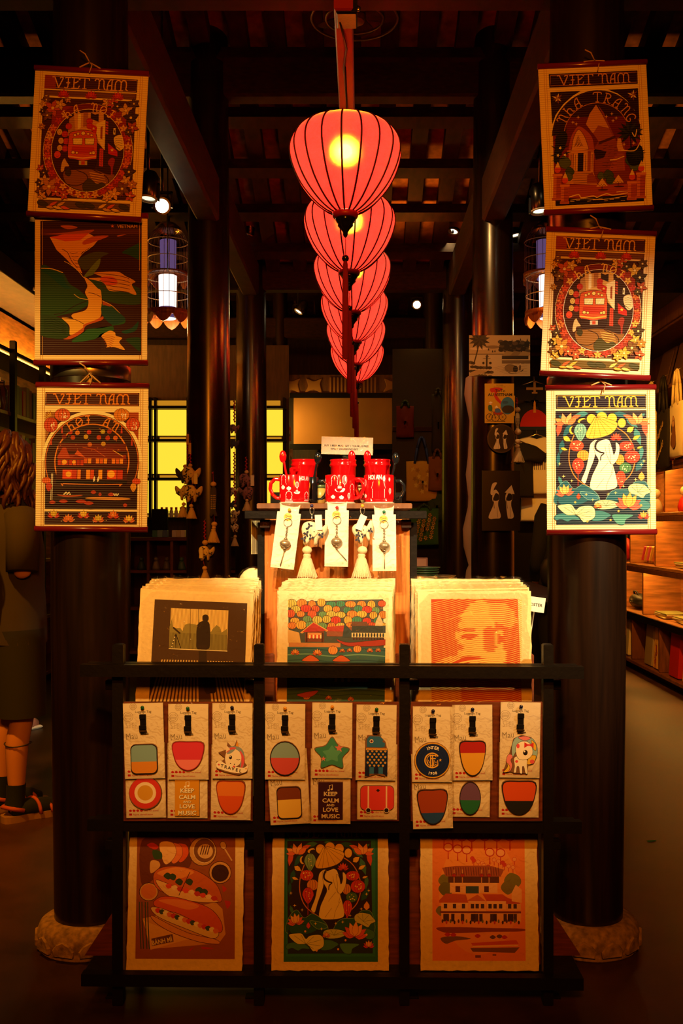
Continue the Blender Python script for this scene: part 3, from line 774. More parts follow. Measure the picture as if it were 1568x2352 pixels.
def draw_halong(a):
    """river between dark islands at dusk"""
    a.rect(208, 118, 1112, 1322, '4a2420')
    a.clip = (208, 118, 1112, 1322)
    for y, c in ((118, '4a2a1c'), (190, '6a3518'), (235, '54281c')): a.rect(208, y, 1112, y + 70, c)
    a.blob([(210, 235), (380, 225), (560, 205), (690, 195), (600, 240), (420, 240)], 'b8602c')
    for p in ([(385, 160), (470, 155), (540, 175), (450, 190)], [(900, 245), (980, 235), (930, 250), (900, 258)]): a.blob(p, 'c06a30')
    a.poly([(290, 262), (430, 235), (640, 228), (700, 262), (730, 280), (690, 330), (580, 400), (540, 480), (585, 590), (500, 540), (440, 460), (350, 375)], 'e8a83a')
    a.poly([(290, 262), (430, 235), (640, 228), (560, 290), (430, 300)], 'e0642a'); a.blob([(590, 300), (680, 255), (820, 250), (700, 300), (600, 330)], 'c8642a')
    a.poly([(208, 245), (290, 262), (350, 375), (440, 460), (590, 620), (630, 750), (600, 820), (500, 800), (208, 800)], '452420')
    a.blob([(540, 480), (600, 430), (700, 395), (820, 405), (760, 440), (680, 520), (600, 560)], '5a5a26')
    a.blob([(600, 620), (640, 560), (700, 490), (745, 455), (735, 520), (700, 570), (680, 600)], '7a8a34')
    a.poly([(640, 610), (1112, 560), (1112, 1322), (760, 1322), (760, 860)], '4c2a24')
    a.blob([(940, 400), (1020, 350), (1112, 320), (1112, 460), (1060, 450), (1000, 420)], '2f5a3c')
    a.blob([(640, 640), (900, 640), (1050, 700), (1112, 740), (1112, 860), (900, 860), (740, 800)], '42582a')
    a.blob([(690, 585), (800, 572), (910, 575), (970, 610), (1060, 660), (1030, 690), (1070, 780), (960, 750), (830, 745), (770, 670), (640, 635), (760, 622)], 'e0a23c')
    a.blob([(745, 625), (860, 620), (900, 680), (800, 690)], 'e0662a')
    for k in range(5): a.line([(700 + 20 * k, 590 + 32 * k), (850, 600 + 34 * k), (960, 620 + 33 * k), (1010, 640 + 30 * k)], 5, '6a3418', True)
    a.blob([(208, 540), (310, 545), (410, 580), (470, 680), (560, 740), (640, 830), (600, 900), (420, 960), (208, 960)], '3c5a2a')
    a.blob([(208, 555), (300, 560), (400, 600), (440, 680), (480, 720), (420, 720), (300, 620)], '2c5c48')
    a.line([(215, 542), (310, 548), (410, 582)], 7, 'e8c060', True); a.line([(330, 960), (420, 940), (520, 880), (640, 830)], 7, '3c2c18', True); a.line([(510, 775), (560, 810), (640, 825)], 6, 'd8b050', True)
    a.blob([(600, 620), (660, 660), (720, 720), (755, 760), (755, 960), (700, 1010), (600, 1050), (500, 990), (500, 955), (590, 930), (630, 900), (640, 830), (610, 760), (630, 700)], 'e8ac40')
    a.blob([(400, 985), (520, 1005), (605, 1050), (600, 1080), (480, 1145), (470, 1060)], 'ecb648')
    a.line([(380, 985), (520, 1005), (600, 1045)], 5, '6a3418', True)
    a.blob([(600, 1050), (700, 1010), (770, 975), (760, 1010), (620, 1060), (590, 1120), (480, 1180), (410, 1175), (500, 1140), (590, 1080)], 'c8642a')
    a.blob([(208, 970), (370, 985), (450, 1050), (470, 1140), (400, 1180), (208, 1140)], '3a5024')
    for k in range(6): a.line([(240, 1010 + 20 * k), (320, 1000 + 22 * k), (440, 1060 + 14 * k)], 5, '2c3418', True)
    a.blob([(760, 860), (830, 870), (920, 960), (970, 1000), (960, 1040), (860, 1060), (760, 1080), (640, 1090), (600, 1120), (500, 1190), (520, 1210), (700, 1180), (760, 1130), (860, 1110), (860, 1060), (780, 980)], '3c6a38')
    a.poly([(765, 830), (850, 880), (770, 910)], 'b85a2a'); a.line([(765, 835), (860, 885), (970, 1000)], 6, 'd8a850', True)
    a.blob([(760, 880), (840, 890), (940, 960), (970, 1010), (860, 1050), (770, 970)], '33584a')
    a.blob([(940, 1110), (1030, 1080), (1090, 1020), (1070, 1100), (980, 1130)], '2f5a48')
    a.blob([(980, 1180), (1112, 1170), (1112, 1290), (1040, 1240)], '33502c')
    a.blob([(760, 1150), (830, 1105), (880, 1120), (890, 1150), (945, 1170), (920, 1210), (970, 1278), (860, 1250), (760, 1268), (810, 1250), (790, 1190)], 'e8ac48')
    for k in range(6): a.line([(765 + 8 * k, 1160 + 18 * k), (820, 1150 + 18 * k), (880 - 5 * k, 1165 + 18 * k)], 4, 'b8582a', True)
    for k in range(5): a.line([(470 + 16 * k, 400 + 32 * k), (500 + 10 * k, 410 + 30 * k), (540 + 8 * k, 400 + 34 * k)], 4, '7a4a1c', True)
    a.line([(420, 480), (470, 505), (540, 560), (600, 630)], 5, 'e8c878', True); a.line([(400, 370), (450, 400), (490, 480), (540, 540)], 5, '5a3018', True)
    a.line([(690, 330), (640, 370), (590, 405), (530, 480)], 5, 'e8b868', True); a.line([(640, 760), (700, 775), (750, 800)], 5, '6a3418', True)
    a.clip = None
    a.star(852, 162, 17, 'd87a30'); a.text('VIETNAM', 985, 178, 44, 'd8a04a', 'c', .012)
    a.line([(208, 118), (1112, 118), (1115, 1322), (212, 1322), (208, 118)], 6, '3a1618')


def draw_hoian(a):
    """lantern-lit old town house in a ring"""
    D = '4a2018'
    a.rect(240, 240, 1090, 360, '5a2818'); a.line([(250, 250), (1080, 248), (1080, 349), (250, 351), (250, 250)], 6, 'cc7a26')
    a.glyphs(VN, (315, 258), (1015, 254), (315, 345), 11, 'e08a26')
    a.poly([(245, 420), (1088, 415), (1098, 1290), (264, 1294)], '5a2418')
    a.poly([(245, 420), (340, 420), (300, 560), (250, 690)], 'a86a24')
    for k in range(5): a.leaf(300, 470, 70, 14, 170 + 22 * k, 'd8a23a', '5a3010')
    a.poly([(1000, 416), (1088, 415), (1092, 700), (1010, 560)], 'b0501e')
    a.ring(678, 860, 442, 440, 28, 'f6dfa0', 180, 360)
    a.ell(678, 865, 428, 430, D, n=44)
    a.clip = (245, 240, 1100, 1292)
    a.ring(678, 865, 420, 424, 8, 'd87a26'); a.ring(678, 865, 335, 340, 12, 'e08a2c', 140, 400)
    a.ell(678, 865, 328, 332, '3e1a16', n=40)
    a.rect(360, 760, 1000, 1050, '5c2016')
    for (y, h, c) in ((700, 70, '7a2c16'), (770, 50, '4e1c14'), (800, 45, 'a03a18')): a.rect(370, y, 985, y + h, c)
    a.poly([(500, 830), (600, 740), (860, 740), (960, 830)], '8a3018'); a.poly([(360, 830), (410, 740), (440, 740), (480, 830)], 'b84a1c'); a.poly([(520, 800), (545, 760), (620, 830)], 'd0602a')
    a.line([(590, 735), (700, 755), (800, 820)], 5, 'c8602a'); a.line([(865, 760), (960, 815)], 6, 'e0b050')
    for i, x in enumerate(range(370, 580, 34)): a.rect(x, 850, x + 28, 898, ('c8421c', 'd8661f', 'b83a1a')[i % 3])
    for i, x in enumerate(range(606, 970, 36)): a.rect(x, 835, x + 30, 880, ('d86a20', 'e89a2c', '7a2a16', 'e88a28')[i % 4])
    a.rect(355, 905, 1000, 930, '3a1614'); a.line([(355, 912), (1000, 912)], 4, '8a3a1c')
    for i, (x0, x1) in enumerate(((415, 500), (500, 545), (550, 580), (630, 665), (668, 700), (740, 775), (820, 905), (910, 960))): a.rect(x0, 938, x1, 1022, ('e0571c', 'c8421c', 'e8881f', 'f0a030', 'd8561c', 'f0a834')[i % 6])
    for (x, y, r) in ((430, 870, 22), (515, 870, 16), (855, 975, 34), (470, 980, 26)): a.ell(x, y, r, r, 'f6b840', n=14)
    a.rect(360, 1030, 1000, 1065, '2e1412'); a.line([(420, 1066), (700, 1072), (960, 1066)], 8, 'd08030'); a.blob([(560, 1090), (720, 1112), (900, 1095), (720, 1130)], '9a421c')
    for (x, y) in ((700, 1005), (736, 1005)): a.leaf(x, y + 46, 62, 22, -84, 'e8d8b0', '4a2a1c')
    for (x, y, c) in ((475, 600, 'c8431f'), (540, 605, 'e08a2c'), (500, 648, 'c8521f'), (618, 640, 'd8b43a'), (645, 598, 'd2401f'), (770, 592, 'c8b83a'), (830, 590, 'b83a1f'), (735, 645, 'd2521f'), (815, 650, 'c8421f'), (885, 648, 'e07a2c'), (655, 710, 'd87a2c'), (778, 703, 'd8a83a'), (420, 640, '8a301c')): a.lantern(x, y, 21, 22, c)
    for i in range(26): a.ell(330 + rnd.random() * 680, 560 + rnd.random() * 200, 4, 4, 'd87a2c', n=6)
    a.rect(264, 1090, 1096, 1292, '3e1a18')
    a.blob([(370, 1165), (440, 1185), (560, 1180), (600, 1165), (480, 1170)], 'b85a28'); a.blob([(645, 1200), (680, 1185), (960, 1185), (1035, 1200), (900, 1210)], 'd89a48')
    for (x, y, wd) in ((330, 1235, 60), (430, 1225, 80), (590, 1225, 100), (660, 1240, 90), (700, 1140, 50), (860, 1160, 60), (990, 1255, 40), (760, 1160, 30)): a.blob([(x - wd / 2, y), (x, y - 18), (x + wd / 2, y), (x, y + 16)], 'b84420')
    for i in range(7): a.ell(435 + 9 * i, 1160 - (i % 3) * 8, 7, 7, 'f2e0b0', n=8)
    for i in range(5): a.ell(885 + 10 * i, 1155 + (i % 2) * 9, 7, 7, 'f2e0b0', n=8)
    for x in (315, 327): a.line([(x, 975), (x, 1215)], 5, 'e8d8b8')
    a.band(678, 865, 338, 344, 414, 418, D, 230, 310)
    a.glyph_arc('HOI AN', 678, 868, 378, 382, 74, -122, -58, 10, 'e08a26', .85)
    a.clip = None
    for (x, y, rx, ry, c) in ((400, 445, 72, 58, 'd2602a'), (298, 535, 62, 68, 'cc4a22'), (935, 440, 72, 58, 'd8862a'), (1040, 525, 62, 62, 'd2582a')):
        a.lantern(x, y, rx, ry, c, '5a1c10', 3)
        for i in range(14): a.ell(x + rnd.uniform(-.1, .6) * rx, y + rnd.uniform(-.3, .7) * ry, 5, 5, 'fff0cc', n=6)
    a.lantern(272, 1038, 40, 30, 'e0702c'); a.lantern(295, 1095, 28, 38, 'd2482a', drop=.4); a.lantern(1085, 1038, 38, 28, 'd9582c'); a.lantern(1060, 1092, 28, 38, 'e8a83a', drop=.4)
    for (x, y) in ((400, 545), (305, 650), (940, 540), (1035, 650)): a.line([(x, y), (x, y + 66)], [6, 18], 'c8482a')
    a.poly([(262, 1318), (1098, 1312), (1100, 1428), (264, 1436)], D)
    for i, x in enumerate((345, 480, 615, 750, 885, 1028)): a.lotus(x, 1375 + (28 if i % 2 else -8), 62, ('d8b43a', 'e88a3a', 'e8c04a')[i % 3], ('d2482a', 'e07a38')[i % 2])
    for i in range(14): a.ell(300 + i * 58, 1330 + (i * 37) % 90, 4, 4, 'f2e0b0', n=6)


def draw_nhatrang(a):
    """temple towers under an arch"""
    a.poly([(243, 290), (1110, 272), (1116, 402), (252, 424)], '3e1712'); a.line([(258, 304), (1100, 287), (1105, 388), (264, 408), (258, 304)], 5, 'd08a30')
    a.glyphs(VN, (330, 308), (1046, 292), (336, 404), 11, 'd89a36')
    a.poly([(262, 468), (560, 461), (480, 510), (390, 590), (320, 690), (288, 785)], '3a1812'); a.poly([(828, 455), (1120, 446), (1140, 765), (1090, 660), (1010, 560), (920, 492)], '3a1812')
    for (x, y) in ((335, 530), (1070, 510)):
        for i in range(9): a.leaf(x, y, 40 + 9 * (i % 3), 16, i * 40, 'e8c890' if i % 2 else '8a4a2a', None)
    cx, cy, rx, ry = 722, 895, 425, 428
    arch = a.epts(cx, cy, rx, ry, 180, 360, 36)
    a.poly(arch + [(1165, 1200), (1200, 1552), (338, 1584), (312, 1200)], '8a2c12')
    a.line(a.epts(cx, cy, rx + 4, ry + 4, 180, 360, 36), 9, '2e120c')
    a.band(cx, cy, rx - 2, ry - 2, 318, 312, '3a1510', 180, 360)
    a.poly(a.epts(cx, cy, 316, 310, 180, 360, 30) + [(1040, 1000), (400, 1000)], '7a2412')
    a.poly(a.epts(cx, cy, 314, 308, 215, 325, 24), '441a12')
    a.ring(cx, cy, 318, 312, 6, 'd08a3a', 180, 360)
    a.glyph_arc('NHA TRANG', cx, cy, 372, 368, 92, -154, -26, 10, 'd89a3c', .85)
    # towers
    a.poly([(712, 600), (770, 690), (846, 835), (740, 805), (688, 882), (618, 790), (650, 690)], 'd09440'); a.poly([(736, 805), (846, 838), (905, 950), (745, 960), (690, 882)], 'a85a26')
    a.poly([(728, 600), (790, 680), (920, 960), (1000, 980), (1010, 1240), (720, 1270), (700, 1040), (740, 960), (905, 950)], '9a4a1e')
    a.poly([(745, 965), (905, 905), (912, 930), (750, 990)], '5a2410'); a.poly([(698, 1030), (825, 1060), (800, 1120), (720, 1140)], '3a160c')
    a.poly([(900, 1110), (990, 1090), (1010, 1250), (850, 1255)], 'b05a22')
    for i in range(22): a.line([(740 + (i * 53) % 160, 990 + i * 11), (780 + (i * 53) % 170, 985 + i * 11)], 4, '5a2810')
    a.blob([(455, 1030), (470, 930), (500, 860), (548, 808), (620, 850), (680, 920), (700, 1020), (690, 1050), (480, 1060)], 'b4591f')
    a.blob([(485, 1020), (500, 920), (545, 840), (600, 900), (640, 1000), (635, 1040), (490, 1045)], 'dda550', '5a2c10', 4)
    for i in range(9): a.line([(510 + 8 * i, 1010 - 8 * (i % 3)), (545 + 6 * i, 900 + 12 * i)], 4, '6a3814')
    a.rect(440, 1045, 700, 1075, 'd89a44'); a.rect(455, 1075, 500, 1250, 'c88a3c'); a.rect(505, 1075, 545, 1250, 'e0ac54'); a.rect(545, 1070, 612, 1250, '2e120c'); a.rect(600, 1070, 640, 1250, 'dca54e'); a.rect(640, 1050, 700, 1250, 'a85a22'); a.rect(672, 1060, 700, 1250, 'd89a44')
    a.poly([(930, 930), (960, 930), (985, 1030), (1010, 1060), (940, 1060), (925, 1010)], 'd8a050'); a.rect(930, 1080, 990, 1250, 'a8581f')
    for x in (480, 522, 620, 686): a.line([(x, 1085), (x, 1240)], 4, '5a2c10')
    a.poly([(450, 1255), (700, 1250), (750, 1330), (740, 1385), (430, 1370)], 'd29440'); a.poly([(700, 1255), (1050, 1250), (1050, 1390), (740, 1385)], '8a3c18')
    for k in range(5): a.line([(460 + 12 * k, 1275 + 22 * k), (690 + 12 * k, 1272 + 22 * k)], 4, '5a2c10')
    a.poly([(640, 1290), (690, 1260), (750, 1370), (640, 1370)], 'a05020')
    for (x, y, r) in ((420, 1160, 60), (470, 1250, 44), (460, 1300, 40), (780, 1300, 40), (850, 1290, 50), (870, 1340, 46), (1070, 1150, 60), (1100, 1210, 46)): a.blob([(x - r, y), (x - r * .4, y - r), (x + r * .5, y - r * .7), (x + r, y + r * .1), (x + r * .4, y + r), (x - r * .5, y + r * .8)], '4a5a20' if x % 20 else '5f6a2c', '26300f', 3)
    a.blob([(330, 900), (400, 850), (440, 900), (420, 1000), (380, 1080), (350, 1170), (310, 1140), (320, 1000)], '22200f')
    for i in range(26): a.leaf(350 + (i % 4) * 18, 860 + i * 11, 80, 12, 150 + (i * 47) % 230, '26240f')
    a.line([(1050, 880), (1062, 1000), (1070, 1200)], 14, '2e160c', True)
    for i in range(13): a.leaf(1050, 880, 130, 34, 130 + i * 24, '3a3a14' if i % 2 else '24240f', '171708')
    a.blob([(1020, 1060), (1160, 1010), (1180, 1170), (1060, 1200)], '1e1c0e')
    for i in range(12): a.leaf(1120, 1080, 90, 14, i * 31, '2c3012')
    for p in ([(970, 1050), (1050, 1060), (1110, 1050), (1150, 980), (1180, 930)], [(860, 1145), (920, 1140), (960, 1125), (1000, 1110)], [(1070, 880), (1100, 920), (1115, 850)]): a.line(p, 9, 'ecc98a', True)
    for (x, y) in ((540, 720), (490, 768), (522, 785), (868, 692), (912, 735), (882, 760), (815, 718), (1088, 985), (995, 995)): a.spark(x, y, 20, 'e8b87a')
    for (x, y) in ((370, 1018), (350, 1090), (418, 1088)): a.flower(x, y, 16, 'f2e2c0', None, 5)
    # shore
    a.poly([(430, 1385), (1060, 1385), (1060, 1500), (430, 1510)], 'b0521c')
    a.poly([(340, 1535), (430, 1505), (560, 1520), (760, 1500), (1050, 1490), (1200, 1520), (1200, 1553), (338, 1584)], '251a18')
    for k, pts in enumerate(([(470, 1500), (560, 1478), (590, 1510), (700, 1495), (740, 1510)], [(740, 1510), (830, 1475), (900, 1490), (1040, 1470)], [(480, 1530), (620, 1520), (800, 1530), (1030, 1500)], [(930, 1460), (1040, 1450)])): a.line(pts, 10 if k < 2 else 6, 'f0d0a0', True)
    for i in range(10): a.line([(480 + 55 * i, 1545 - (i % 3) * 12), (520 + 55 * i, 1542 - (i % 3) * 12)], 5, 'd8b888')
    for (x, y) in ((788, 1370), (945, 1340)):
        a.poly([(x, y - 50), (x + 56, y + 28), (x - 56, y + 34)], 'e0b060'); a.line([(x, y + 30), (x, y + 60)], 6, '3a1c0c'); a.ell(x + 10, y + 66, 50, 8, '5a2810')
        for i in range(6): a.ell(x - 34 + 13 * i, y + 14 + (i % 2) * 10, 5, 5, '6a2a10', n=6)
    for (x, y0, y1, wd) in ((350, 1270, 1530, 40), (425, 1375, 1565, 38), (1080, 1355, 1540, 40), (1168, 1272, 1525, 42)):
        a.rect(x - wd, y0, x + wd, y1, 'b4561e'); a.rect(x - wd, y0, x - wd * .2, y1, 'd07a30'); a.rect(x - wd - 8, y0, x + wd + 8, y0 + 26, 'd8883a'); a.rect(x - wd - 8, y1 - 24, x + wd + 8, y1, 'c06a2a')
        for k in range(6): a.line([(x - wd + 6, y0 + 50 + 30 * k), (x + wd - 6, y0 + 48 + 30 * k)], 3, '6a2c10')
        a.ell(x, y0 - 42, 30, 34, 'd8552c'); a.poly([(x - 26, y0 - 60), (x, y0 - 120), (x + 26, y0 - 60)], 'e8c070')


def draw_banhmi(a):
    """two filled baguettes on paper with bowls"""
    a.rect(386, 62, 975, 838, 'a5602c')
    a.clip = (386, 62, 975, 838)
    a.blob([(415, 130), (560, 118), (700, 122), (702, 290), (560, 300), (470, 380), (412, 380)], '7a3c1c')
    for (x, y, r, c) in ((650, 205, 46, 'e0652c'), (610, 208, 50, 'e88a48'), (565, 205, 56, 'f0c27a')): a.blob([(x - r * .8, y - r), (x + r * .6, y - r * 1.1), (x + r, y), (x + r * .4, y + r), (x - r * .3, y + r * 1.1)], c, '7a2c10', 2)
    a.blob([(445, 160), (480, 145), (515, 170), (490, 185)], 'c83a20'); a.blob([(480, 190), (530, 200), (535, 240), (490, 240)], '3c5a22'); a.blob([(468, 255), (515, 255), (525, 290), (470, 330)], 'e0b068', '7a3a14')
    a.ell(780, 195, 82, 88, 'd8a860', lc='5a2c10', lw=4); a.ell(790, 190, 66, 74, '8a5a2c', lc='e8c890', lw=4); a.ell(795, 195, 46, 44, 'e0b878')
    for k in range(4): a.line([(765 + 14 * k, 215), (780 + 14 * k, 160)], 6, '6a3c18')
    a.ell(885, 322, 66, 66, 'd8a860', lc='5a2c10', lw=4); a.ell(885, 325, 52, 52, '4a1c10'); a.ell(460, 440, 56, 54, 'd8a860', lc='5a2c10', lw=4); a.ell(460, 438, 46, 44, 'd98440')
    a.ell(902, 158, 18, 24, 'd8b070', rot=-20, lc='5a2c10'); a.line([(912, 180), (955, 250)], 8, 'd8b070')
    a.poly([(425, 600), (860, 500), (900, 540), (920, 690), (880, 745), (480, 780)], 'd9a050'); a.poly([(430, 610), (700, 720), (475, 785)], 'e8b868')
    B = lambda pts, c, lc='6a2408', lw=3: a.blob(pts, c, lc, lw)
    B([(485, 350), (520, 300), (620, 285), (740, 310), (850, 380), (890, 450), (885, 500), (760, 490), (600, 460), (510, 420)], 'd0702a')
    B([(510, 325), (620, 292), (730, 320), (640, 360), (560, 350)], 'e89a48', None); B([(500, 370), (600, 400), (760, 460), (880, 495), (760, 500), (580, 465)], 'ecc078')
    for (x, y) in ((570, 345), (600, 350), (640, 380), (700, 380), (760, 430), (790, 440)): B([(x - 22, y), (x, y - 20), (x + 22, y - 4), (x + 8, y + 20)], '3c5420', '1c2c10', 2)
    for i in range(9): B([(560 + 34 * i, 400 + 9 * i), (585 + 34 * i, 390 + 9 * i), (600 + 34 * i, 410 + 9 * i), (575 + 34 * i, 420 + 9 * i)], ('e0562c', 'f0d090', 'c8432a')[i % 3], None)
    a.line([(705, 320), (640, 460)], 4, '5a2408')
    B([(490, 500), (560, 465), (700, 490), (830, 540), (895, 620), (890, 680), (800, 650), (640, 570), (520, 540)], 'd9642a')
    B([(520, 490), (640, 485), (760, 520), (700, 545), (600, 520)], 'e89048', None)
    B([(480, 530), (560, 545), (700, 610), (850, 660), (880, 690), (840, 715), (700, 665), (540, 600), (485, 560)], 'e8c888')
    for i in range(16): B([(500 + 23 * i, 545 + 8 * i), (522 + 23 * i, 536 + 8 * i), (535 + 23 * i, 556 + 8 * i), (512 + 23 * i, 566 + 8 * i)], ('d2402a', '4a5a22', 'f0dca8', 'e0803c')[i % 4], None)
    B([(480, 580), (600, 640), (720, 690), (860, 720), (880, 748), (760, 735), (600, 680), (500, 620)], 'e0a048')
    a.poly([(480, 718), (605, 690), (612, 735), (484, 762)], '7a4a20'); a.text('BÁNH MÌ', 545, 745, 38, 'f0d8a0', 'c', .02, -12, .8)
    for x in (405, 420, 440, 455): a.line([(x, 500), (x + 4, 620), (x + 14, 780)], 6, '4a5a2c', True)
    for p in ([(900, 400), (925, 420), (905, 440)], [(915, 490), (950, 500), (930, 540)], [(710, 780), (760, 750), (730, 770)], [(780, 765), (850, 775), (800, 780)]): B(p + [(p[0][0], p[0][1] + 12)], 'c43a1e', None)
    a.clip = None


def draw_vietnam(a):
    """old houses under red lanterns"""
    a.rect(560, 78, 1115, 876, 'ee9048')
    a.ell(838, 480, 240, 360, 'f0a050', n=30)
    a.clip = (560, 78, 1115, 876)
    RD = 'c83a26'
    for i, (x, y, ch) in enumerate(((630, 118, 'V'), (683, 120, 'I'), (738, 126, 'E'), (797, 128, 'T'), (875, 124, 'N'), (948, 126, 'A'), (1027, 124, 'M'))):
        a.ell(x, y, 30 if ch != 'I' else 20, 32, 'e0603a', lc=RD, lw=4); a.text(ch, x, y + 12, 34, 'fbe4c0', 'c', .02); a.line([(x, y + 32), (x, y + 90)], [5, 9], RD)
    for (x, y) in ((655, 195), (712, 205), (766, 212), (905, 225), (970, 228)): a.ell(x, y, 26, 24, 'f2b070', lc=RD, lw=6); a.line([(x, y + 24), (x, y + 72)], [4, 8], RD)
    for i in range(14): x, y = 800 + (i * 61) % 270, 262 + (i * 29) % 62; a.ell(x, y, 12, 12, 'f0a868' if i % 3 else 'd84a30', lc=RD, lw=2); a.line([(x, y + 12), (x, y + 34)], 4, RD)
    BR = '6a3420'
    for (x, y, r, c) in ((635, 400, 40, '8a8038'), (640, 450, 44, '7a7030'), (1040, 400, 50, '8a8038'), (1010, 440, 40, '8a7a38'), (610, 580, 30, '8a8038')): a.blob([(x - r, y), (x - r * .3, y - r), (x + r * .8, y - r * .6), (x + r, y + r * .3), (x, y + r)], c, None)
    a.poly([(618, 320), (700, 308), (900, 305), (990, 330), (970, 372), (640, 372)], 'b0603a')
    for i in range(22): a.line([(640 + 15 * i, 316), (645 + 15 * i, 366)], 4, '7a3c24')
    a.rect(655, 372, 960, 410, '6a3a26'); a.rect(665, 410, 950, 470, 'f0b878')
    for x in (690, 740, 855, 900): a.line([(x, 330), (x, 412)], 6, 'd89a5a'); a.lantern(x, 365, 11, 11, 'd23a24')
    for x in (698, 870): a.rect(x, 430, x + 28, 466, BR)
    a.rect(760, 430, 838, 474, '4a5a58')
    a.poly([(600, 515), (640, 475), (760, 480), (775, 530), (600, 530)], 'c8602c'); a.poly([(770, 515), (830, 480), (880, 520), (770, 520)], 'd0703a'); a.poly([(860, 478), (980, 478), (1040, 520), (885, 520)], 'cc5a2c'); a.poly([(985, 490), (1070, 520), (1085, 535), (990, 535)], 'c85828'); a.poly([(1035, 470), (1060, 420), (1095, 450), (1095, 530), (1035, 520)], 'f0b878')
    a.rect(612, 530, 775, 585, 'f2bc7c'); a.rect(780, 520, 880, 580, 'f0b474'); a.rect(885, 520, 1000, 570, 'f2bc7c'); a.rect(1000, 535, 1090, 575, 'eab070')
    for i, x in enumerate((628, 682, 736, 790, 818, 850, 895, 925, 958, 1012, 1045)): a.rect(x, 536, x + 20, 564, '53342a')
    a.rect(605, 580, 1090, 592, '8a4426'); a.rect(612, 592, 1090, 645, 'eeb070')
    for i, x in enumerate((625, 672, 730, 790, 815, 840, 905, 925, 985, 1010, 1045)): a.rect(x, 596, x + (34 if i % 3 == 0 else 20), 642, '4e2c22' if i % 2 else '5c3a2a')
    for i in range(20): a.ell(620 + 24 * i, 640 + (i * 7) % 14, 6, 12, ('6a3a26', 'c84a2a', '7a7434', '4a2c22')[i % 4], n=8)
    a.blob([(585, 680), (700, 676), (900, 680), (1100, 684), (1090, 700), (900, 704), (700, 712), (620, 705)], '9a4a2a'); a.blob([(610, 740), (700, 730), (790, 745), (700, 756), (640, 775)], '8a6034')
    for (x, y) in ((650, 720), (685, 722), (830, 728), (920, 735), (960, 730), (990, 735)): a.blob([(x - 18, y), (x, y - 12), (x + 18, y), (x, y + 12)], ('c83a26' if x % 20 else '7a5034'), None)
    a.poly([(790, 770), (1060, 752), (1075, 775), (800, 786)], 'd9603a'); a.poly([(785, 800), (1080, 795), (1050, 828), (800, 822)], '8a5a30'); a.line([(800, 790), (1070, 784)], 7, 'f4c890')
    a.rect(815, 842, 848, 858, '8a4a28'); a.rect(918, 835, 940, 846, '9a5a34')
    a.clip = None


def draw_window(a):
    """a man and a telescope against a striped window"""
    B = '5a3c1c'
    a.poly([(255, 233), (923, 258), (890, 978), (205, 972)], B)
    a.poly([(372, 295), (786, 310), (772, 600), (355, 586)], 'f0cf7c')
    for k in range(46):
        u = (k + .5) / 46
        a.line([(372 + 414 * u, 295 + 15 * u), (355 + 417 * u, 586 + 14 * u)], 3.2, 'a8823c')
    sk = [(355, 586), (360, 430), (380, 365), (386, 440), (440, 440), (452, 460), (470, 415), (500, 405), (560, 415), (640, 400), (655, 470), (675, 440), (700, 415), (722, 430), (735, 470), (750, 460), (776, 440), (772, 600)]
    a.poly(sk, '9a8a48')
    for k in range(46):
        u = (k + .5) / 46
        a.line([(366 + 408 * u, 470 + 15 * u), (355 + 417 * u, 586 + 14 * u)], 3.2, '6a5c2c')
    a.line([(512, 300), (505, 592)], 4, '6a4a20'); a.line([(572, 302), (566, 594)], 5, '4a3014')
    a.blob([(600, 350), (622, 340), (640, 352), (640, 380), (625, 395), (605, 390), (598, 370)], '3a2410'); a.blob([(556, 440), (570, 402), (605, 386), (640, 392), (652, 440), (650, 560), (630, 590), (560, 590), (552, 520)], '3a2410')
    a.rect(568, 560, 626, 700, '402812')
    a.line([(386, 434), (436, 478)], 12, '3a2410')
    for p in ((370, 584), (404, 584), (440, 584)): a.line([(405, 480), p], 6, '3a2410')
    for i in range(4): a.line([(398 - 7 * i, 500 + 22 * i), (394 - 7 * i, 510 + 22 * i)], 5, 'f0dca8')
    a.line([(352, 587), (775, 602)], 5, 'f0dca0')
    a.clip = (150, 640, 1000, 978)
    for k in range(27):
        u = k / 26
        x0, x1 = 300 + 505 * u, 205 + 690 * u
        if 555 < x0 < 615: continue
        a.poly([(x0, 664 + 12 * u), (x0 + 9, 664 + 12 * u), (x1 + 15, 966), (x1, 966)], 'd8b468')
    a.blob([(560, 690), (650, 700), (690, 880), (650, 905), (610, 890)], '3a2410')
    a.clip = None


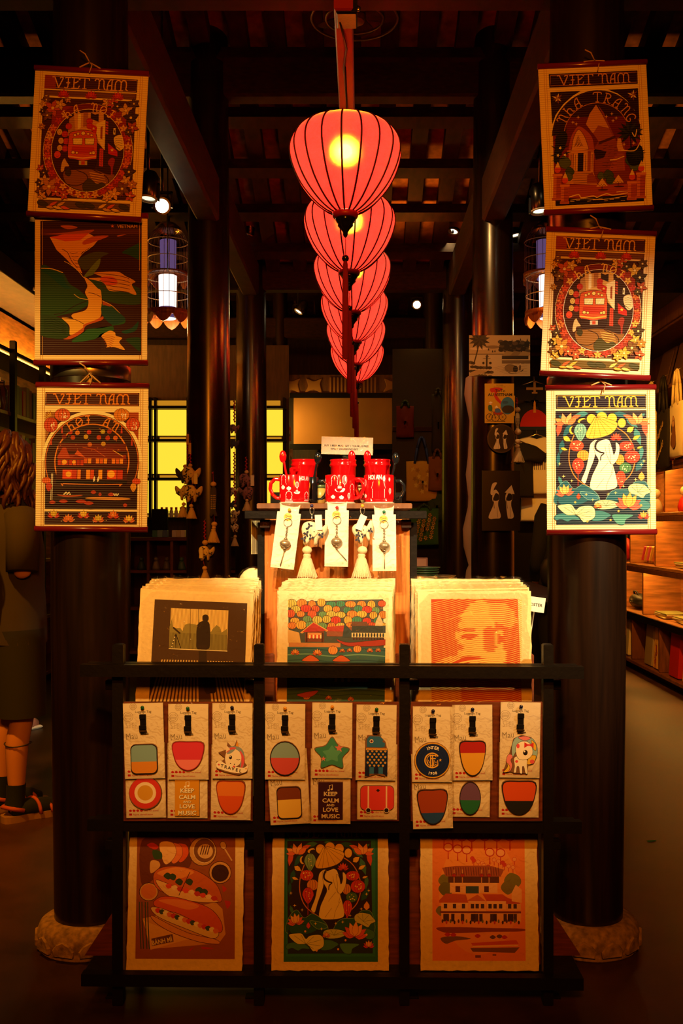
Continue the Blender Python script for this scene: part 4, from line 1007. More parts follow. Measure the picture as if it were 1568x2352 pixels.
def draw_lanterns(a):
    """lanterns over a pagoda and boats"""
    a.poly([(133, 197), (648, 180), (664, 735), (148, 735)], '5a5a44')
    a.clip = (133, 180, 664, 735)
    cs = ('d8602c', 'e08a34', 'd2482a', 'e0a840', '7a9a58', 'c8b04a', '4f8a5a')
    r2 = random.Random(5)
    for row in range(5):
        for i in range(10 - row % 2):
            x = 150 + i * 55 + (row % 2) * 27 + r2.uniform(-8, 8); y = 205 + row * 30 + r2.uniform(-6, 6)
            a.lantern(x, y, r2.uniform(20, 30), r2.uniform(17, 25), r2.choice(cs), '5a2814', 2)
    a.poly([(133, 345), (195, 362), (205, 415), (135, 415)], 'd8a858')
    a.rect(345, 330, 480, 380, '9a5a34'); a.poly([(345, 330), (440, 320), (460, 355), (345, 352)], 'b8482c'); a.poly([(440, 310), (480, 350), (480, 385), (430, 385)], '4a5040')
    a.rect(480, 320, 664, 360, '4a4a38'); a.poly([(480, 300), (560, 300), (575, 322), (475, 325)], '7a5030'); a.poly([(610, 300), (628, 262), (648, 300), (648, 322), (606, 322)], 'd0b070')
    a.rect(228, 352, 330, 410, '8a4a28'); a.poly([(200, 362), (272, 305), (352, 348), (345, 356), (272, 325), (212, 366)], 'e0a048'); a.poly([(210, 360), (272, 308), (345, 350)], 'b8402a'); a.rect(240, 362, 320, 390, 'd89048')
    for x in (236, 322): a.rect(x - 5, 360, x + 5, 412, '5a3018')
    for i in range(7): a.rect(250 + 10 * i, 372, 256 + 10 * i, 392, 'c83a26' if i % 2 else 'f0d890')
    a.rect(480, 360, 664, 384, 'e0c078')
    for i in range(11): a.ell(492 + 16 * i, 372, 5, 12, '3a4038', n=8); a.ell(492 + 16 * i, 392, 6, 7, '5a2c18', n=8)
    a.blob([(400, 395), (470, 412), (664, 395), (664, 425), (480, 432), (420, 415)], 'b0442a', '4a1c10', 2)
    a.rect(140, 415, 420, 440, 'c88a4a'); a.rect(133, 438, 664, 735, '4a7060')
    for k in range(9): a.line([(135, 450 + 30 * k), (250, 445 + 30 * k), (380, 456 + 30 * k), (520, 446 + 30 * k), (664, 454 + 30 * k)], 6, '82a478' if k % 2 else '345a54', True)
    for i, (x, y, r) in enumerate(((175, 462, 28), (295, 464, 30), (380, 454, 26), (430, 448, 18), (470, 446, 18), (512, 446, 22), (580, 446, 20), (625, 444, 18), (240, 700, 20), (360, 700, 20), (480, 705, 20))): (a.lotus if i % 3 < 2 else lambda x, y, r, c, d: a.lantern(x, y, r, r * .9, c))(x, y + (14 if i % 3 < 2 else 0), r, 'e8a04a', 'e07a3c')
    for x in (258, 425): a.blob([(x - 44, 512), (x - 20, 488), (x, 480), (x + 22, 488), (x + 46, 512)], 'd06a34', '5a2410', 3)
    a.rect(380, 570, 480, 625, '3a4038')
    for x in (390, 425, 460): a.rect(x, 580, x + 16, 622, 'a8a070')
    a.blob([(190, 690), (300, 668), (270, 700), (220, 705)], 'b8502c', '4a1c10', 2); a.rect(495, 600, 575, 620, '8a3424')
    a.clip = None


def draw_face(a):
    """an old man's face cut in flowing lines"""
    O, Y = 'c8531f', 'ecbc5a'
    a.poly([(903, 185), (1362, 180), (1384, 735), (908, 735)], O)
    a.clip = (903, 180, 1384, 735)
    face = [(1120, 200), (1180, 188), (1230, 215), (1240, 300), (1235, 360), (1290, 420), (1300, 520), (1210, 530), (1120, 525), (1060, 520), (1040, 500), (1048, 460), (1060, 440), (1045, 415), (1030, 380), (1038, 345), (1050, 310), (1075, 250)]
    hair = [(1200, 200), (1290, 200), (1340, 250), (1365, 300), (1330, 330), (1270, 320), (1220, 280)]
    def inside(p, q):
        c = False
        for i in range(len(q)):
            (x1, y1), (x2, y2) = q[i - 1], q[i]
            if (y1 > p[1]) != (y2 > p[1]) and p[0] < (x2 - x1) * (p[1] - y1) / (y2 - y1) + x1: c = not c
        return c
    for k in range(62):
        pts = []; ws = []
        for j in range(33):
            x = 903 + 15 * j
            y = 150 + 10.4 * k + .00075 * (x - 1180) ** 2 - 24 * math.exp(-((x - 1080) / 70) ** 2) * (1 if 10 < k < 34 else .3) + 14 * math.sin((x - 900) / 90)
            q = (x, y)
            wd = 2.6
            if inside(q, face): wd = 8.6
            if inside(q, hair): wd = 6.6
            if (x - 1100) ** 2 / 46 ** 2 + (y - 380) ** 2 / 15 ** 2 < 1: wd = 1.6                 # eye
            if (x - 1090) ** 2 / 56 ** 2 + (y - 348) ** 2 / 9 ** 2 < 1: wd = 3                    # brow
            if (x - 1062) ** 2 / 16 ** 2 + (y - 440) ** 2 / 20 ** 2 < 1: wd = 3                   # nose shade
            if (x - 1215) ** 2 / 42 ** 2 + (y - 395) ** 2 / 70 ** 2 < 1: wd = 3.2                 # cheek shade
            if (x - 1110) ** 2 / 60 ** 2 + (y - 490) ** 2 / 8 ** 2 < 1: wd = 2
            if (x - 1266) ** 2 / 26 ** 2 + (y - 392) ** 2 / 48 ** 2 < 1: wd = 8.6
            if (x - 1268) ** 2 / 11 ** 2 + (y - 395) ** 2 / 28 ** 2 < 1: wd = 2
            if y > 470 and x < 1060: wd = 7 if y > 470 + (1060 - x) * .35 else 2.6
            pts.append(q); ws.append(wd)
        L = [(p[0], p[1] - w_ / 2) for p, w_ in zip(pts, ws)]; Rr = [(p[0], p[1] + w_ / 2) for p, w_ in zip(pts, ws)]
        a.faces([[L[i], L[i + 1], Rr[i + 1], Rr[i]] for i in range(32)], Y)
    a.clip = None


def draw_village(a):
    """river village in black and white on a tile; crop units 680..1205 x 110..470"""
    a.rect(676, 112, 1205, 470, 'a88458')
    a.rect(676, 112, 1205, 275, 'b8935f'); a.rect(676, 280, 1205, 470, 'c0a070'); a.rect(676, 274, 1205, 281, '6a5030')
    a.clip = (676, 112, 1205, 470)
    K = '2a2018'
    a.ell(880, 215, 60, 14, '8a6a44'); a.ell(760, 230, 80, 12, 'cda878')
    a.line([(765, 170), (745, 260), (715, 370)], 10, K, True)
    for i in range(13): a.leaf(765, 150, 95, 30, i * 28 - 10, K if i % 2 else '4a3a28')
    for i in range(30): x, y = 950 + (i * 37) % 255, 170 + (i * 23) % 90; a.ell(x, y, 26, 18, K if i % 3 else '5a4630', n=9)
    for k in range(3): a.poly([(960 + 70 * k, 290), (1000 + 70 * k, 250), (1080 + 60 * k, 262), (1100 + 50 * k, 295)], '8a6c46' if k % 2 else 'a08050')
    a.rect(960, 292, 1190, 322, '3a2c1c'); a.rect(960, 330, 1205, 360, '7a6040')
    for i in range(22): x, y = 690 + (i * 41) % 190, 350 + (i * 29) % 110 ; a.ell(x, y + (x - 690) * .25, 22, 14, K if i % 3 else '5a4630', n=8)
    a.blob([(690, 440), (760, 415), (830, 430), (700, 470)], 'b08a58')
    a.line([(830, 300), (828, 390)], 14, K); a.poly([(815, 300), (832, 280), (850, 300)], '4a3a28'); a.line([(795, 320), (830, 308), (862, 318)], 4, K); a.ell(800, 355, 10, 12, K); a.ell(860, 355, 12, 12, K)
    a.blob([(965, 395), (1030, 440), (1100, 440), (1145, 410), (1130, 430), (1040, 450)], K); a.blob([(985, 400), (1010, 372), (1070, 378), (1085, 430), (1020, 428)], '8a6a40', K, 3); a.ell(1078, 408, 22, 30, K)
    a.line([(1118, 375), (1115, 420)], 16, '5a4630'); a.poly([(1100, 375), (1120, 355), (1138, 375)], 'c8a878')
    for (x, y) in ((845, 235), (880, 252), (900, 250), (1048, 160), (1122, 150), (1180, 152)): a.poly([(x - 7, y + 10), (x, y - 14), (x + 7, y + 10)], K)
    for k in range(6): a.line([(880 + 20 * k, 400 + 9 * k), (1180, 330 + 24 * k)], 2, '8a6a44')
    a.clip = None


def draw_cyclo(a):
    """yellow travel poster with a red map and a cyclo; crop units 805..1062 x 533..885"""
    a.rect(805, 533, 1062, 885, 'd09a2c')
    K = '2a1c20'
    a.text('VOYAGES', 935, 552, 14, K, 'c', .01); a.text('LES AVENTURES DE', 935, 567, 12, K, 'c')
    a.blob([(850, 580), (900, 568), (960, 575), (945, 600), (920, 600), (915, 640), (940, 680), (970, 710), (968, 740), (940, 755), (945, 720), (905, 680), (885, 640), (890, 610), (862, 612)], 'c8282a')
    a.ell(1005, 730, 60, 78, '3f7a86', n=26); a.rect(1062, 640, 1070, 820, 'd09a2c')
    a.ell(1010, 762, 55, 36, '3a3020'); a.ell(985, 700, 26, 14, '2f5f6a')
    a.text('TinTin', 940, 608, 34, K, 'c', .02); a.text('AU VIETNAM', 940, 643, 34, K, 'c', .035, 0, 1.08)
    for (x, y, r) in ((845, 830, 28), (898, 838, 32), (962, 830, 30)): a.ring(x, y, r, r, 5, K, n=20); a.ell(x, y, 5, 5, K, n=6); [a.line([(x, y), (x + r * math.cos(R(q)), y + r * math.sin(R(q)))], 1.5, K) for q in range(0, 360, 45)]
    a.line([(845, 830), (870, 775), (900, 835)], 6, K); a.poly([(880, 780), (965, 790), (950, 815), (885, 805)], 'a83224')
    a.blob([(835, 730), (860, 722), (872, 750), (865, 780), (838, 770)], '2f6a3c'); a.ell(855, 712, 10, 11, 'e0b088'); a.poly([(836, 706), (856, 692), (876, 704)], 'ecd9a8')
    a.blob([(895, 760), (930, 755), (945, 785), (900, 790)], '4a6a8a'); a.poly([(890, 748), (908, 728), (925, 748)], 'ecd9a8')
    a.line([(820, 866), (985, 870)], 5, K)


def draw_walkers(a, x, y, s):
    """two women in long white dresses and hats; s = height"""
    IV, K = 'd8b884', '140c08'
    for k, dx in ((0, -.17), (1, .17)):
        X = x + dx * s
        a.blob([(X - .06 * s, y - .62 * s), (X + .06 * s, y - .62 * s), (X + .05 * s, y - .38 * s), (X + .12 * s, y - .08 * s), (X - .02 * s, y - .02 * s), (X - .2 * s + .16 * s * k, y - .06 * s), (X - .08 * s, y - .38 * s)], IV)
        a.blob([(X - .05 * s, y - .74 * s), (X + .04 * s, y - .75 * s), (X + .08 * s, y - .62 * s), (X + .05 * s, y - .48 * s), (X - .08 * s, y - .48 * s), (X - .1 * s, y - .62 * s)], IV); a.ell(X + .02 * s * (1 if k else -1), y - .75 * s, .05 * s, .05 * s, IV)
        a.blob([(X - .02 * s, y - .70 * s), (X + .07 * s, y - .66 * s), (X + .06 * s, y - .52 * s), (X - .07 * s, y - .52 * s)], K)
        if k: a.poly([(X - .12 * s, y - .72 * s), (X + .06 * s, y - .92 * s), (X + .14 * s, y - .68 * s)], IV)
        else: a.blob([(X - .15 * s, y - .7 * s), (X - .1 * s, y - .95 * s), (X + .02 * s, y - .98 * s), (X - .06 * s, y - .82 * s), (X - .08 * s, y - .66 * s)], IV)
        a.line([(X - .08 * s, y - .6 * s), (X - .05 * s, y - .3 * s)], .012 * s, K); a.line([(X + .02 * s, y - .35 * s), (X + .04 * s, y - .06 * s)], .01 * s, '8a6a44')
    a.ell(x, y - .01 * s, .3 * s, .025 * s, '0c0806')
# ------------------------------------------------------------------ the setting
m, nt, b = nmat('polished_concrete')
tc = nt.nodes.new('ShaderNodeTexCoord')
n1 = nt.nodes.new('ShaderNodeTexNoise'); n1.inputs['Scale'].default_value = 1.6; n1.inputs['Detail'].default_value = 8; n1.inputs['Roughness'].default_value = .65
nt.links.new(tc.outputs['Object'], n1.inputs['Vector'])
rp = nt.nodes.new('ShaderNodeValToRGB')
rp.color_ramp.elements[0].position = .36; rp.color_ramp.elements[0].color = (.020, .008, .002, 1)
rp.color_ramp.elements[1].position = .64; rp.color_ramp.elements[1].color = (.080, .033, .008, 1)
nt.links.new(n1.outputs['Fac'], rp.inputs[0]); nt.links.new(rp.outputs[0], b.inputs['Base Color'])
rr = nt.nodes.new('ShaderNodeMapRange'); rr.inputs[3].default_value = .30; rr.inputs[4].default_value = .50
nt.links.new(n1.outputs['Fac'], rr.inputs[0]); nt.links.new(rr.outputs[0], b.inputs['Roughness'])
M['floor'] = m
M['tile'] = mat('old_clay_tile', (.42, .15, .045), .85, bump=.3, bscale=18, var=.4)
M['wall'] = mat('dark_plank_wall', (.05, .022, .010), .6, bump=.2, bscale=10, var=.4, stretch=(4, 4, .6))
M['ochre'] = mat('ochre_panel', (.50, .20, .035), .6, var=.15, bscale=2)
struct('floor', MB().bb((-5, -1.5, -.05), (5, 11.4, 0)), M['floor'])
struct('wall_back', MB().bb((-5, 11.2, 0), (5, 11.3, 4.6)), M['wall'])
struct('wall_left', MB().bb((-3.0, 2.6, 0), (-2.92, 11.2, 4.6)), M['wall'])
struct('wall_right', MB().bb((2.72, 2.6, 0), (2.80, 11.2, 4.6)), M['wall'])
roof = [(-.4, 3.2), (2.4, 4.85), (7.5, 3.17), (8.6, 4.42), (11.3, 3.45)]
rm = MB()
for (d0, z0), (d1, z1) in zip(roof, roof[1:]):
    rm.add([(-3.2, d0, z0), (3.0, d0, z0), (3.0, d1, z1), (-3.2, d1, z1), (-3.2, d0, z0 + .05), (3.0, d0, z0 + .05), (3.0, d1, z1 + .05), (-3.2, d1, z1 + .05)],
           [(0, 1, 2, 3), (7, 6, 5, 4), (0, 4, 5, 1), (1, 5, 6, 2), (2, 6, 7, 3), (3, 7, 4, 0)])
ceil = struct('ceiling', rm, M['tile'])
raf = None
for seg, (a0, a1) in enumerate(((1, 2), (3, 4))):
    (d0, z0), (d1, z1) = roof[a0], roof[a1]
    ln = math.hypot(d1 - d0, z1 - z0); an = math.atan2(z1 - z0, d1 - d0)
    me = MB().box((0, ln / 2, -.045), (.095, ln, .09)).mesh('rafter'); me.materials.append(M['beam'])
    for i in range(29):
        link('rafter', me, None, ceil, (-2.85 + i * .2, d0, z0), (an, 0, 0))
    me = MB().box((0, 0, -.12), (6.0, .10, .07)).mesh('purlin'); me.materials.append(M['beam'])
    k = int(ln / .42)
    for i in range(1, k):
        t = i / k
        link('purlin', me, None, ceil, (-.1, d0 + (d1 - d0) * t, z0 + (z1 - z0) * t), (an, 0, 0))
# tie beams between the columns
CX = (-.815, .70)
tb = 0
for X in CX:
    for (d0, d1, z) in ((3.0, 5.37, 2.87), (5.37, 7.4, 2.95)):
        tb += 1
        struct('trim_%d' % tb, MB().bb((X - .06, d0, z), (X + .06, d1, z + .24), .012), M['beam'])
for (d, z, h) in ((3.02, 2.84, .22), (5.37, 3.55, .2), (7.4, 3.0, .2), (9.8, 3.1, .2)):
    tb += 1
    struct('trim_%d' % tb, MB().bb((-2.92, d - .06, z), (2.72, d + .06, z + h), .012), M['beam'])
tb += 1
struct('trim_%d' % tb, MB().bb((-.078, 2.80, 2.705), (-.024, 9.7, 2.765), .004), mat('lantern_glow_rail', (.30, .010, .008), .45, spec=.2))  # timber rail, the lanterns' red glow put into its colour

# columns
def column(X, d, label, R0=.1165, base=True, top=4.3):
    t = thing('wooden_column', label, 'column', (X, d, 0))
    s = R0 / .1165
    prof = [(.106 * s, .085), (.110 * s, .4), (.1165 * s, 1.0), (.1165 * s, 1.45), (.113 * s, 2.2), (.108 * s, 3.0), (.100 * s, top)]
    link('shaft', MB().lathe(prof, n=40), M['lacquer'], t)
    bs = MB().lathe([(.001, 0), (.146, 0), (.152, .006), (.144, .013), (.154, .03), (.155, .052), (.146, .074), (.130, .084), (.118, .087), (.001, .087)], n=40)
    bo = link('stone_base', bs, M['stone'], t)
    for i in range(12):                                  # carved petals round the base
        an = i * 30 + 15
        pet = [(-.030, 0), (-.034, .018), (-.022, .034), (0, .044), (.022, .034), (.034, .018), (.030, 0)]
        link('carved_petal', MB().prism(pet, -.006, .006, .12), M['stone'], bo, (.1535 * math.sin(R(an)), -.1535 * math.cos(R(an)), .016), (0, 0, R(an)))
    return t
cl = column(CX[0], 3.0, 'dark lacquered column on carved stone base carrying three posters, left front')
cr = column(.678, 3.0, 'dark lacquered column on carved stone base carrying three posters, right front')
column(-.824, 5.37, 'dark column hung with stuffed elephant strings, second from the front on the left', .118)
column(.707, 5.37, 'dark column carrying the tile picture and black lacquer plaques', .115)
column(-.82, 7.4, 'third column from the front on the left, with one elephant string on its face', .118)
column(.718, 7.4, 'third dark column from the front on the right, glowing red from the lanterns', .122)
column(-.80, 9.8, 'far left dark column with two small pictures on it', .08)
column(.71, 9.8, 'far right dark column at the back of the shop', .115)
for t, z in ((cl, 1.71), (cr, 1.68)):
    link('wrapped_tape', MB().lathe([(.1168, -.022), (.1185, -.02), (.1185, .02), (.1168, .022)], (0, 0, z), 32), M['steel'], t)


# ------------------------------------------------------------------ bamboo poster scrolls
def scroll(label, art, px, py, wpx, hpx, rot, d, nail):
    wd, ht = sc(wpx, d), sc(hpx, d)
    t = thing('hanging_scroll', label, 'poster', at(px, py, d), (0, R(rot), 0), 'bamboo posters hung on the front columns')
    link('bamboo_blind', MB().bb((-wd / 2, 0, -ht / 2), (wd / 2, .004, ht / 2)), M['blind'], t)
    for sgn, nm in ((1, 'top_rod'), (-1, 'bottom_rod')):
        z = sgn * (ht / 2 - .003)
        link(nm, MB().lathe([(.001, -wd / 2 - .002), (.0085, -wd / 2 - .002), (.0085, wd / 2 + .002), (.001, wd / 2 + .002)], (0, .001, z), 14, axis='x'), M['rod'], t)
    for sx in (-1, 1):
        for k in (.004, .010):
            link('edge_thread', MB().bb((sx * (wd / 2 - .012 - k) - .0007, -.0008, -ht / 2 + .012), (sx * (wd / 2 - .012 - k) + .0007, .001, ht / 2 - .012)), M['cord'], t)
    a = art(wd, ht)
    link('printed_picture', a.mesh(y=-.0006), M['bamboo'], t)
    # cord up to the nail; nail given in pixels, turned into the scroll's own frame
    n = at(nail[0], nail[1], d) - t.location
    c, s_ = math.cos(R(-rot)), math.sin(R(-rot))
    nx, nz = n.x * c + n.z * s_, -n.x * s_ + n.z * c
    k = MB()
    for sx in (-.03, .03): k.tube([(sx + nx * .5, -.006, ht / 2 + .002), (nx, .004, nz)], .0022, 6)
    k.tube([(nx, .004, nz), (nx - .012, -.004, nz + .02), (nx - .028, -.002, nz + .03)], .002, 6)
    k.tube([(nx, .004, nz), (nx + .01, -.006, nz - .012), (nx + .004, -.008, nz - .035)], .0016, 6)
    link('hanging_cord', k, M['cord'], t)
    link('nail', MB().tube([(nx, .0, nz), (nx, .045, nz)], .002, 6), M['steel'], t)
    return t


def A(draw, TL, TR, BL):
    def f(wd, ht):
        a = Art(TL, TR, BL, wd, ht); draw(a); return a
    return f
art_hanoi = A(draw_hanoi, (222, 185), (1292, 238), (185, 1620))
scroll('dim bamboo poster of a train in a flowered ring, top of left column', art_hanoi, 202, 330, 260, 340, 3.1, 2.845, (205, 142))
scroll('bamboo poster of a golden river between dark green islands, middle of the left column', A(draw_halong, (155, 58), (1165, 58), (160, 1400)), 209, 664, 258, 342, .1, 2.865, (208, 478))
scroll('bamboo poster of a lantern-lit old house in an orange ring, bottom of the left column', A(draw_hoian, (160, 165), (1170, 165), (183, 1482)), 211, 1050, 256, 335, .6, 2.86, (205, 858))
scroll('bamboo poster of temple towers and palms under an arch, top of the right column', A(draw_nhatrang, (138, 205), (1193, 178), (235, 1655)), 1367, 315, 248, 340, -2.6, 2.85, (1366, 138))
scroll('bright bamboo poster of an orange train in a flowered ring, middle of the right column', art_hanoi, 1373, 697, 250, 336, 2.5, 2.845, (1376, 520))
scroll('bamboo poster of a woman in white with a conical hat, bottom of the right column', A(draw_lady, (225, 108), (1285, 104), (243, 1577)), 1380, 1056, 250, 337, -.4, 2.86, (1380, 875))

# ------------------------------------------------------------------ silk lanterns
def shade_mat():
    m = bpy.data.materials.new('red_silk'); m.use_nodes = True
    nt = m.node_tree; nt.nodes.remove(nt.nodes['Principled BSDF'])
    tl = nt.nodes.new('ShaderNodeBsdfTranslucent'); tl.inputs[0].default_value = (.80, .026, .020, 1)
    df = nt.nodes.new('ShaderNodeBsdfDiffuse'); df.inputs[0].default_value = (.45, .010, .010, 1)
    rf = nt.nodes.new('ShaderNodeBsdfRefraction'); rf.inputs['IOR'].default_value = 1.22; rf.inputs['Roughness'].default_value = .55
    rf.inputs[0].default_value = (1, .50, .02, 1)
    tr = nt.nodes.new('ShaderNodeBsdfTransparent'); tr.inputs[0].default_value = (1, .13, .04, 1)
    tc = nt.nodes.new('ShaderNodeTexCoord'); mp = nt.nodes.new('ShaderNodeMapping'); mp.inputs['Scale'].default_value = (1, 1, 1.6)
    nz = nt.nodes.new('ShaderNodeTexNoise'); nz.inputs['Scale'].default_value = 60; nz.inputs['Detail'].default_value = 6; nz.inputs['Distortion'].default_value = 2.2
    nt.links.new(tc.outputs['Object'], mp.inputs[0]); nt.links.new(mp.outputs[0], nz.inputs['Vector'])
    rp = nt.nodes.new('ShaderNodeValToRGB'); rp.color_ramp.elements[0].position = .35; rp.color_ramp.elements[1].position = .7
    rp.color_ramp.elements[0].color = (.80, .014, .018, 1); rp.color_ramp.elements[1].color = (.95, .030, .034, 1)
    nt.links.new(nz.outputs['Fac'], rp.inputs[0]); nt.links.new(rp.outputs[0], tl.inputs[0])
    def mix(f, x, y):
        q = nt.nodes.new('ShaderNodeMixShader'); q.inputs[0].default_value = f
        nt.links.new(x.outputs[0], q.inputs[1]); nt.links.new(y.outputs[0], q.inputs[2]); return q
    o = mix(.22, tl, df); o = mix(.20, o, rf); o = mix(.06, o, tr)
    nt.links.new(o.outputs[0], nt.nodes['Material Output'].inputs[0])
    return m
M['silk'] = shade_mat()
M['rib'] = mat('dark_bamboo_rib', (.035, .002, .002), .6)
M['redcollar'] = mat('red_collar', (.40, .008, .008), .4)
M['tassel'] = mat('dark_red_tassel', (.42, .012, .010), .8, bump=.8, bscale=30, stretch=(60, 60, 1))
M['bulb'] = emit('lit_bulb', (1, .80, .42), 230)
LR = .175
lprof = [(.23, -.91), (.34, -.86), (.50, -.745), (.66, -.58), (.80, -.39), (.91, -.17), (.975, .03), (1, .19), (.985, .33), (.93, .46), (.83, .58), (.68, .675), (.50, .73), (.30, .75), (.16, .755)]
lsm = spl(lprof, k=4)
shade_me = MB().lathe([(r * LR, z * LR) for r, z in lsm], n=72).mesh('silk_shade'); shade_me.materials.append(M['silk'])
rib_me = MB().tube([((r * LR + .0012), 0, z * LR) for r, z in lsm[::2]], .0031, 6).mesh('bamboo_rib'); rib_me.materials.append(M['rib'])
turned = [(.001, 0), (.030, 0), (.033, -.006), (.028, -.016), (.024, -.02), (.025, -.027), (.014, -.038), (.008, -.047), (.008, -.055), (.004, -.062), (.001, -.063)]
words_ = ('largest red silk lantern, nearest of the row', 'second red silk lantern of the row, below the nearest', 'third red silk lantern of the row', 'fourth red silk lantern of the row',
          'fifth red silk lantern, last but one of the row', 'smallest red silk lantern, farthest of the row')
for i in range(6):
    d = 3.15 + .70 * i
    t = thing('silk_lantern', words_[i], 'lantern', (-.051 + .0045 * i, d, 2.403 - .004 * i), (0, 0, R(7 + 31 * i)), 'red silk lanterns hung in a row')
    link('silk_shade', shade_me, None, t)
    for k in range(18): link('bamboo_rib', rib_me, None, t, (0, 0, 0), (0, 0, R(20 * k)))
    link('top_collar', MB().lathe([(.001, .14), (.03, .14), (.034, .134), (.034, .126), (.001, .126)], n=24), M['rib'], t)
    link('bottom_collar', MB().lathe([(.001, -.158), (.040, -.158), (.041, -.170), (.038, -.176), (.001, -.176)], n=28), M['redcollar'], t)
    f = link('turned_finial', MB().lathe(turned, (0, 0, -.175), 20), M['blackglaze'], t)
    link('hanging_cord', MB().tube([(0, 0, -.236), (.001, 0, -.295)], .0012, 6), M['rib'], t)
    link('bead', MB().ball((0, 0, -.304), .0115, 14), M['blackglaze'], t)
    ts = MB().lathe([(.001, -.312), (.006, -.314), (.0085, -.325), (.0075, -.335), (.009, -.36), (.0105, -.45), (.011, -.62 - .01 * (i % 3)), (.001, -.625 - .01 * (i % 3))], n=14)
    link('tassel', ts, M['tassel'], t)
    link('lit_bulb', MB().ball((0, 0, .035), .022, 16), M['bulb'], t)
    top = 2.705 - (2.403 - .004 * i)
    link('flex', MB().tube([(0, 0, .06), (.004, 0, .2), (0, 0, top)], .0025, 6), M['blackcord'], t)
    bulb('lantern_light', (0, 0, .035), 19, (1, .55, .20), .029, t)
wire = MB().tube([(-.062, 2.86, 2.700), (-.045, 3.0, 2.690), (-.056, 3.15, 2.700), (-.048, 3.5, 2.69), (-.055, 3.85, 2.70), (-.046, 4.2, 2.69), (-.052, 4.55, 2.70), (-.048, 5.2, 2.69), (-.05, 6.6, 2.70)], .003, 6)
tag(link('lantern_cable', wire, M['blackcord']), 'black cable sagging along the red rail above the lanterns', 'cable')
t = thing('beam_bracket', 'black block clamping the red rail at the top of the photo', 'bracket', (-.04, 2.86, 2.705))
link('block', MB().bb((-.032, -.05, -.006), (.028, .04, .14), .004), M['black'], t); link('bolt', MB().lathe([(.001, -.054), (.008, -.054), (.008, -.05), (.001, -.05)], (0.03, 0, .06), 10, axis='y'), M['steel'], t)
# ------------------------------------------------------------------ the slatted display rack
DR = 2.6
PX = ((258, 283), (583, 606), (917, 940), (1247, 1270))
def X_(px, d=DR): return (px - 830) * d / F
def Z_(py, d=DR): return CAMH - (py - 1210) * d / F
rack = thing('display_rack', 'black slatted wooden display rack holding prints and luggage tags at the front', 'display rack', (0, DR, 0))
rk = lambda nm, mb, m_=M['black']: link(nm, mb, m_, rack)
zt = Z_(1480)
for a0, a1 in PX:
    rk('post', MB().bb((X_(a0), -.004, 0), (X_(a1), .026, zt), .003))
def rail(nm, xa, xb, ya, yb, d, h, dep):
    v = MB(); za, zb = Z_(ya, d), Z_(yb, d); x0, x1 = X_(xa, d), X_(xb, d); y = d - DR
    v.add([(x0, y, za - h), (x1, y, zb - h), (x1, y + dep, zb - h), (x0, y + dep, za - h), (x0, y, za), (x1, y, zb), (x1, y + dep, zb), (x0, y + dep, za)],
          [(0, 3, 2, 1), (4, 5, 6, 7), (0, 1, 5, 4), (1, 2, 6, 5), (2, 3, 7, 6), (3, 0, 4, 7)])
    return rk(nm, v)
for xa, xb, ya, yb in ((183, 1341, 1527, 1532), (200, 1336, 1882, 1888), (186, 1340, 2238, 2248)):
    rail('front_rail', xa, xb, ya, yb, 2.598 if xa == 200 else 2.568, .031, .028)
    rail('back_rail', xa + 18, xb - 16, ya - 5, yb - 5, 2.632, .028, .024)
for i, ((a0, a1), sg) in enumerate(zip(PX, (-1, -1, 1, 1))):
    ed = X_(a0) if sg < 0 else X_(a1)
    for yy in (1570, 1934, 2290):
        z = Z_(yy, 2.66)
        x0, x1 = (ed - .027, ed - .001) if sg < 0 else (ed + .001, ed + .027)
        rk('cross_bar', MB().bb((x0, .034, z - .013), (x1, .060, z + .013), .002))
for a0, a1 in PX:
    rk('back_post', MB().bb((X_(a0), .29, 0), (X_(a1), .315, .88), .003), M['redwood'])
wb = (-.64, .50)
# sloping shelf that carries the packaged prints, tag boards, the lower picture shelf and its sloping back
v = MB().box((-.075, .165, .668), (1.10, .25, .012), (R(9), 0, 0)); rk('print_shelf', v, M['redwood'])
for x0, x1 in ((279, 581), (604, 917), (938, 1246)):
    rk('tag_board', MB().bb((X_(x0 + 5, 2.59), -.012, Z_(1886, 2.59)), (X_(x1 - 1, 2.59), -.005, Z_(1612, 2.59)), .001), M['redwood'])
    rk('picture_back', MB().box(((X_(x0) + X_(x1)) / 2, .115, .28), (X_(x1) - X_(x0) + .02, .008, .46), (R(-7), 0, 0)), M['redwood'])
rk('bottom_shelf', MB().bb((X_(205, 2.7), .02, .052), (X_(1322, 2.7), .16, .070), .002))
for sg, x in ((-1, X_(259, 2.74)), (1, X_(1268, 2.74))):
    rk('side_gusset', MB().prism([(x, .07), (x + sg * .078, .07), (x, .19)], .14, .152), M['redwood'])

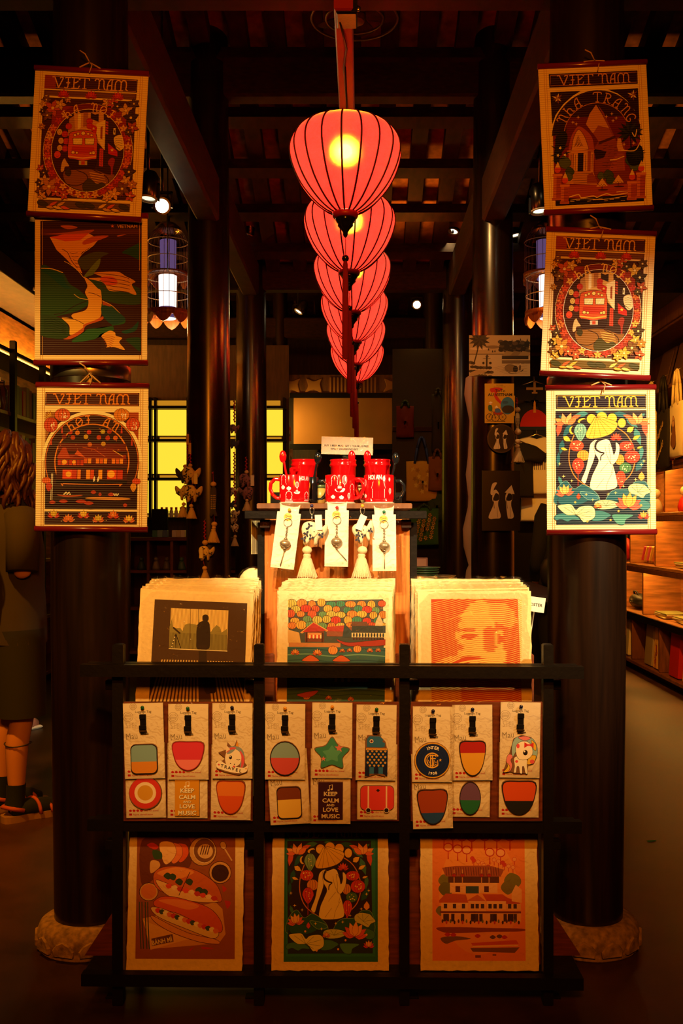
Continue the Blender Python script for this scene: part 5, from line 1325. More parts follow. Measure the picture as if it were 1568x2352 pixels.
# ------------------------------------------------------------------ packaged prints standing in the rack
def deckle(wd, ht, k=26, am=.0012, seed=0):
    r = random.Random(seed); p = []
    for i in range(k): p.append((-wd / 2 + wd * i / k, r.uniform(-am, am)))
    for i in range(k): p.append((wd / 2 + r.uniform(-am, am), ht * i / k))
    for i in range(k): p.append((wd / 2 - wd * i / k, ht + r.uniform(-am, am)))
    for i in range(k): p.append((-wd / 2 + r.uniform(-am, am), ht - ht * i / k))
    return p
SW, SH = .305, .385
sheet_me = [MB().prism(deckle(SW, SH, seed=q), 0, .0022).mesh('paper_sheet') for q in range(3)]
for q in sheet_me: q.materials.append(M['paper'])
def sleeve(wd, ht, th, seed, over=.006):
    r = random.Random(seed); n = 9; v = []; f = []
    for s_ in (0, 1):
        for j in range(n + 1):
            for i in range(n + 1):
                u, q = i / n, j / n; e = min(u, 1 - u, q, 1 - q)
                y = (-.0012 if s_ == 0 else th + .0012) + (-1 if s_ == 0 else 1) * r.uniform(0, .0007)
                if e == 0: y = th / 2 + r.uniform(-.0004, .0004) + (.0002 if s_ else -.0002)
                v.append((-wd / 2 - over + (wd + 2 * over) * u + (r.uniform(-.001, .001) if e == 0 else 0), y, -over * .5 + (ht + 2 * over) * q))
    for s_ in (0, 1):
        o = s_ * (n + 1) ** 2
        for j in range(n):
            for i in range(n):
                a = o + j * (n + 1) + i; f.append((a, a + 1, a + n + 2, a + n + 1))
    return MB().add(v, f, True)
sleeve_me = [sleeve(SW, SH, .0022, q).mesh('clear_sleeve') for q in range(3)]
for q in sleeve_me: q.materials.append(M['clear'])
random.seed(11)
stacks = ((302, 575, 344, 604, 2.2, draw_window, ((150, 160), (970, 187), (97, 1190)), 'front print of a man and telescope at a striped window, in the left rack bay', 'cream packaged prints stacked behind the telescope print'),
          (634, 902, 655, 905, .3, draw_lanterns, ((80, 140), (697, 138), (86, 905)), 'front print of lanterns over a pagoda and boats, in the middle rack bay', 'cream packaged prints stacked behind the lantern print'),
          (961, 1222, 943, 1192, -.4, draw_face, ((830, 145), (1432, 137), (838, 905)), 'front print of an orange face in engraved lines, in the right rack bay', 'cream packaged prints stacked behind the face print'))
for si, (x0, x1, b0, b1, rt, dr, cor, lab, grp) in enumerate(stacks):
    d0, d1, n = 2.668, 2.825, 20
    z0 = Z_(1358, d0) - SH; z1 = Z_(1328, d1) - SH - .002
    xc0, xc1 = X_((x0 + x1) / 2, d0), X_((b0 + b1) / 2, d1)
    for i in range(n):
        u = i / (n - 1); k = i % 3
        lx = 0 if i == 0 else random.uniform(-.004, .004)
        loc = (xc0 + (xc1 - xc0) * u + lx, d0 + (d1 - d0) * u - .0, z0 + (z1 - z0) * u + (0 if i == 0 else random.uniform(-.003, .003)))
        if i == 0:
            t = thing('packaged_print', lab, 'print', loc, (R(-1.0), R(rt), 0))
        else:
            t = thing('packaged_print', 'cream sleeved print, ' + ORD[i] + ' from the front of the stack with the ' + ('telescope', 'pagoda', 'orange face')[si] + ' print', 'print', loc, (R(-1.0), R(random.uniform(-.5, .5) + (rt * (1 - u))), R(random.uniform(-.3, .3))), grp)
        link('paper_sheet', sheet_me[k], None, t)
        link('clear_sleeve', sleeve_me[k], None, t)
        if i == 0:
            a = Art(*cor, SW, SH); dr(a)
            link('printed_picture', a.mesh(y=-.0003), M['print'], t, (0, 0, SH / 2))

# three large prints on the lower shelf
LW, LH = .306, .385
for (xa, xb, yb, dr, cor, lab, rt) in (
        (287, 555, 2229, draw_banhmi, ((343, 15), (1030, 15), (332, 907)), 'brown print of two filled baguettes with bowls, on the bottom shelf', .3),
        (622, 893, 2231, None, None, 'teal-bordered print of a woman in a conical hat, on the bottom shelf', 0),
        (966, 1239, 2238, draw_vietnam, ((487, 38), (1190, 38), (490, 934)), 'peach print of old houses under red lanterns, on the bottom shelf', .2)):
    wd = (xb - xa) * 2.62 / F
    t = thing('packaged_print', lab, 'print', (X_((xa + xb) / 2, 2.625), 2.635, .0755), (R(-6), R(rt), 0))
    ht = .385
    link('paper_sheet', MB().prism(deckle(wd, ht, seed=xa), 0, .0022), M['paper'], t)
    if dr:
        a = Art(*cor, wd, ht); dr(a)
    else:
        a = Art((622, 1902), (893, 1902), (622, 2231), wd, ht)
        a.rect(650, 1895, 868, 2212, '2f7a68'); a.rect(655, 1900, 862, 2200, '3a8a76')
        ux = (657, 855 - 657); q = lambda p: (657 + (p[0] - 320) * 198 / 895, 1910 + (p[1] - 186) * 284 / 1304)
        a.T = q; draw_lady(a); a.T = None
    link('printed_picture', a.mesh(y=-.0003), M['print'], t, (0, 0, ht / 2))
    link('clear_sleeve', sleeve(wd, ht, .0022, xb), M['clear'], t)

# ------------------------------------------------------------------ luggage tags
CW, CHh = .1035, .196
a = Art((590, 95), (1003, 95), (590, 872), CW, CHh, 2e-5)
a.rect(590, 95, 1003, 872, 'd8c8a0')
a.rect(594, 99, 999, 868, 'e8d8b0')
for (x, y, r) in ((695, 128, 34), (640, 232, 50)):
    a.ring(x, y, r, r, 5, 'b8a684', n=20); a.ring(x, y, r * .68, r * .68, 4, 'b8a684', n=18)
    for k in (-.3, 0, .3): a.line([(x - r * .6, y + k * r), (x + r * .6, y + k * r)], 4, 'b09c78')
a.text('Luggage Tag', 797, 195, 34, '4a3c28', 'c', .01)
a.text('STEP', 612, 350, 84, 'd0bf98', 'l', 0, 0, .7); a.text('Mau', 612, 470, 92, '9a8a6a', 'l', 0, -6, .8)
RC = 'c82820'
for i in range(4): a.blob([(632 + 38 * i, 782), (650 + 38 * i, 796), (640 + 38 * i, 808), (624 + 38 * i, 806), (618 + 38 * i, 794)], RC)
a.text('Ideal for travel', 770, 806, 26, RC, 'l', .01); a.rect(620, 824, 650, 846, RC); a.text('Name identification', 660, 845, 26, RC, 'l', .01)
card_art = a.mesh('printed_card'); card_art.materials.append(M['print'])
card_me = MB().bb((-CW / 2, 0, -CHh / 2), (CW / 2, .0016, CHh / 2)).mesh('backing_card'); card_me.materials.append(M['card'])
bag_me = sleeve(CW, CHh, .006, 5, .005).mesh('clear_bag'); bag_me.materials.append(M['clear'])
sb = MB().box((0, -.0035, 0), (.0155, .003, .052), None, .0008).box((-.001, -.006, -.008), (.019, .003, .011), None, .0008).box((0, -.0065, .020), (.017, .003, .012), None, .0008)
strap_me = sb.mesh('black_strap'); strap_me.materials.append(M['blackplastic'])
bk = MB().box((0, -.0068, -.017), (.020, .002, .0035), None, .0005).box((.008, -.0062, -.0225), (.011, .0016, .002), None, .0004)
buck_me = bk.mesh('brass_buckle'); buck_me.materials.append(M['gold'])
pins = {}
for nm, c in (('green', (.01, .12, .05)), ('navy', (.008, .008, .06)), ('yellow', (.75, .35, .02)), ('red', (.6, .02, .02))):
    me = MB().lathe([(.001, -.0065), (.0042, -.006), (.0048, -.004), (.0030, -.002), (.0036, -.0005), (.001, 0)], n=14, axis='y').mesh('push_pin')
    me = MB().add([(v_.co.x, -abs(v_.co.y), v_.co.z) for v_ in me.vertices], [tuple(p_.vertices) for p_ in me.polygons], True).mesh('push_pin')
    me.materials.append(mat(nm + '_plastic', c, .25, coat=.4)); pins[nm] = me


def outline(kind, w_, h_):
    if kind == 'oval': return [(w_ / 2 * math.cos(R(k)), h_ / 2 * math.sin(R(k))) for k in range(0, 360, 15)]
    if kind == 'round':
        out = []
        for cx, cz, a0 in ((1, 1, 0), (-1, 1, 90), (-1, -1, 180), (1, -1, 270)):
            rr = min(w_, h_) * .2
            out += [(cx * (w_ / 2 - rr) + rr * math.cos(R(a0 + k)), cz * (h_ / 2 - rr) + rr * math.sin(R(a0 + k))) for k in range(0, 91, 18)]
        return out
    if kind == 'rect': return [(-w_ / 2, -h_ / 2), (w_ / 2, -h_ / 2), (w_ / 2, h_ / 2), (-w_ / 2, h_ / 2)]
    if kind == 'star': return spl([((1 if k % 2 == 0 else .62) * w_ / 2 * math.sin(R(36 * k)), (1 if k % 2 == 0 else .62) * h_ / 2 * math.cos(R(36 * k))) for k in range(10)], True, 4)
    if kind == 'shield': return spl([(-.5 * w_, .45 * h_), (0, .5 * h_), (.5 * w_, .45 * h_), (.46 * w_, -.05 * h_), (.28 * w_, -.38 * h_), (0, -.5 * h_), (-.28 * w_, -.38 * h_), (-.46 * w_, -.05 * h_)], True, 4)
    return [(x * w_, z * h_) for x, z in kind]


def two_tone(c1, c2, cut, kind, w_, h_, rim=None):
    """a plain tag in two colours: edge, then the two fields inset in it"""
    def f(a):
        o = outline(kind, w_ * .93, h_ * .93); Z = lambda p: (p[0], -p[1])
        if rim: a.poly([Z(p) for p in outline(kind, w_ * .985, h_ * .985)], rim)
        a.poly([Z(p) for p in o], c1)
        a.clip = (-1, h_ * (.5 - cut), 1, 1)
        a.poly([Z(p) for p in o], c2); a.clip = None
    return f
K_ = '2a2024'
def d_unicorn(a):
    u = .001
    E = lambda x, y, rx, ry, c, **k: a.ell(x * u, y * u, rx * u, ry * u, c, n=18, **k)
    P = lambda pts, c: a.poly([(x * u, y * u) for x, y in pts], c)
    B = lambda pts, c: a.blob([(x * u, y * u) for x, y in pts], c)
    P([(8, -24), (13, -44), (18, -26)], 'e8a83a')
    B([(-16, -14), (-10, -26), (8, -30), (24, -24), (32, -6), (30, 20), (24, 30), (18, 10), (14, -6), (0, -14)], '9aa8a8')
    B([(20, -18), (30, -4), (31, 14), (22, 32), (24, 10)], 'e0686c')
    B([(-18, 0), (-12, -18), (2, -24), (18, -16), (24, 0), (18, 18), (2, 24), (-14, 18)], 'f4e6c4')
    B([(-16, -16), (-6, -26), (10, -26), (2, -18), (-8, -12)], 'e0686c'); P([(-16, -14), (-14, -32), (-5, -22)], 'f0dcb8')
    B([(-14, -10), (-4, -20), (8, -22), (-2, -12)], '9aa8a8')
    E(-4, -1, 4, 5, K_); E(-5, -3, 1.3, 1.6, 'fff'); a.line([(11 * u, 4 * u), (16 * u, 6 * u), (21 * u, 4 * u)], 1.4 * u, K_, True); E(-4, 15, 1.4, 1.4, K_); E(6, 17, 1.4, 1.4, K_)
    B([(-40, 14), (-30, 8), (-20, 14), (-4, 22), (14, 24), (30, 26), (40, 20), (38, 34), (24, 40), (0, 38), (-22, 32), (-38, 26)], 'f6ead0')
    for i, ch in enumerate('TRAVEL'): a.text(ch, (-26 + 9.4 * i) * u, (25 + 2.6 * i) * u, 11.5 * u, K_, 'c', .03, 8)
    a.star(-34 * u, 18 * u, 4 * u, 'd84030'); E(5, 23, 2.6, 2.4, 'e0504c'); a.star(36 * u, 28 * u, 3.4 * u, 'e8a83a')
def d_koi(a):
    u = .001
    BL, NV, YE = '3f7fa6', '1c2a4e', 'e0a83a'
    a.poly([(-24 * u, -26 * u), (-24 * u, -46 * u), (-18 * u, -54 * u), (8 * u, -54 * u), (18 * u, -46 * u), (16 * u, -40 * u), (23 * u, -36 * u), (22 * u, -27 * u), (14 * u, -25 * u)], BL)
    a.ell(-12 * u, -41 * u, 5 * u, 5 * u, 'f0e0c0'); a.ell(-12 * u, -41 * u, 3 * u, 3 * u, '6a2018')
    a.rect(-27 * u, -23 * u, 30 * u, 26 * u, NV); a.rect(-26 * u, -23 * u, 29 * u, -18 * u, YE)
    for r in range(6):
        for c in range(5):
            x, y = (-21 + 11.2 * c + (5.6 if r % 2 else 0)) * u, (-15 + 7.4 * r) * u
            if x > 27 * u: continue
            a.leaf(x, y - 5 * u, 9.5 * u, 9 * u, 90, '2f6a86'); a.leaf(x, y - 3 * u, 6 * u, 6 * u, 90, YE)
    for i in range(5): a.poly([((-28 + 11.6 * i) * u, 26 * u), ((-16.4 + 11.6 * i) * u, 26 * u), ((-16.4 + 11.6 * i) * u, (46 - abs(i - 1.5) * 0 + (3 if i in (0, 4) else -3)) * u), ((-28 + 11.6 * i) * u, (49 if i in (0,) else 43) * u)], NV if i % 2 == 0 else BL)
def d_crest(a):
    u = .001
    a.ell(0, 0, 46 * u, 46 * u, 'd8a838', n=40); a.ell(0, 0, 43 * u, 43 * u, '14305e', n=40)
    for r, c in ((36, '1c3c70'), (31, '14305e'), (26, '1c3c70')): a.ring(0, 0, r * u, r * u, 1 * u, c)
    a.arc_text('INTER', 0, 0, 29.5 * u, 11 * u, -114, -66, 'f4ead0', .03); a.arc_text('1908', 0, 0, 37 * u, 10 * u, 106, 74, 'f4ead0', .03, True)
    G = 'e8b84a'
    a.ring(-1 * u, 0, 18.5 * u, 18.5 * u, 3.4 * u, G, 35, 325); a.ring(-1 * u, 0, 14 * u, 14 * u, 1.6 * u, G, 40, 320)
    for x in (-5, 0): a.rect((x - 1.3) * u, -15 * u, (x + 1.3) * u, 18 * u, G)
    a.rect(-8 * u, -14 * u, 9 * u, -11.5 * u, G); a.rect(-5 * u, -6 * u, 8 * u, -3.6 * u, G)
    a.line([(-12 * u, 10 * u), (-12 * u, -2 * u), (-5 * u, 9 * u)], 2.2 * u, G); a.line([(3 * u, 12 * u), (4 * u, -1 * u), (9 * u, 6 * u), (13 * u, -1 * u), (14 * u, 10 * u)], 2.2 * u, G)
    a.star(20 * u, -1 * u, 4.2 * u, G)
def d_pony(a):
    u = .001
    B = lambda pts, c: a.blob([(x * u, y * u) for x, y in pts], c, K_, .9 * u)
    B([(-16, 2), (-30, -2), (-36, 14), (-32, 30), (-44, 44), (-26, 42), (-20, 26), (-24, 12)], 'e89088'); B([(-34, 20), (-32, 30), (-42, 44), (-30, 42), (-26, 30)], 'e8c040')
    B([(-16, 8), (-6, 2), (10, 4), (18, 12), (18, 26), (20, 46), (14, 46), (10, 30), (6, 30), (6, 46), (0, 46), (-3, 30), (-8, 30), (-10, 44), (-16, 44), (-14, 28)], 'f4ead0')
    B([(-22, -22), (-14, -44), (6, -50), (30, -44), (42, -26), (44, -4), (36, 16), (24, 18), (30, 0), (28, -24), (0, -34), (-12, -8), (-20, 4)], 'a8c4b8')
    B([(28, -40), (40, -28), (40, -12), (32, -20)], 'e8c040'); B([(24, 2), (40, 0), (38, 14), (30, 22), (18, 22)], 'e8c040'); B([(-6, -46), (12, -50), (26, -44), (10, -38)], 'e89088')
    B([(-12, -20), (-2, -34), (16, -36), (28, -26), (32, -6), (22, 8), (4, 12), (-8, 4)], 'f8eed4')
    a.ell(13 * u, -7 * u, 6 * u, 7 * u, K_); a.ell(11 * u, -10 * u, 2 * u, 2.4 * u, 'fff'); a.ell(-6 * u, -24 * u, 4 * u, 6 * u, 'e8605c')
    for sx in (-1, 1): a.poly([(22 * u, -27 * u), ((22 + sx * 12) * u, -34 * u), ((22 + sx * 12) * u, -19 * u)], 'd8403c')
    a.ell(22 * u, -27 * u, 3 * u, 3 * u, 'e8605c'); a.ell(-9 * u, 16 * u, 4 * u, 3.4 * u, 'e8605c'); a.ell(31 * u, 16 * u, 6 * u, 5.6 * u, 'e06a64')
def d_calm(bg, ink, edge):
    def f(a):
        u = .001
        a.rect(-31.5 * u, -48 * u, 31.5 * u, 48 * u, bg)
        a.line([(-3 * u, -28 * u), (-3 * u, -40 * u), (5 * u, -42 * u), (5 * u, -30 * u)], 1.6 * u, ink); a.ell(-5 * u, -28 * u, 3 * u, 2.4 * u, ink); a.ell(3 * u, -30 * u, 3 * u, 2.4 * u, ink)
        for t_, y, s_ in (('KEEP', -13, 15), ('CALM', 4, 15), ('AND', 14, 8.5), ('LOVE', 28, 15), ('MUSIC', 45, 15)):
            if edge: a.text(t_, .7 * u, (y + .7) * u, s_ * u, edge, 'c', .05, 0, 1.1)
            a.text(t_, 0, y * u, s_ * u, ink, 'c', .025, 0, 1.1)
    return f
def d_case(a):
    u = .001
    a.poly([(x, -z) for x, z in outline('round', .086, .062)], 'e0504c')
    for x in (-23, 24): a.rect((x - 1.8) * u, -31 * u, (x + 1.8) * u, 31 * u, 'f4d8b0')
    for x in (-23, 24): a.ell(x * u, 32 * u, 7 * u, 7 * u, 'f0dcb8'); a.ell(x * u, 32 * u, 5.6 * u, 5.6 * u, '2a1c18')
    a.poly([(2 * u, -24 * u), (7 * u, -20 * u), (2 * u, -15 * u), (-3 * u, -20 * u)], '3a2018')
def d_star(a):
    a.poly([(x, -z) for x, z in outline('star', .092, .086)], '4f9a7a'); a.star(.018, -.016, .012, 'e08a80'); a.star(-.022, .012, .007, 'e08a80'); a.poly([(x, -z) for x, z in outline('star', .05, .046)], '6ab08c')
def d_ring(a):
    a.ell(0, -.002, .041, .041, 'd8483c', n=30); a.ell(0, -.002, .028, .028, 'f0dcb0', n=26); a.ell(0, -.002, .020, .020, 'd8a83c', n=24)
# upper row: card left, right, top, bottom edge in pixels, tilt, pin, then the rubber tag: outline, size, drop below card centre, colours, drawing
UP = [
 (285, 376, 1617, 1789, -1.4, 'green', 'round', .070, .078, .046, two_tone('8fb0ae', 'd8963c', .42, 'round', .070, .078, K_), 'pale blue and orange rubber tag, first card of the upper row'),
 (387, 478, 1621, 1791, 0, 'green', 'shield', .080, .076, .036, two_tone('d84858', 'e88a84', .38, 'shield', .080, .076, 'a82a34'), 'plain pink rubber tag, second card of the upper row'),
 (489, 578, 1618, 1789, .2, 'navy', [(-.40, .14), (-.16, .22), (-.14, .42), (-.02, .30), (.08, .34), (.13, .5), (.2, .28), (.34, .14), (.37, -.16), (.46, -.26), (.44, -.42), (.2, -.5), (-.2, -.42), (-.46, -.32), (-.46, -.12), (-.3, -.1), (-.2, -.02)], .088, .092, .042, d_unicorn, 'unicorn rubber tag lettered with the word travel'),
 (608, 701, 1619, 1791, .3, 'yellow', 'oval', .078, .090, .042, two_tone('93b0ac', 'd0605c', .52, 'oval', .078, .090, K_), 'oval pale blue and pink rubber tag, fourth card of the upper row'),
 (714, 811, 1617, 1788, .4, 'yellow', 'star', .096, .090, .034, d_star, 'green star rubber tag, fifth card of the upper row'),
 (816, 911, 1620, 1793, .8, 'green', [(-.38, -.5), (0, -.42), (.34, -.48), (.38, .2), (.33, .36), (.1, .52), (-.3, .52), (-.38, .4)], .074, .108, .036, d_koi, 'blue carp streamer rubber tag, sixth card of the upper row'),
 (948, 1038, 1624, 1797, .5, 'navy', 'oval', .094, .094, .040, d_crest, 'round dark blue and gold football crest tag with lettering'),
 (1041, 1128, 1620, 1793, -.4, 'navy', 'shield', .066, .092, .040, two_tone('b8302c', 'e0ac40', .66, 'shield', .066, .092, K_), 'red and yellow rubber tag, second last card of the upper row'),
 (1148, 1240, 1617, 1787, .8, 'navy', [(-.5, -.46), (-.36, -.1), (-.3, .1), (-.2, .44), (.05, .54), (.34, .47), (.48, .2), (.44, -.15), (.26, -.25), (.22, -.5), (-.18, -.5), (-.26, -.46)], .086, .096, .038, d_pony, 'white pony rubber tag with a rainbow mane, last card of the upper row')]
LO = [
 (288, 380, 1879, -1.0, 'oval', .086, .086, .033, d_ring, 'round red rubber tag with a yellow centre, first card of the lower row'),
 (384, 477, 1880, .2, 'rect', .064, .098, .042, d_calm('d8a02c', 'f4ecd8', '3a2a18'), 'mustard keep calm and love music tag on the lower row'),
 (485, 576, 1884, .9, 'shield', .072, .088, .038, two_tone('e0883a', 'd8642a', .55, 'shield', .072, .088, '9a3a18'), 'plain orange rubber tag, third card of the lower row'),
 (615, 710, 1894, -3.0, 'round', .064, .084, .040, two_tone('8a4a24', 'e8c860', .6, 'round', .064, .084, K_), 'brown and yellow rubber tag on a tilted card of the lower row'),
 (712, 806, 1893, .3, 'rect', .064, .098, .036, d_calm('4a2036', 'e8d8a8', None), 'plum keep calm and love music tag on the lower row'),
 (820, 912, 1883, .2, 'round', .088, .064, .040, d_case, 'pink suitcase rubber tag with two straps on the lower row'),
 (943, 1041, 1904, -1.6, 'shield', .076, .092, .040, two_tone('a8502a', '2f5a8a', .34, 'shield', .076, .092, K_), 'auburn and blue rubber tag on the lowest hung card'),
 (1036, 1123, 1877, .6, 'oval', .056, .088, .048, two_tone('7a5a78', '2f7a50', .45, 'oval', .056, .088, K_), 'purple and green rubber tag, second last card of the lower row'),
 (1146, 1237, 1878, .3, 'shield', .086, .090, .046, two_tone('d8602a', '2a2a26', .42, 'shield', .086, .090, K_), 'orange and black rubber tag, last card of the lower row')]
rub_c = mat('rubber_edge', (.20, .10, .06), .5)
def luggage(label, xa, xb, yb, rot, d, pin, kind, w_, h_, drop, draw, strap=True):
    zc = Z_(yb, d) + CHh / 2
    t = thing('luggage_tag', label, 'luggage tag', (X_((xa + xb) / 2, d), d, zc), (R(1.2), R(rot), 0), 'luggage tags pinned to the rack')
    link('backing_card', card_me, None, t); link('printed_card', card_art, None, t)
    zr = -drop
    rb = link('rubber_tag', MB().prism(outline(kind, w_, h_), -.0062, -.001, .03), rub_c, t, (0, 0, zr))
    a = Art((0, 0), (1, 0), (0, 1), 1, 1); a.ia = (1, 0, 0, 1); draw(a)
    a.w = a.h = 0
    link('moulded_design', a.mesh(y=-.0063), M['rubber'], rb)
    if strap:
        link('black_strap', strap_me, None, t, (0, 0, .036 + .008)); link('brass_buckle', buck_me, None, t, (0, 0, .036 + .008))
        link('push_pin', pins[pin], None, t, (0, -.004, CHh / 2 - .010))
    link('clear_bag', bag_me, None, t, (0, -.0045, -CHh / 2))
for (xa, xb, y0, yb, rot, pin, kind, w_, h_, drop, draw, lab) in UP: luggage(lab, xa, xb, yb, rot, 2.569, pin, kind, w_, h_, drop, draw)
for (xa, xb, yb, rot, kind, w_, h_, drop, draw, lab) in LO: luggage(lab, xa, xb, yb, rot, 2.580, 'navy', kind, w_, h_, drop, draw, False)
# ------------------------------------------------------------------ the counter with mugs and key chains
DC = 2.97
def W(px, py, d=DC): return at(px, py, d)
ct = thing('display_counter', 'orange-brown wooden counter with black crossbars, carrying the red mugs', 'counter', (X_(774, DC), DC, 0))
cx0 = X_(774, DC)
ck = lambda nm, mb, m_: link(nm, mb, m_, ct)
hw = sc(333, DC) / 2
ck('front_panel', MB().bb((-hw, 0, .10), (hw, .018, Z_(1190, DC)), .003), M['orangewood'])
for sx in (-1, 1):
    ck('side_panel', MB().bb((sx * hw - (.018 if sx > 0 else 0), .018, .10), (sx * hw + (.018 if sx < 0 else 0), .34, Z_(1190, DC)), .002), M['orangewood'])
    ck('corner_post', MB().bb((sx * (hw + .012) - .010, .004, 0), (sx * (hw + .012) + .010, .03, Z_(1200, DC)), .002), M['black'])
zt = Z_(1157, 3.02)
ck('top_board', MB().bb((X_(592, DC) - cx0, -.03, zt - .018), (X_(945, DC) - cx0, .33, zt), .003), M['brownwood'])
ck('front_bar', MB().bb((X_(563, 2.92) - cx0, -.062, Z_(1192, 2.92)), (X_(979, 2.92) - cx0, -.036, Z_(1173, 2.92)), .002), M['black'])
for a0, a1 in ((622, 645), (902, 922)):
    ck('post_stub', MB().bb((X_(a0, 3.25) - cx0, .26, zt), (X_(a1, 3.25) - cx0, .285, zt + .042), .002), M['black'])
for a0, a1 in ((597, 619), (922, 944)):
    p = ck('square_peg', MB().bb((X_(a0, 2.94) - cx0, -.032, Z_(1213, 2.94)), (X_(a1, 2.94) - cx0, -.002, Z_(1192, 2.94) - .001), .002), M['beam'])
    if a0 < 700:
        a = Art((0, 0), (22, 0), (0, 21), sc(22, 2.94), sc(21, 2.94)); a.text('25', 11, 15, 13, '6a4a28')
        link('carved_number', a.mesh(y=-.0325), M['print'], p, ((X_(a0, 2.94) + X_(a1, 2.94)) / 2 - cx0, 0, Z_(1202.5, 2.94)))

# mugs
def mug_profile(r, h): return [(.001, 0), (r * .9, 0), (r * .96, .003), (r, .012), (r, h - .002), (r - .001, h), (r - .0035, h - .001), (r - .004, .01), (.001, .008)]
def handle(r, h, wd=.007):
    pts = [(r - .002, 0, h * .84), (r + .014, 0, h * .86), (r + .026, 0, h * .70), (r + .028, 0, h * .5), (r + .020, 0, h * .28), (r + .008, 0, h * .16), (r - .002, 0, h * .15)]
    q = [Vector(p) for p in pts]; out = []
    for i in range(len(q) - 1):
        for j in range(3): out.append(q[i].lerp(q[i + 1], j / 3))
    return MB().tube(out + [q[-1]], wd * .8, 10)
MR, MH = .0455, .083
INK = 'f2d9bd'
def mug_art(k):
    a = Art((665, 385), (1215, 385), (665, 615), MR * 2.9, MH, 2e-5)
    def hall(x, y, s):
        a.poly([(x - 60 * s, y), (x - 46 * s, y - 34 * s), (x, y - 52 * s), (x + 46 * s, y - 34 * s), (x + 60 * s, y)], INK); a.rect(x - 52 * s, y + 3 * s, x + 52 * s, y + 50 * s, INK)
        for i in range(-2, 3): a.rect(x + i * 20 * s - 6 * s, y + 14 * s, x + i * 20 * s + 6 * s, y + 50 * s, 'b0181c')
        a.line([(x - 56 * s, y - 4 * s), (x + 56 * s, y - 4 * s)], 3, 'b0181c'); a.line([(x - 66 * s, y + 58 * s), (x + 66 * s, y + 58 * s)], 6 * s, INK)
    def lamp(x, y, s):
        a.ring(x, y, 26 * s, 30 * s, 4, INK, n=18)
        for q in (-.55, 0, .55): a.line([(x + q * 26 * s, y - 26 * s * (1 - q * q * .4)), (x + q * 26 * s, y + 26 * s * (1 - q * q * .4))], 3, INK)
        a.line([(x, y + 30 * s), (x, y + 48 * s)], 4, INK)
    def boat(x, y, s):
        a.blob([(x - 60 * s, y), (x + 60 * s, y - 6 * s), (x + 40 * s, y + 24 * s), (x - 40 * s, y + 22 * s)], INK); a.rect(x - 26 * s, y - 22 * s, x + 22 * s, y - 4 * s, INK); a.line([(x, y - 22 * s), (x, y - 60 * s)], 4, INK); a.poly([(x, y - 60 * s), (x + 18 * s, y - 54 * s), (x, y - 46 * s)], INK)
    def bush(x, y, s): [a.ell(x + dx * s, y + dy * s, 16 * s, 12 * s, INK, n=10) for dx, dy in ((-22, 0), (0, -10), (22, 0), (-6, 8), (14, 8))]
    def spark(x, y): [a.line([(x - 18 * math.cos(R(q)), y - 18 * math.sin(R(q))), (x + 18 * math.cos(R(q)), y + 18 * math.sin(R(q)))], 4, INK) for q in (0, 45, 90, 135)]
    if k == 0:
        hall(800, 420, .75); bush(790, 490, .9); bush(880, 500, .8); hall(880, 560, .8); lamp(985, 470, .8); boat(985, 530, .6); a.text('HOI AN', 1010, 432, 48, INK, 'l', .04); hall(1130, 560, .7); spark(720, 560)
    elif k == 1:
        spark(700, 430); hall(720, 500, .9); hall(870, 430, .8); lamp(1000, 430, 1.2); boat(940, 505, 1); bush(850, 570, .8); bush(960, 575, .8); lamp(1060, 560, .7); hall(1120, 500, .8)
    else:
        a.text('HOI AN', 790, 425, 52, INK, 'l', .04); lamp(1000, 420, .6); spark(1080, 425); lamp(730, 450, .8); hall(930, 500, 1.55); bush(730, 560, .8); lamp(1090, 520, .7)
        a.line([(830, 600), (1040, 600)], 8, INK)
    return a
def mug(label, px, d, rot, art=None, m_='redglaze', flip=False, r=MR, h=MH, grp='tea mugs at the front of the counter', nm='mug'):
    t = thing(nm, label, 'mug', (X_(px, d), d, zt + .0035), (0, 0, R(rot)), grp)
    link('body', MB().lathe(mug_profile(r, h), n=48), M[m_], t)
    link('handle', handle(r, h), M[m_], t)
    if art is not None:
        link('printed_scene', mug_art(art).mesh(wrap=r + .0003), M['white_ink'], t, (0, 0, h / 2), (0, 0, R(-rot)))
    return t
M['coaster'] = mat('pale_coaster', (.80, .70, .55), .6)
def coaster(px, d, lab):
    t = thing('coaster', lab, 'coaster', (X_(px, d), d, zt), (0, 0, 0), 'pale coasters under the mugs')
    link('disc', MB().lathe([(.001, 0), (.046, 0), (.046, .003), (.001, .003)], n=32), M['coaster'], t)
spm = spl([(0, .0), (.004, .05), (.012, .09), (.016, .115)], k=3)
def spoon(label, px, d, m_, rot, dx):
    t = thing('spoon', label, 'spoon', (X_(px, d), d, zt + .015), (0, 0, R(rot)), 'ceramic spoons standing in the mugs')
    link('stem', MB().tube([(dx + x, 0, z) for x, z in spm], .0035, 8), M[m_], t)
    link('bowl', MB().ball((dx + .019, 0, .128), .013, 14, (.85, .45, 1.45)), M[m_], t)
for px, lab, rot, k, sp in ((676, 'red tea mug with white print, left of the three front mugs', 180, 0, (630, -1)), (781, 'red tea mug with a white boat, middle of the three front mugs', -14, 1, (802, 1)), (870, 'red tea mug with white town lettering, right of the three front mugs', 166, 2, (840, -1))):
    coaster(px, 3.02, 'pale round coaster under the ' + ('left', 'middle', 'right')[k] + ' front red mug')
    mug(lab, px, 3.02, rot, k)
    spoon('red ceramic spoon standing in the ' + ('left', 'middle', 'right')[k] + ' front red mug', px, 3.02, 'redglaze', 0 if sp[1] > 0 else 180, .016)
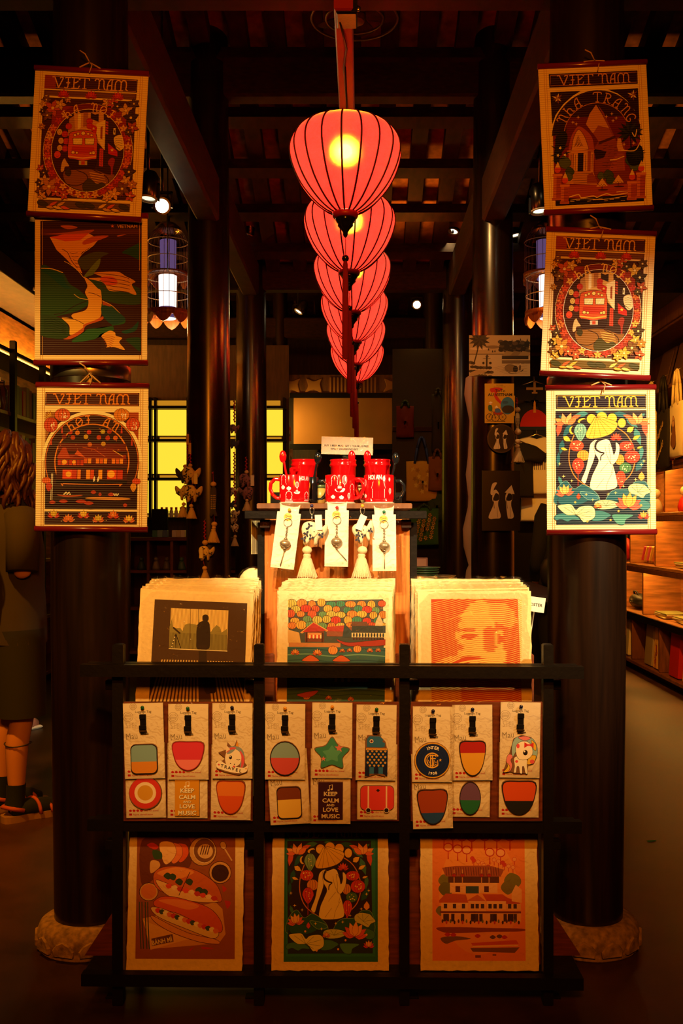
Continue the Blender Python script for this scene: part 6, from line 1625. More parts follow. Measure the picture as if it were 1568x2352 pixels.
# beer mugs behind: taller, with rolled rim
BR, BH = .0395, .142
bp = [(.001, 0), (BR * .95, 0), (BR, .004), (BR, BH - .024), (BR + .003, BH - .021), (BR + .004, BH - .016), (BR + .001, BH - .012), (BR + .001, BH - .006), (BR + .003, BH - .003), (BR + .002, BH), (BR - .003, BH), (BR - .004, .01), (.001, .008)]
for px, lab, rot in ((699, 'tall red beer mug with its handle forward, behind the left tea mug', -125), (788, 'tall red beer mug behind the middle tea mug', 90), (866, 'tall red beer mug behind the right tea mug', 60)):
    t = thing('beer_mug', lab, 'mug', (X_(px, 3.155), 3.155, zt + .0005), (0, 0, R(rot)), 'tall beer mugs at the back of the counter')
    link('body', MB().lathe(bp, n=48), M['redglaze'], t)
    g = MB().bb((BR - .002, -.007, .10), (BR + .026, .007, .116), .004).bb((BR + .014, -.007, .03), (BR + .027, .007, .112), .004).bb((BR - .002, -.007, .026), (BR + .026, .007, .042), .004)
    link('handle', g, M['redglaze'], t)
mug('glossy black mug between the left and middle red mugs', 711, 3.09, -6, None, 'blackglaze', r=.028, h=.080, grp='black mugs among the red ones')
spoon('black ceramic spoon standing in the black mug', 711, 3.09, 'blackglaze', 0, .006)
mug('glossy black mug half hidden behind the right red mugs', 886, 3.10, 10, None, 'blackglaze', r=.030, h=.082, grp='black mugs among the red ones')
spoon('black ceramic spoon behind the right tall beer mug', 893, 3.10, 'blackglaze', 0, .002)
for px, lab, c1, c2 in ((736, 'small patterned tin between the left and middle mugs', 'c8a050', '5a6a40'), (826, 'small patterned tin between the middle and right mugs', 'd0b070', '8a5030')):
    t = thing('tin', lab, 'tin', (X_(px, 3.1), 3.1, zt))
    link('body', MB().lathe([(.001, 0), (.018, 0), (.018, .05), (.001, .05)], n=20), mat('tin_paint', rgb(c1), .35), t)
    link('lid', MB().lathe([(.001, .05), (.0186, .05), (.0186, .058), (.017, .060), (.001, .060)], n=20), mat('tin_lid', rgb(c2), .3), t)
# offer sign
t = thing('price_sign', 'cream card sign offering a free tea mug, standing behind the mugs', 'sign', at(797, 1024, 3.24), (R(-2), R(1.4), 0))
sw, sh = sc(118, 3.24), sc(40, 3.24)
link('card', MB().bb((-sw / 2, 0, -sh / 2), (sw / 2, .0015, sh / 2)), M['card'], t)
a = Art((638, 78), (1056, 78), (638, 234), sw, sh); a.rect(640, 80, 1054, 232, 'dcc29a')
a.text('BUY 1 BEER MUG  GET 1 TEA MUG FREE', 842, 164, 22, '1a1420', 'c', .03, 0, .93); a.text('ONLY 250.000VND/SET', 826, 194, 22, '1a1420', 'c', .035)
link('lettering', a.mesh(y=-.0003), M['print'], t)
link('clear_holder', MB().bb((-sw / 2 - .002, -.002, -sh / 2 - .002), (sw / 2 + .002, -.0012, sh / 2 + .002)), M['clear'], t)
link('holder_foot', MB().bb((-.012, .002, zt + .0005 - at(797, 1024, 3.24).z), (.012, .005, -sh / 2 + .01)), M['clearbag'], t)

# key-chain cards
KW, KH = .0685, .190
M['charm'] = mat('pewter_charm', (.42, .30, .18), .35, metal=.7)
cat_ = [(-.5, -.5), (.5, -.5), (.5, .36), (.40, .36), (.40, .40), (.43, .50), (.34, .465), (.16, .455), (0, .452), (-.16, .455), (-.34, .465), (-.43, .50), (-.40, .40), (-.40, .36), (-.5, .36)]
for px, py, rot, pin, lab, sw_ in ((657, 1231, 7.2, 'yellow', 'tilted cream card with a lantern key ring and yellow pin, left on the counter front', -8), (773, 1226, .8, 'red', 'cream card with a lantern key ring and red pin, middle of the counter front', 42), (882, 1236, -.5, 'green', 'cream card with a lantern key ring and green pin, right on the counter front', 0)):
    d = 2.885
    t = thing('key_ring_card', lab, 'key ring', at(px, py, d), (0, R(rot), 0), 'key rings on cat-eared cards')
    link('cat_eared_card', MB().prism([(x * KW, z * KH) for x, z in cat_], 0, .0016), M['card'], t)
    a = Art((665, 605), (855, 605), (665, 1140), KW, KH, 2e-5)
    a.line([(680, 720), (730, 745), (760, 755), (800, 745), (850, 720)], 3, 'd8c894', True)
    a.ell(755, 718, 34, 32, 'e8c25a', n=24); a.text('Thank', 755, 716, 20, '7a5418', 'c', .02); a.text('You!', 755, 735, 20, '7a5418', 'c', .02); a.ell(750, 742, 3.4, 3, 'd2502a', n=8); a.ell(756, 742, 3.4, 3, 'd2502a', n=8); a.poly([(747, 743), (759, 743), (753, 750)], 'd2502a')
    for q in range(12): a.line([(735, 810), (735 + 52 * math.cos(R(30 * q)), 810 + 52 * math.sin(R(30 * q)))], 1.6, 'e6d8a8')
    for x, y in ((830, 1090), (812, 1108), (842, 1116)): a.flower(x, y, 9, 'e8d49a', None, 5)
    link('printed_card', a.mesh(y=-.0003), M['print'], t)
    link('push_pin', pins[pin], None, t, (.0, -.002, KH * .40))
    k = MB()
    ring = [(.012 * math.cos(R(q)), -.003, .040 + .012 * math.sin(R(q))) for q in range(0, 361, 24)]
    k.tube(ring, .0009, 5, False)
    for i in range(8): k.lathe([(.0022, -.0012), (.0034, 0), (.0022, .0012)], (0, -.003, .026 - .0045 * i), 8, axis='y' if i % 2 else 'x')
    link('split_ring', k, M['steel'], t)
    ch = MB().lathe([(.001, -.012), (.006, -.0115), (.0135, -.006), (.0165, 0), (.0135, .006), (.006, .0115), (.001, .012)], (0, -.006, -.022), 16)
    ch.lathe([(.001, -.002), (.005, -.002), (.005, .002), (.001, .002)], (0, -.006, -.036), 10).lathe([(.001, -.002), (.005, -.002), (.005, .002), (.001, .002)], (0, -.006, -.008), 10)
    link('lantern_charm', ch, M['charm'], t)
    c, s_ = math.sin(R(sw_)), math.cos(R(sw_))
    link('tassel_bar', MB().tube([(0, -.004, -.038), (0, -.004, -.044)], .003, 8).tube([(0, -.004, -.044), (c * .044, -.004, -.044 - s_ * .044)], .0013, 6), M['charm'], t)
    bm = sleeve(KW + .012, KH, .005, int(px), .004)
    link('clear_bag', bm, M['clear'], t, (0, -.0055, -KH / 2 - .004))

# ------------------------------------------------------------------ stuffed animals on strings
M['cloth'] = mat('cream_cotton', (.78, .64, .40), .9, bump=.3, bscale=300)
M['thread'] = mat('tassel_yarn', (.80, .60, .32), .9, bump=.9, bscale=14, stretch=(70, 70, 1.5))
M['wood_bead'] = mat('pale_wooden_bead', (.72, .50, .26), .6)
M['redbead'] = mat('red_bead', (.38, .010, .012), .3)
M['indigo'] = mat('indigo_cotton', (.05, .055, .10), .9, bump=.3, bscale=300)
M['plum'] = mat('plum_cotton', (.26, .12, .16), .9)
ele = spl([(-.50, .10), (-.46, .34), (-.30, .46), (-.08, .48), (.06, .42), (.14, .30), (.22, .22), (.28, .10), (.34, .12), (.38, .30), (.44, .42), (.52, .40), (.54, .24), (.48, .04), (.38, -.12), (.22, -.22), (.18, -.42), (.06, -.46), (.02, -.26), (-.16, -.24), (-.20, -.44), (-.36, -.46), (-.40, -.22)], True, 3)
ear = spl([(-.14, .22), (.0, .3), (.16, .2), (.16, .02), (.04, -.14), (-.08, -.06)], True, 3)
def elephant_parts(parent, x, z, s, m_='cloth', flip=1, spots=True, rot=0, y=0.0):
    e = link('stuffed_elephant', MB().pillow([(px * s * flip, pz * s) for px, pz in ele], s * .20), M[m_], parent, (x, y, z), (0, R(rot), 0))
    link('ear', MB().pillow([(px * s * flip, pz * s) for px, pz in ear], s * .05), M[m_], e, (0, -s * .19, 0))
    if spots:
        a = Art((0, 0), (1, 0), (0, 1), 1, 1); a.ia = (1, 0, 0, 1); a.w = a.h = 1
        for i, (px, pz) in enumerate(((-.34, .18), (-.28, -.02), (-.18, .30), (.32, -.02), (-.08, -.14), (-.36, -.24))):
            for k in range(3 if i else 1): a.leaf(px * s * flip, -pz * s, .15 * s, .09 * s, 60 * i + 120 * k, '2c2836')
        a.ell(.24 * s * flip, -.02 * s, .028 * s, .03 * s, '14101a', n=8)
        a.w = a.h = 0
        link('printed_leaves', a.mesh(y=-.185 * s), M['print'], e)
    return e
def tassel_parts(parent, x, z0, z1, wd, y=0.0, m_='thread'):
    h = z0 - z1; r = random.Random(int(abs(x * 1e4)) + 3)
    k = MB().lathe([(.001, z0), (wd * .16, z0 - h * .03), (wd * .20, z0 - h * .10), (wd * .17, z0 - h * .18), (wd * .24, z0 - h * .26), (wd * .36, z0 - h * .6), (wd * .46, z1 + h * .04), (wd * .40, z1), (.001, z1 + h * .06)], (x, y, 0), 16)
    tb = link('tassel', k, M[m_], parent)
    f = MB()
    for i in range(26):
        an = 2 * math.pi * i / 26; q = r.uniform(.9, 1.06)
        f.tube([(x + wd * .17 * math.cos(an), y + wd * .17 * math.sin(an), z0 - h * .2), (x + wd * .30 * math.cos(an), y + wd * .30 * math.sin(an), z0 - h * .5), (x + wd * .49 * q * math.cos(an), y + wd * .49 * q * math.sin(an), z1 - r.uniform(0, .04) * h)], wd * .03, 4, False)
    link('yarn', f, M[m_], tb)['kind'] = 'stuff'
    return tb
tag_me = MB().bb((-.010, -.0006, -.022), (.010, .0006, .022)).mesh('paper_tag'); tag_me.materials.append(M['card'])
for (px, tb0, y_e, s, flip, rot, lab, tr) in ((716, 705, 1226, .072, 1, 6, 'cream stuffed elephant with dark leaves and a tassel, left of the middle card', -14), (832, 832, 1222, .062, 1, -18, 'cream stuffed elephant with a tilted paper tag and tassel, right of the middle card', 38)):
    d = 2.868
    t = thing('elephant_key_ring', lab, 'key ring', at(px, 1165, d), (0, 0, 0), 'stuffed elephant key rings on the counter front')
    zz = lambda py: at(px, py, d).z - t.location.z; xx = lambda p_: sc(p_ - px, d)
    k = MB().tube([(.0, 0, .004), (-.006, 0, -.006), (-.005, 0, -.016), (0, 0, -.022), (.005, 0, -.016), (.006, 0, -.006), (0, 0, .004)], .0013, 6).tube([(0, 0, -.022), (0, 0, zz(1205))], .002, 6)
    link('metal_clasp', k, M['steel'], t)
    link('push_pin', pins['navy'] if px < 800 else pins['yellow'], None, t, (0, -.002, .004))
    elephant_parts(t, xx(px + 4 if px < 800 else px + 3), zz(y_e), s, 'cloth', flip, True, rot)
    link('paper_tag', tag_me, None, t, (xx(px + 16) if px < 800 else -.004, -.016, zz(1200)), (0, R(tr * .5 + 4), 0))
    link('stalk', MB().tube([(0, 0, zz(1205)), (xx(tb0), 0, zz(1256))], .0012, 6), M['cloth'], t)
    link('cotton_ball', MB().ball((xx(tb0), 0, zz(1264)), .0145, 14, (1, .9, .85)), M['wood_bead'], t)
    tassel_parts(t, xx(tb0) if px < 800 else xx(tb0 - 2), zz(1270), zz(1326), sc(46, d))

def charm_string(label, px, y0, d, items, grp='charm strings hung on the columns'):
    t = thing('charm_string', label, 'charm', at(px, y0, d), (0, 0, 0), grp)
    k = d / F; last = (0, 0)
    cord = [(0, 0, .004)]
    for it in items:
        kind, dx, y = it[0], it[1] * k, -(it[2] - y0) * k
        cord.append((dx, 0.002, y))
        if kind == 'bead': link('wooden_bead', MB().ball((dx, 0, y), it[3] * k, 12, (1, 1, .85)), M['wood_bead'], t)
        elif kind == 'red':
            bm = MB(); n = int(it[3])
            for i in range(n): bm.ball((dx + (.8 * k if i % 2 else -.8 * k), 0, y - i * 4.2 * k), 2.3 * k, 8)
            link('red_beads', bm, M['redbead'], t); cord.append((dx, .002, y - n * 4.2 * k))
        elif kind == 'stick': link('wooden_tag', MB().bb((dx - 3 * k, -.004, y - it[3] * k), (dx + 3 * k, .004, y), .001), M['wood_bead'], t)
        elif kind == 'ele': elephant_parts(t, dx, y, it[3] * k, it[4], it[5], len(it) < 7, 0, it[6] if len(it) > 6 else 0.0)
        elif kind == 'fish':
            h = it[3] * k
            q = [(0, 0), (.12, -.05), (.17, -.2), (.16, -.5), (.10, -.8), (.20, -.95), (.10, -1.0), (0, -.93), (-.10, -1.0), (-.20, -.95), (-.10, -.8), (-.16, -.5), (-.17, -.2), (-.12, -.05)]
            f = link('stuffed_fish', MB().pillow([(x * h * .62, z * h) for x, z in spl(q, True, 3)], h * .07), M[it[4]], t, (dx, 0, y))
            a = Art((0, 0), (1, 0), (0, 1), 1, 1); a.ia = (1, 0, 0, 1)
            for r_ in range(7):
                for c_ in (-1, 0, 1): a.leaf(c_ * .06 * h, (.28 + r_ * .07) * h, .05 * h, .04 * h, 90, 'c8b088' if it[4] == 'indigo' else '3a3028')
            a.w = a.h = 0
            link('printed_scales', a.mesh(y=-.073 * h), M['print'], f)
        elif kind == 'tas': tassel_parts(t, dx, y, -(it[3] - y0) * k, it[4] * k)
        elif kind == 'tag': link('paper_tag', MB().bb((dx - 4 * k, -.022, y - 12 * k), (dx + 4 * k, -.021, y + 12 * k)), M['card'], t)
    link('cord', MB().tube(cord, .0012, 5), M['redbead'], t)
    link('hook', MB().tube([(0, 0, .004), (0, .02, .008)], .0015, 5), M['steel'], t)
    return t
dF = 5.215
charm_string('string of two elephants and a tassel, left edge of second left column', 432, 995, 5.30, [('stick', -1, 997, 24), ('red', -1, 1022, 9), ('bead', -7, 1071, 5), ('ele', -8, 1092, 40, 'indigo', -1), ('ele', -10, 1132, 38, 'cloth', -1), ('bead', -10, 1158, 5), ('tas', -12, 1162, 1188, 24)])
charm_string('string of two spotted elephants with a tassel, in front of the second left column', 437, 1015, 5.24, [('stick', -1, 1017, 26), ('red', 0, 1040, 7), ('bead', 0, 1069, 5), ('ele', 2, 1092, 42, 'cloth', 1), ('ele', 6, 1134, 42, 'cloth', 1), ('tag', 14, 1100), ('bead', 2, 1162, 5), ('tas', 3, 1166, 1191, 25)])
charm_string('blue stuffed fish with a yarn tassel on the second left column', 489, 1086, dF, [('red', 0, 1086, 1), ('bead', 1, 1112, 7), ('fish', 1, 1117, 70, 'indigo'), ('bead', 3, 1204, 7), ('bead', 2, 1212, 5), ('tas', 1, 1214, 1246, 28)])
charm_string('single stuffed elephant with a paper tag, lowest string of the second left column', 470, 1196, dF, [('red', 0, 1198, 10), ('bead', 1, 1246, 7), ('ele', 4, 1271, 36, 'cloth', 1), ('tag', -7, 1270), ('bead', 0, 1305, 6), ('tas', 1, 1309, 1336, 26)])
charm_string('string of two plum elephants with a tassel on the third left column', 565, 1050, 7.25, [('red', 0, 1052, 8), ('bead', 1, 1084, 5), ('ele', 1, 1104, 34, 'plum', 1), ('tag', 15, 1104), ('ele', 0, 1133, 32, 'plum', -1), ('bead', 2, 1149, 4), ('tas', 2, 1152, 1173, 21)])
charm_string('small cream elephants on a string at the edge of the third left column', 540, 1127, 7.24, [('red', 0, 1129, 7), ('bead', 0, 1162, 4), ('ele', 0, 1181, 20, 'cloth', 1), ('ele', -2, 1213, 20, 'cloth', -1), ('bead', 0, 1232, 4), ('tas', -1, 1235, 1254, 18)])
charm_string('long string of dark elephants on the left edge of the third left column', 538, 920, 7.27, [('red', 0, 922, 12), ('ele', 0, 985, 22, 'plum', 1), ('ele', 0, 1020, 22, 'indigo', 1), ('red', 0, 1040, 20), ('ele', -2, 1130, 22, 'cloth', 1), ('ele', -3, 1160, 22, 'indigo', -1), ('ele', -3, 1195, 20, 'cloth', -1)])
charm_string('patterned stuffed fish with beads and a tassel at the edge of the tiled column', 1187, 915, 5.28, [('red', 0, 917, 3), ('bead', 1, 941, 7), ('fish', 1, 947, 48, 'cloth'), ('bead', 2, 992, 8), ('bead', 2, 1014, 7), ('bead', 1, 1025, 6), ('tas', 2, 1028, 1062, 30)])

# ------------------------------------------------------------------ pictures on the second right column
def plaque(nm, label, cat, x0, y0, x1, y1, d, draw, cor, base, m_='gloss', rot=0, rnd_=False, edge='4a3a2a'):
    wd, ht = sc(x1 - x0, d), sc(y1 - y0, d)
    t = thing(nm, label, cat, at((x0 + x1) / 2, (y0 + y1) / 2, d), (0, R(rot), 0))
    bodym = mat('plaque_edge', rgb(edge), .35)
    if rnd_: link('disc', MB().lathe([(.001, 0), (wd / 2, 0), (wd / 2, .006), (.001, .006)], n=40, axis='y'), bodym, t)
    else: link('board', MB().bb((-wd / 2, 0, -ht / 2), (wd / 2, .008, ht / 2), .001), bodym, t)
    a = Art(*cor, wd, ht); draw(a)
    link('picture', a.mesh(y=(-.0063 if rnd_ else -.0004)), M[m_], t)
    return t
BOX = ((0, 0), (100, 0), (0, 100))
plaque('picture_tile', 'black and white tile of a river village with a palm, top of the tiled column', 'picture', 1078, 770, 1217, 864, 5.20, draw_village, ((680, 112), (1205, 112), (680, 470)), None)
plaque('travel_poster', 'small yellow poster with a red map and a cyclo, below the village tile', 'poster', 1113, 881, 1180, 972, 5.215, draw_cyclo, ((805, 533), (1062, 533), (805, 885)), None, edge='d8b868')
def d_round(a):
    a.ell(50, 50, 50, 50, '2a1a10', n=36); a.ring(50, 50, 47, 47, 3, '50361c', n=36); draw_walkers(a, 50, 88, 74)
def d_rect(a):
    a.rect(0, 0, 85, 137, '241509')
    for i in range(40): a.ell((i * 37) % 85, (i * 53) % 137, .7, .7, '4a3418', n=5)
    draw_walkers(a, 46, 112, 86)
plaque('lacquer_coaster', 'round black lacquer plaque with two women in white dresses', 'plaque', 1118, 974, 1183, 1041, 5.225, d_round, BOX, None, rnd_=True, edge='3a2412')
plaque('lacquer_plaque', 'rectangular black lacquer plaque with two women in white dresses', 'plaque', 1107, 1081, 1194, 1219, 5.215, d_rect, ((0, 0), (85, 0), (0, 137)), None, edge='241509')
for (x0, y0, x1, y1, lab, c1) in ((637, 980, 668, 1013, 'small red and grey picture on the far left column, upper of two', 'b83a2c'), (641, 1031, 672, 1066, 'small ochre picture on the far left column, lower of two', '9a7a48')):
    def dd(a, c1=c1):
        a.rect(0, 0, 100, 100, c1); a.rect(6, 25, 94, 72, 'b0a080')
        for i in range(12): a.blob([(10 + 7 * i, 60), (14 + 7 * i, 32 + (i * 7) % 20), (18 + 7 * i, 62), (14 + 7 * i, 72)], '4a3a30' if i % 3 else 'd8c8a0')
    plaque('small_picture', lab, 'picture', x0, y0, x1, y1, 9.68, dd, BOX, None)
# ------------------------------------------------------------------ shelves along both walls
M['led'] = emit('led_strip', (1, .46, .07), 60)
M['warmled'] = emit('warm_led_strip', (1, .42, .05), 7)
def cm(h, rough=.6, **k): return mat('paint_' + h, rgb(h), rough, **k)
RX = 2.35
sh = thing('display_shelf', 'long honey-coloured wall shelf with lit boards, along the right wall', 'shelf', (RX, 7.2, 0))
sk = lambda nm, lo, hi, m_, par=None, bev=.004: link(nm, MB().bb((lo[0] - RX, lo[1] - 7.2, lo[2]), (hi[0] - RX, hi[1] - 7.2, hi[2]), bev), m_, par or sh)
Y0, Y1 = 6.2, 9.7
LV = (.08, .50, .92, 1.35, 1.74, 2.33, 2.80)
sk('toe_kick', (RX + .06, Y0, 0), (RX + .35, Y1, .065), M['black'])
for i, z in enumerate(LV):
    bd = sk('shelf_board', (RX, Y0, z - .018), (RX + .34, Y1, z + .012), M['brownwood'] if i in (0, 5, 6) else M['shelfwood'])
    if i in (2, 3, 4): sk('led_light_guard', (RX, Y0, z - .058), (RX + .010, Y1, z - .018), M['brownwood']); sk('led_strip', (RX + .016, Y0 + .05, z - .026), (RX + .036, Y1 - .05, z - .019), M['led'], None, 0)  # added lip that keeps the strip's light off the floor
    if i == 1: sk('dark_edge', (RX - .006, Y0, z - .05), (RX, Y1, z + .006), M['black'])
for i, (a_, b_) in enumerate(zip(LV, LV[1:])):
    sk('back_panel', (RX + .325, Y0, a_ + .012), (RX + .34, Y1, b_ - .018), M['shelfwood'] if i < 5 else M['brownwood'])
    if i < 4:
        for yy in ((6.9, 7.9, 8.7, 9.5), (7.2, 8.35, 9.2), (7.05, 8.0, 8.75), (7.75, 9.1))[i]:
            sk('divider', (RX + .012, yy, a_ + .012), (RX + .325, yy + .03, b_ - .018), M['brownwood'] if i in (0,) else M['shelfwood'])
sk('cornice', (RX - .02, Y0, 2.80), (RX + .35, Y1, 2.95), M['brownwood'])
def onsh(nm, label, cat, y, z, x=RX + .05, rz=0, grp=None, rx=0):
    return thing(nm, label, cat, (x, y, z + .005), (rx, 0, R(rz)), grp)
# standing goods on the lowest board
for (y, c, h_, w_, lab) in ((8.98, 'd8d0c0', .33, .12, 'white wrapped packet standing on the lowest shelf, behind the others'), (8.30, '9a8a70', .34, .20, 'clear wrapped packet standing on the lowest shelf'), (8.08, 'e0b050', .37, .14, 'yellow packet printed with a red flower on the lowest shelf'), (7.62, 'b81c14', .37, .22, 'red packet with a yellow star on the lowest shelf'), (7.30, 'd8a840', .38, .20, 'yellow flowered packet at the edge of the photo on the lowest shelf')):
    t = onsh('packet', lab, 'packet', y, .092, RX + .03, -90, 'packets standing on the lowest right shelf')
    link('packet_body', MB().box((0, .04, h_ / 2), (w_, .05, h_), (R(-4), 0, 0), .006), cm(c, .5), t)
    a = Art((0, 0), (100, 0), (0, 100), w_, h_, 1e-4); a.rect(4, 4, 96, 96, c)
    if c == 'b81c14': a.star(42, 50, 26, 'e8b83a')
    elif c in ('e0b050', 'd8a840'):
        for i in range(5): a.flower(30 + 12 * (i % 3), 50 + 9 * i, 16, 'd8502c' if c == 'e0b050' else ('d8d0b0', '4a5a2c', 'd8502c')[i % 3], '7a2a14', 5, i * 30)
    else:
        for i in range(5): a.line([(10, 15 + 16 * i), (50, 22 + 16 * i), (90, 12 + 16 * i)], 3, 'b0a890' if c != '9a8a70' else '6a5a44')
    link('printed_face', a.mesh(y=-.001), M['gloss'], t, (0, .017, h_ / 2 - .0), (R(-4), 0, 0))
    link('wrapping', sleeve(w_, h_, .05, int(h_ * 1000) + len(lab), .004), M['clear'], t, (0, .0165, 0), (R(-4), 0, 0))
def bag_lump(nm, lab, y, z, w_, h_, c, n=3, rough=.5, x=RX + .06):
    t = onsh(nm, lab, 'bag', y, z, x, -90)
    r = random.Random(int(y * 100)); p = [(w_ / 2 * math.cos(R(q)) * r.uniform(.85, 1.1), h_ / 2 + h_ / 2 * math.sin(R(q)) * r.uniform(.9, 1.05)) for q in range(0, 360, 30)]
    p = [(a_, max(0, b_)) for a_, b_ in p]
    link('bag_body', MB().pillow(spl(p, True, 3), .08, (0, .08, 0)), cm(c, rough, bump=.4, bscale=30), t)
    link('bag_handle', MB().tube([(-w_ * .2, .06, h_ * .8), (-w_ * .1, .04, h_ * 1.1), (w_ * .1, .04, h_ * 1.12), (w_ * .2, .06, h_ * .8)], .008, 6), cm(c, rough), t)
bag_lump('shiny_bag', 'shiny blue-grey bag leaning on a divider of the second lowest shelf', 8.53, .512, .22, .24, '6a7a88', rough=.2)
bag_lump('dark_bag', 'dark grey bag lying on the second lowest shelf', 8.92, .512, .40, .14, '26241f')
bag_lump('dark_bag', 'dark brown bag lying behind the grey one on the second lowest shelf', 9.46, .512, .36, .18, '3a2c1e')
for i, (y, z, lab) in enumerate(((8.05, .512, 'pile of cream paper goods on the second lowest shelf, near the divider'), (7.55, .512, 'pile of cream paper goods on the second lowest shelf, nearest the edge'), (7.5, .932, 'pile of pale folded cloth on the middle shelf'))):
    t = onsh('paper_pile', lab, 'paper goods', y, z, RX + .05, -90)
    for k in range(4): link('folded_sheet', MB().box((random.uniform(-.02, .02), .10, .006 + .011 * k), (.30, .18, .010), (0, 0, R(random.uniform(-6, 6))), .002), cm(('d8c890', 'c8b070', 'd0c4a0', '9aa060')[k]), t)
# folded fans on the middle shelf
for i in range(7):
    t = onsh('paper_fan', 'folded ' + ('pink', 'yellow')[(0, 1, 0, 1, 1, 0, 1)[i]] + ' paper fan, ' + ORD[i] + ' from the back of the row on the middle shelf', 'fan', 8.62 - .075 * i, .932, RX + .06, -90, 'folded paper fans on the middle shelf')
    c = ('e0508c', 'e8c040', 'e86aa0', 'f0d060', 'e0a030', 'e0508c', 'f0c850')[i]
    link('folded_leaf', MB().box((0, .08, .085), (.016, .11, .15), (0, R(38), 0), .003), cm(c), t); link('end_stick', MB().box((-.035, .08, .03), (.006, .02, .08), (0, R(38), 0), .001), M['wood_bead'], t)
t = onsh('red_pouch', 'red cloth pouch with a green leaf on the middle shelf', 'pouch', 9.3, .946, RX + .05, -90)
link('pouch_body', MB().pillow(spl([(-.16, 0), (.12, 0), (.18, .12), (.05, .2), (-.12, .14)], True, 4), .05, (0, .06, .0)), cm('b01c18'), t); link('green_leaf', MB().pillow(spl([(-.08, .16), (.04, .17), (.06, .26), (-.05, .28)], True, 4), .03, (0, .05, 0)), cm('2f9a4a'), t)
# little figures
fig = [(.001, 0), (.026, 0), (.030, .02), (.022, .05), (.012, .062), (.019, .075), (.020, .09), (.012, .104), (.001, .107)]
for i, (y, z, c, lab) in enumerate(((8.62, 1.752, 'c8a078', 'tan little figure on the upper small shelf'), (8.45, 1.752, 'e0d0b8', 'pale little figure on the upper small shelf'), (8.22, 1.752, 'b83020', 'red little figure on the upper small shelf, first of two'), (8.02, 1.752, 'd8c8a8', 'cream little figure on the upper small shelf'), (7.85, 1.752, 'c03428', 'red little figure on the upper small shelf, second of two'), (7.62, 1.752, '201814', 'black little figure on the upper small shelf'),
        (8.55, 1.362, 'e0c8a0', 'pale doll on the lit counter board'), (8.35, 1.362, '6a4a30', 'brown doll on the lit counter board'), (8.18, 1.362, 'c8b8a0', 'grey glass figure on the lit counter board'), (7.98, 1.362, 'd8d0c0', 'white figure on the lit counter board'), (7.85, 1.362, 'a01c18', 'dark red doll on the lit counter board'), (7.55, 1.362, 'c02018', 'bright red doll on the lit counter board'), (7.40, 1.362, '8a1814', 'maroon doll nearest the photo edge on the lit counter board'))):
    t = onsh('little_figure', lab, 'figurine', y, z, RX + .07 + .03 * (i % 2), 0, 'little figures on the right shelves')
    s_ = 1.1 + .35 * (i % 3)
    link('figure_body', MB().lathe([(r * s_, q * s_) for r, q in fig[:5]], n=16), cm(c, .5), t); link('figure_head', MB().lathe([(r * s_, q * s_) for r, q in [(.001, .062)] + fig[5:]], n=16), cm('d8b890' if i % 2 else c, .5), t)
t = onsh('framed_photo', 'dark standing picture frame behind the dolls', 'picture frame', 7.96, 1.362, RX + .26, -90)
link('frame', MB().bb((-.13, 0, 0), (.13, .02, .03)).bb((-.13, 0, .17), (.13, .02, .20)).bb((-.13, 0, .03), (-.10, .02, .17)).bb((.10, 0, .03), (.13, .02, .17)), M['beam'], t); link('picture', MB().bb((-.10, .008, .03), (.10, .014, .17)), M['ochre'], t)
# tote bags hung from the rail
def tote(label, loc, rz, w_, h_, c, strap, draw=None, sl=.30, grp=None, rough=.8, bump=.25):
    reach = .05 if rz else 8.378 - loc[1]
    t = thing('tote_bag', label, 'bag', loc, (0, 0, R(rz)), grp)
    p = [(-w_ / 2, -h_ - sl), (-w_ * .2, -h_ - sl - .006), (w_ * .2, -h_ - sl - .004), (w_ / 2, -h_ - sl), (w_ / 2 * .96, -sl - h_ * .5), (w_ / 2 * .98, -sl), (0, -sl + .006), (-w_ / 2 * .98, -sl), (-w_ / 2 * .96, -sl - h_ * .5)]
    link('bag_body', MB().pillow(p, .028), mat('bag_cloth', rgb(c), rough, bump=bump, bscale=60), t)
    for sx in (-1, 1):
        pts = [(-w_ * .22, -.012 * sx, -sl - .02), (-w_ * .14, -.012 * sx, -sl * .45), (-.015, -.006 * sx, -.01), (0, 0, 0), (.015, -.006 * sx, -.01), (w_ * .14, -.012 * sx, -sl * .45), (w_ * .22, -.012 * sx, -sl - .02)]
        k = MB()
        for q, q2 in zip(pts, pts[1:]): k.tube([q, q2], .011, 4)
        link('strap', k, cm(strap, .7), t)
    if draw:
        a = Art((0, 0), (100, 0), (0, 100), w_ * .8, h_ * .8, 1e-4); draw(a)
        link('printed_picture', a.mesh(y=-.0295), M['print'], t, (0, 0, -sl - h_ * .5))
    link('hook', MB().tube([(0, .002, -.004), (0, .03, .012), (0, reach, .012)], .003, 6), M['steel'], t)
    return t
def d_monkey(a):
    a.blob([(40, 30), (52, 18), (66, 30), (72, 55), (76, 80), (60, 92), (40, 90), (30, 75), (40, 55)], '8a5a34'); a.ell(52, 32, 11, 12, 'c89a6a'); a.blob([(36, 60), (26, 80), (36, 86)], '6a4024'); a.ell(48, 30, 2, 2, '2a1810', n=6); a.ell(57, 30, 2, 2, '2a1810', n=6)
def d_seq(a):
    for i in range(70): a.ell(10 + (i * 37) % 80, 10 + (i * 23) % 85, 3, 3, ('c89a3a', '8a6a2a', 'e8c870')[i % 3], n=6)
tote('white cotton tote bag hanging on the right shelf, farthest of three', (RX - .045, 7.93, 2.40), -90, .27, .42, 'd8d0bc', 'd8d0bc', None, .24)
tote('black sequined tote bag hanging on the right shelf', (RX - .045, 7.61, 2.40), -90, .29, .44, '14100c', '0c0a08', d_seq, .26)
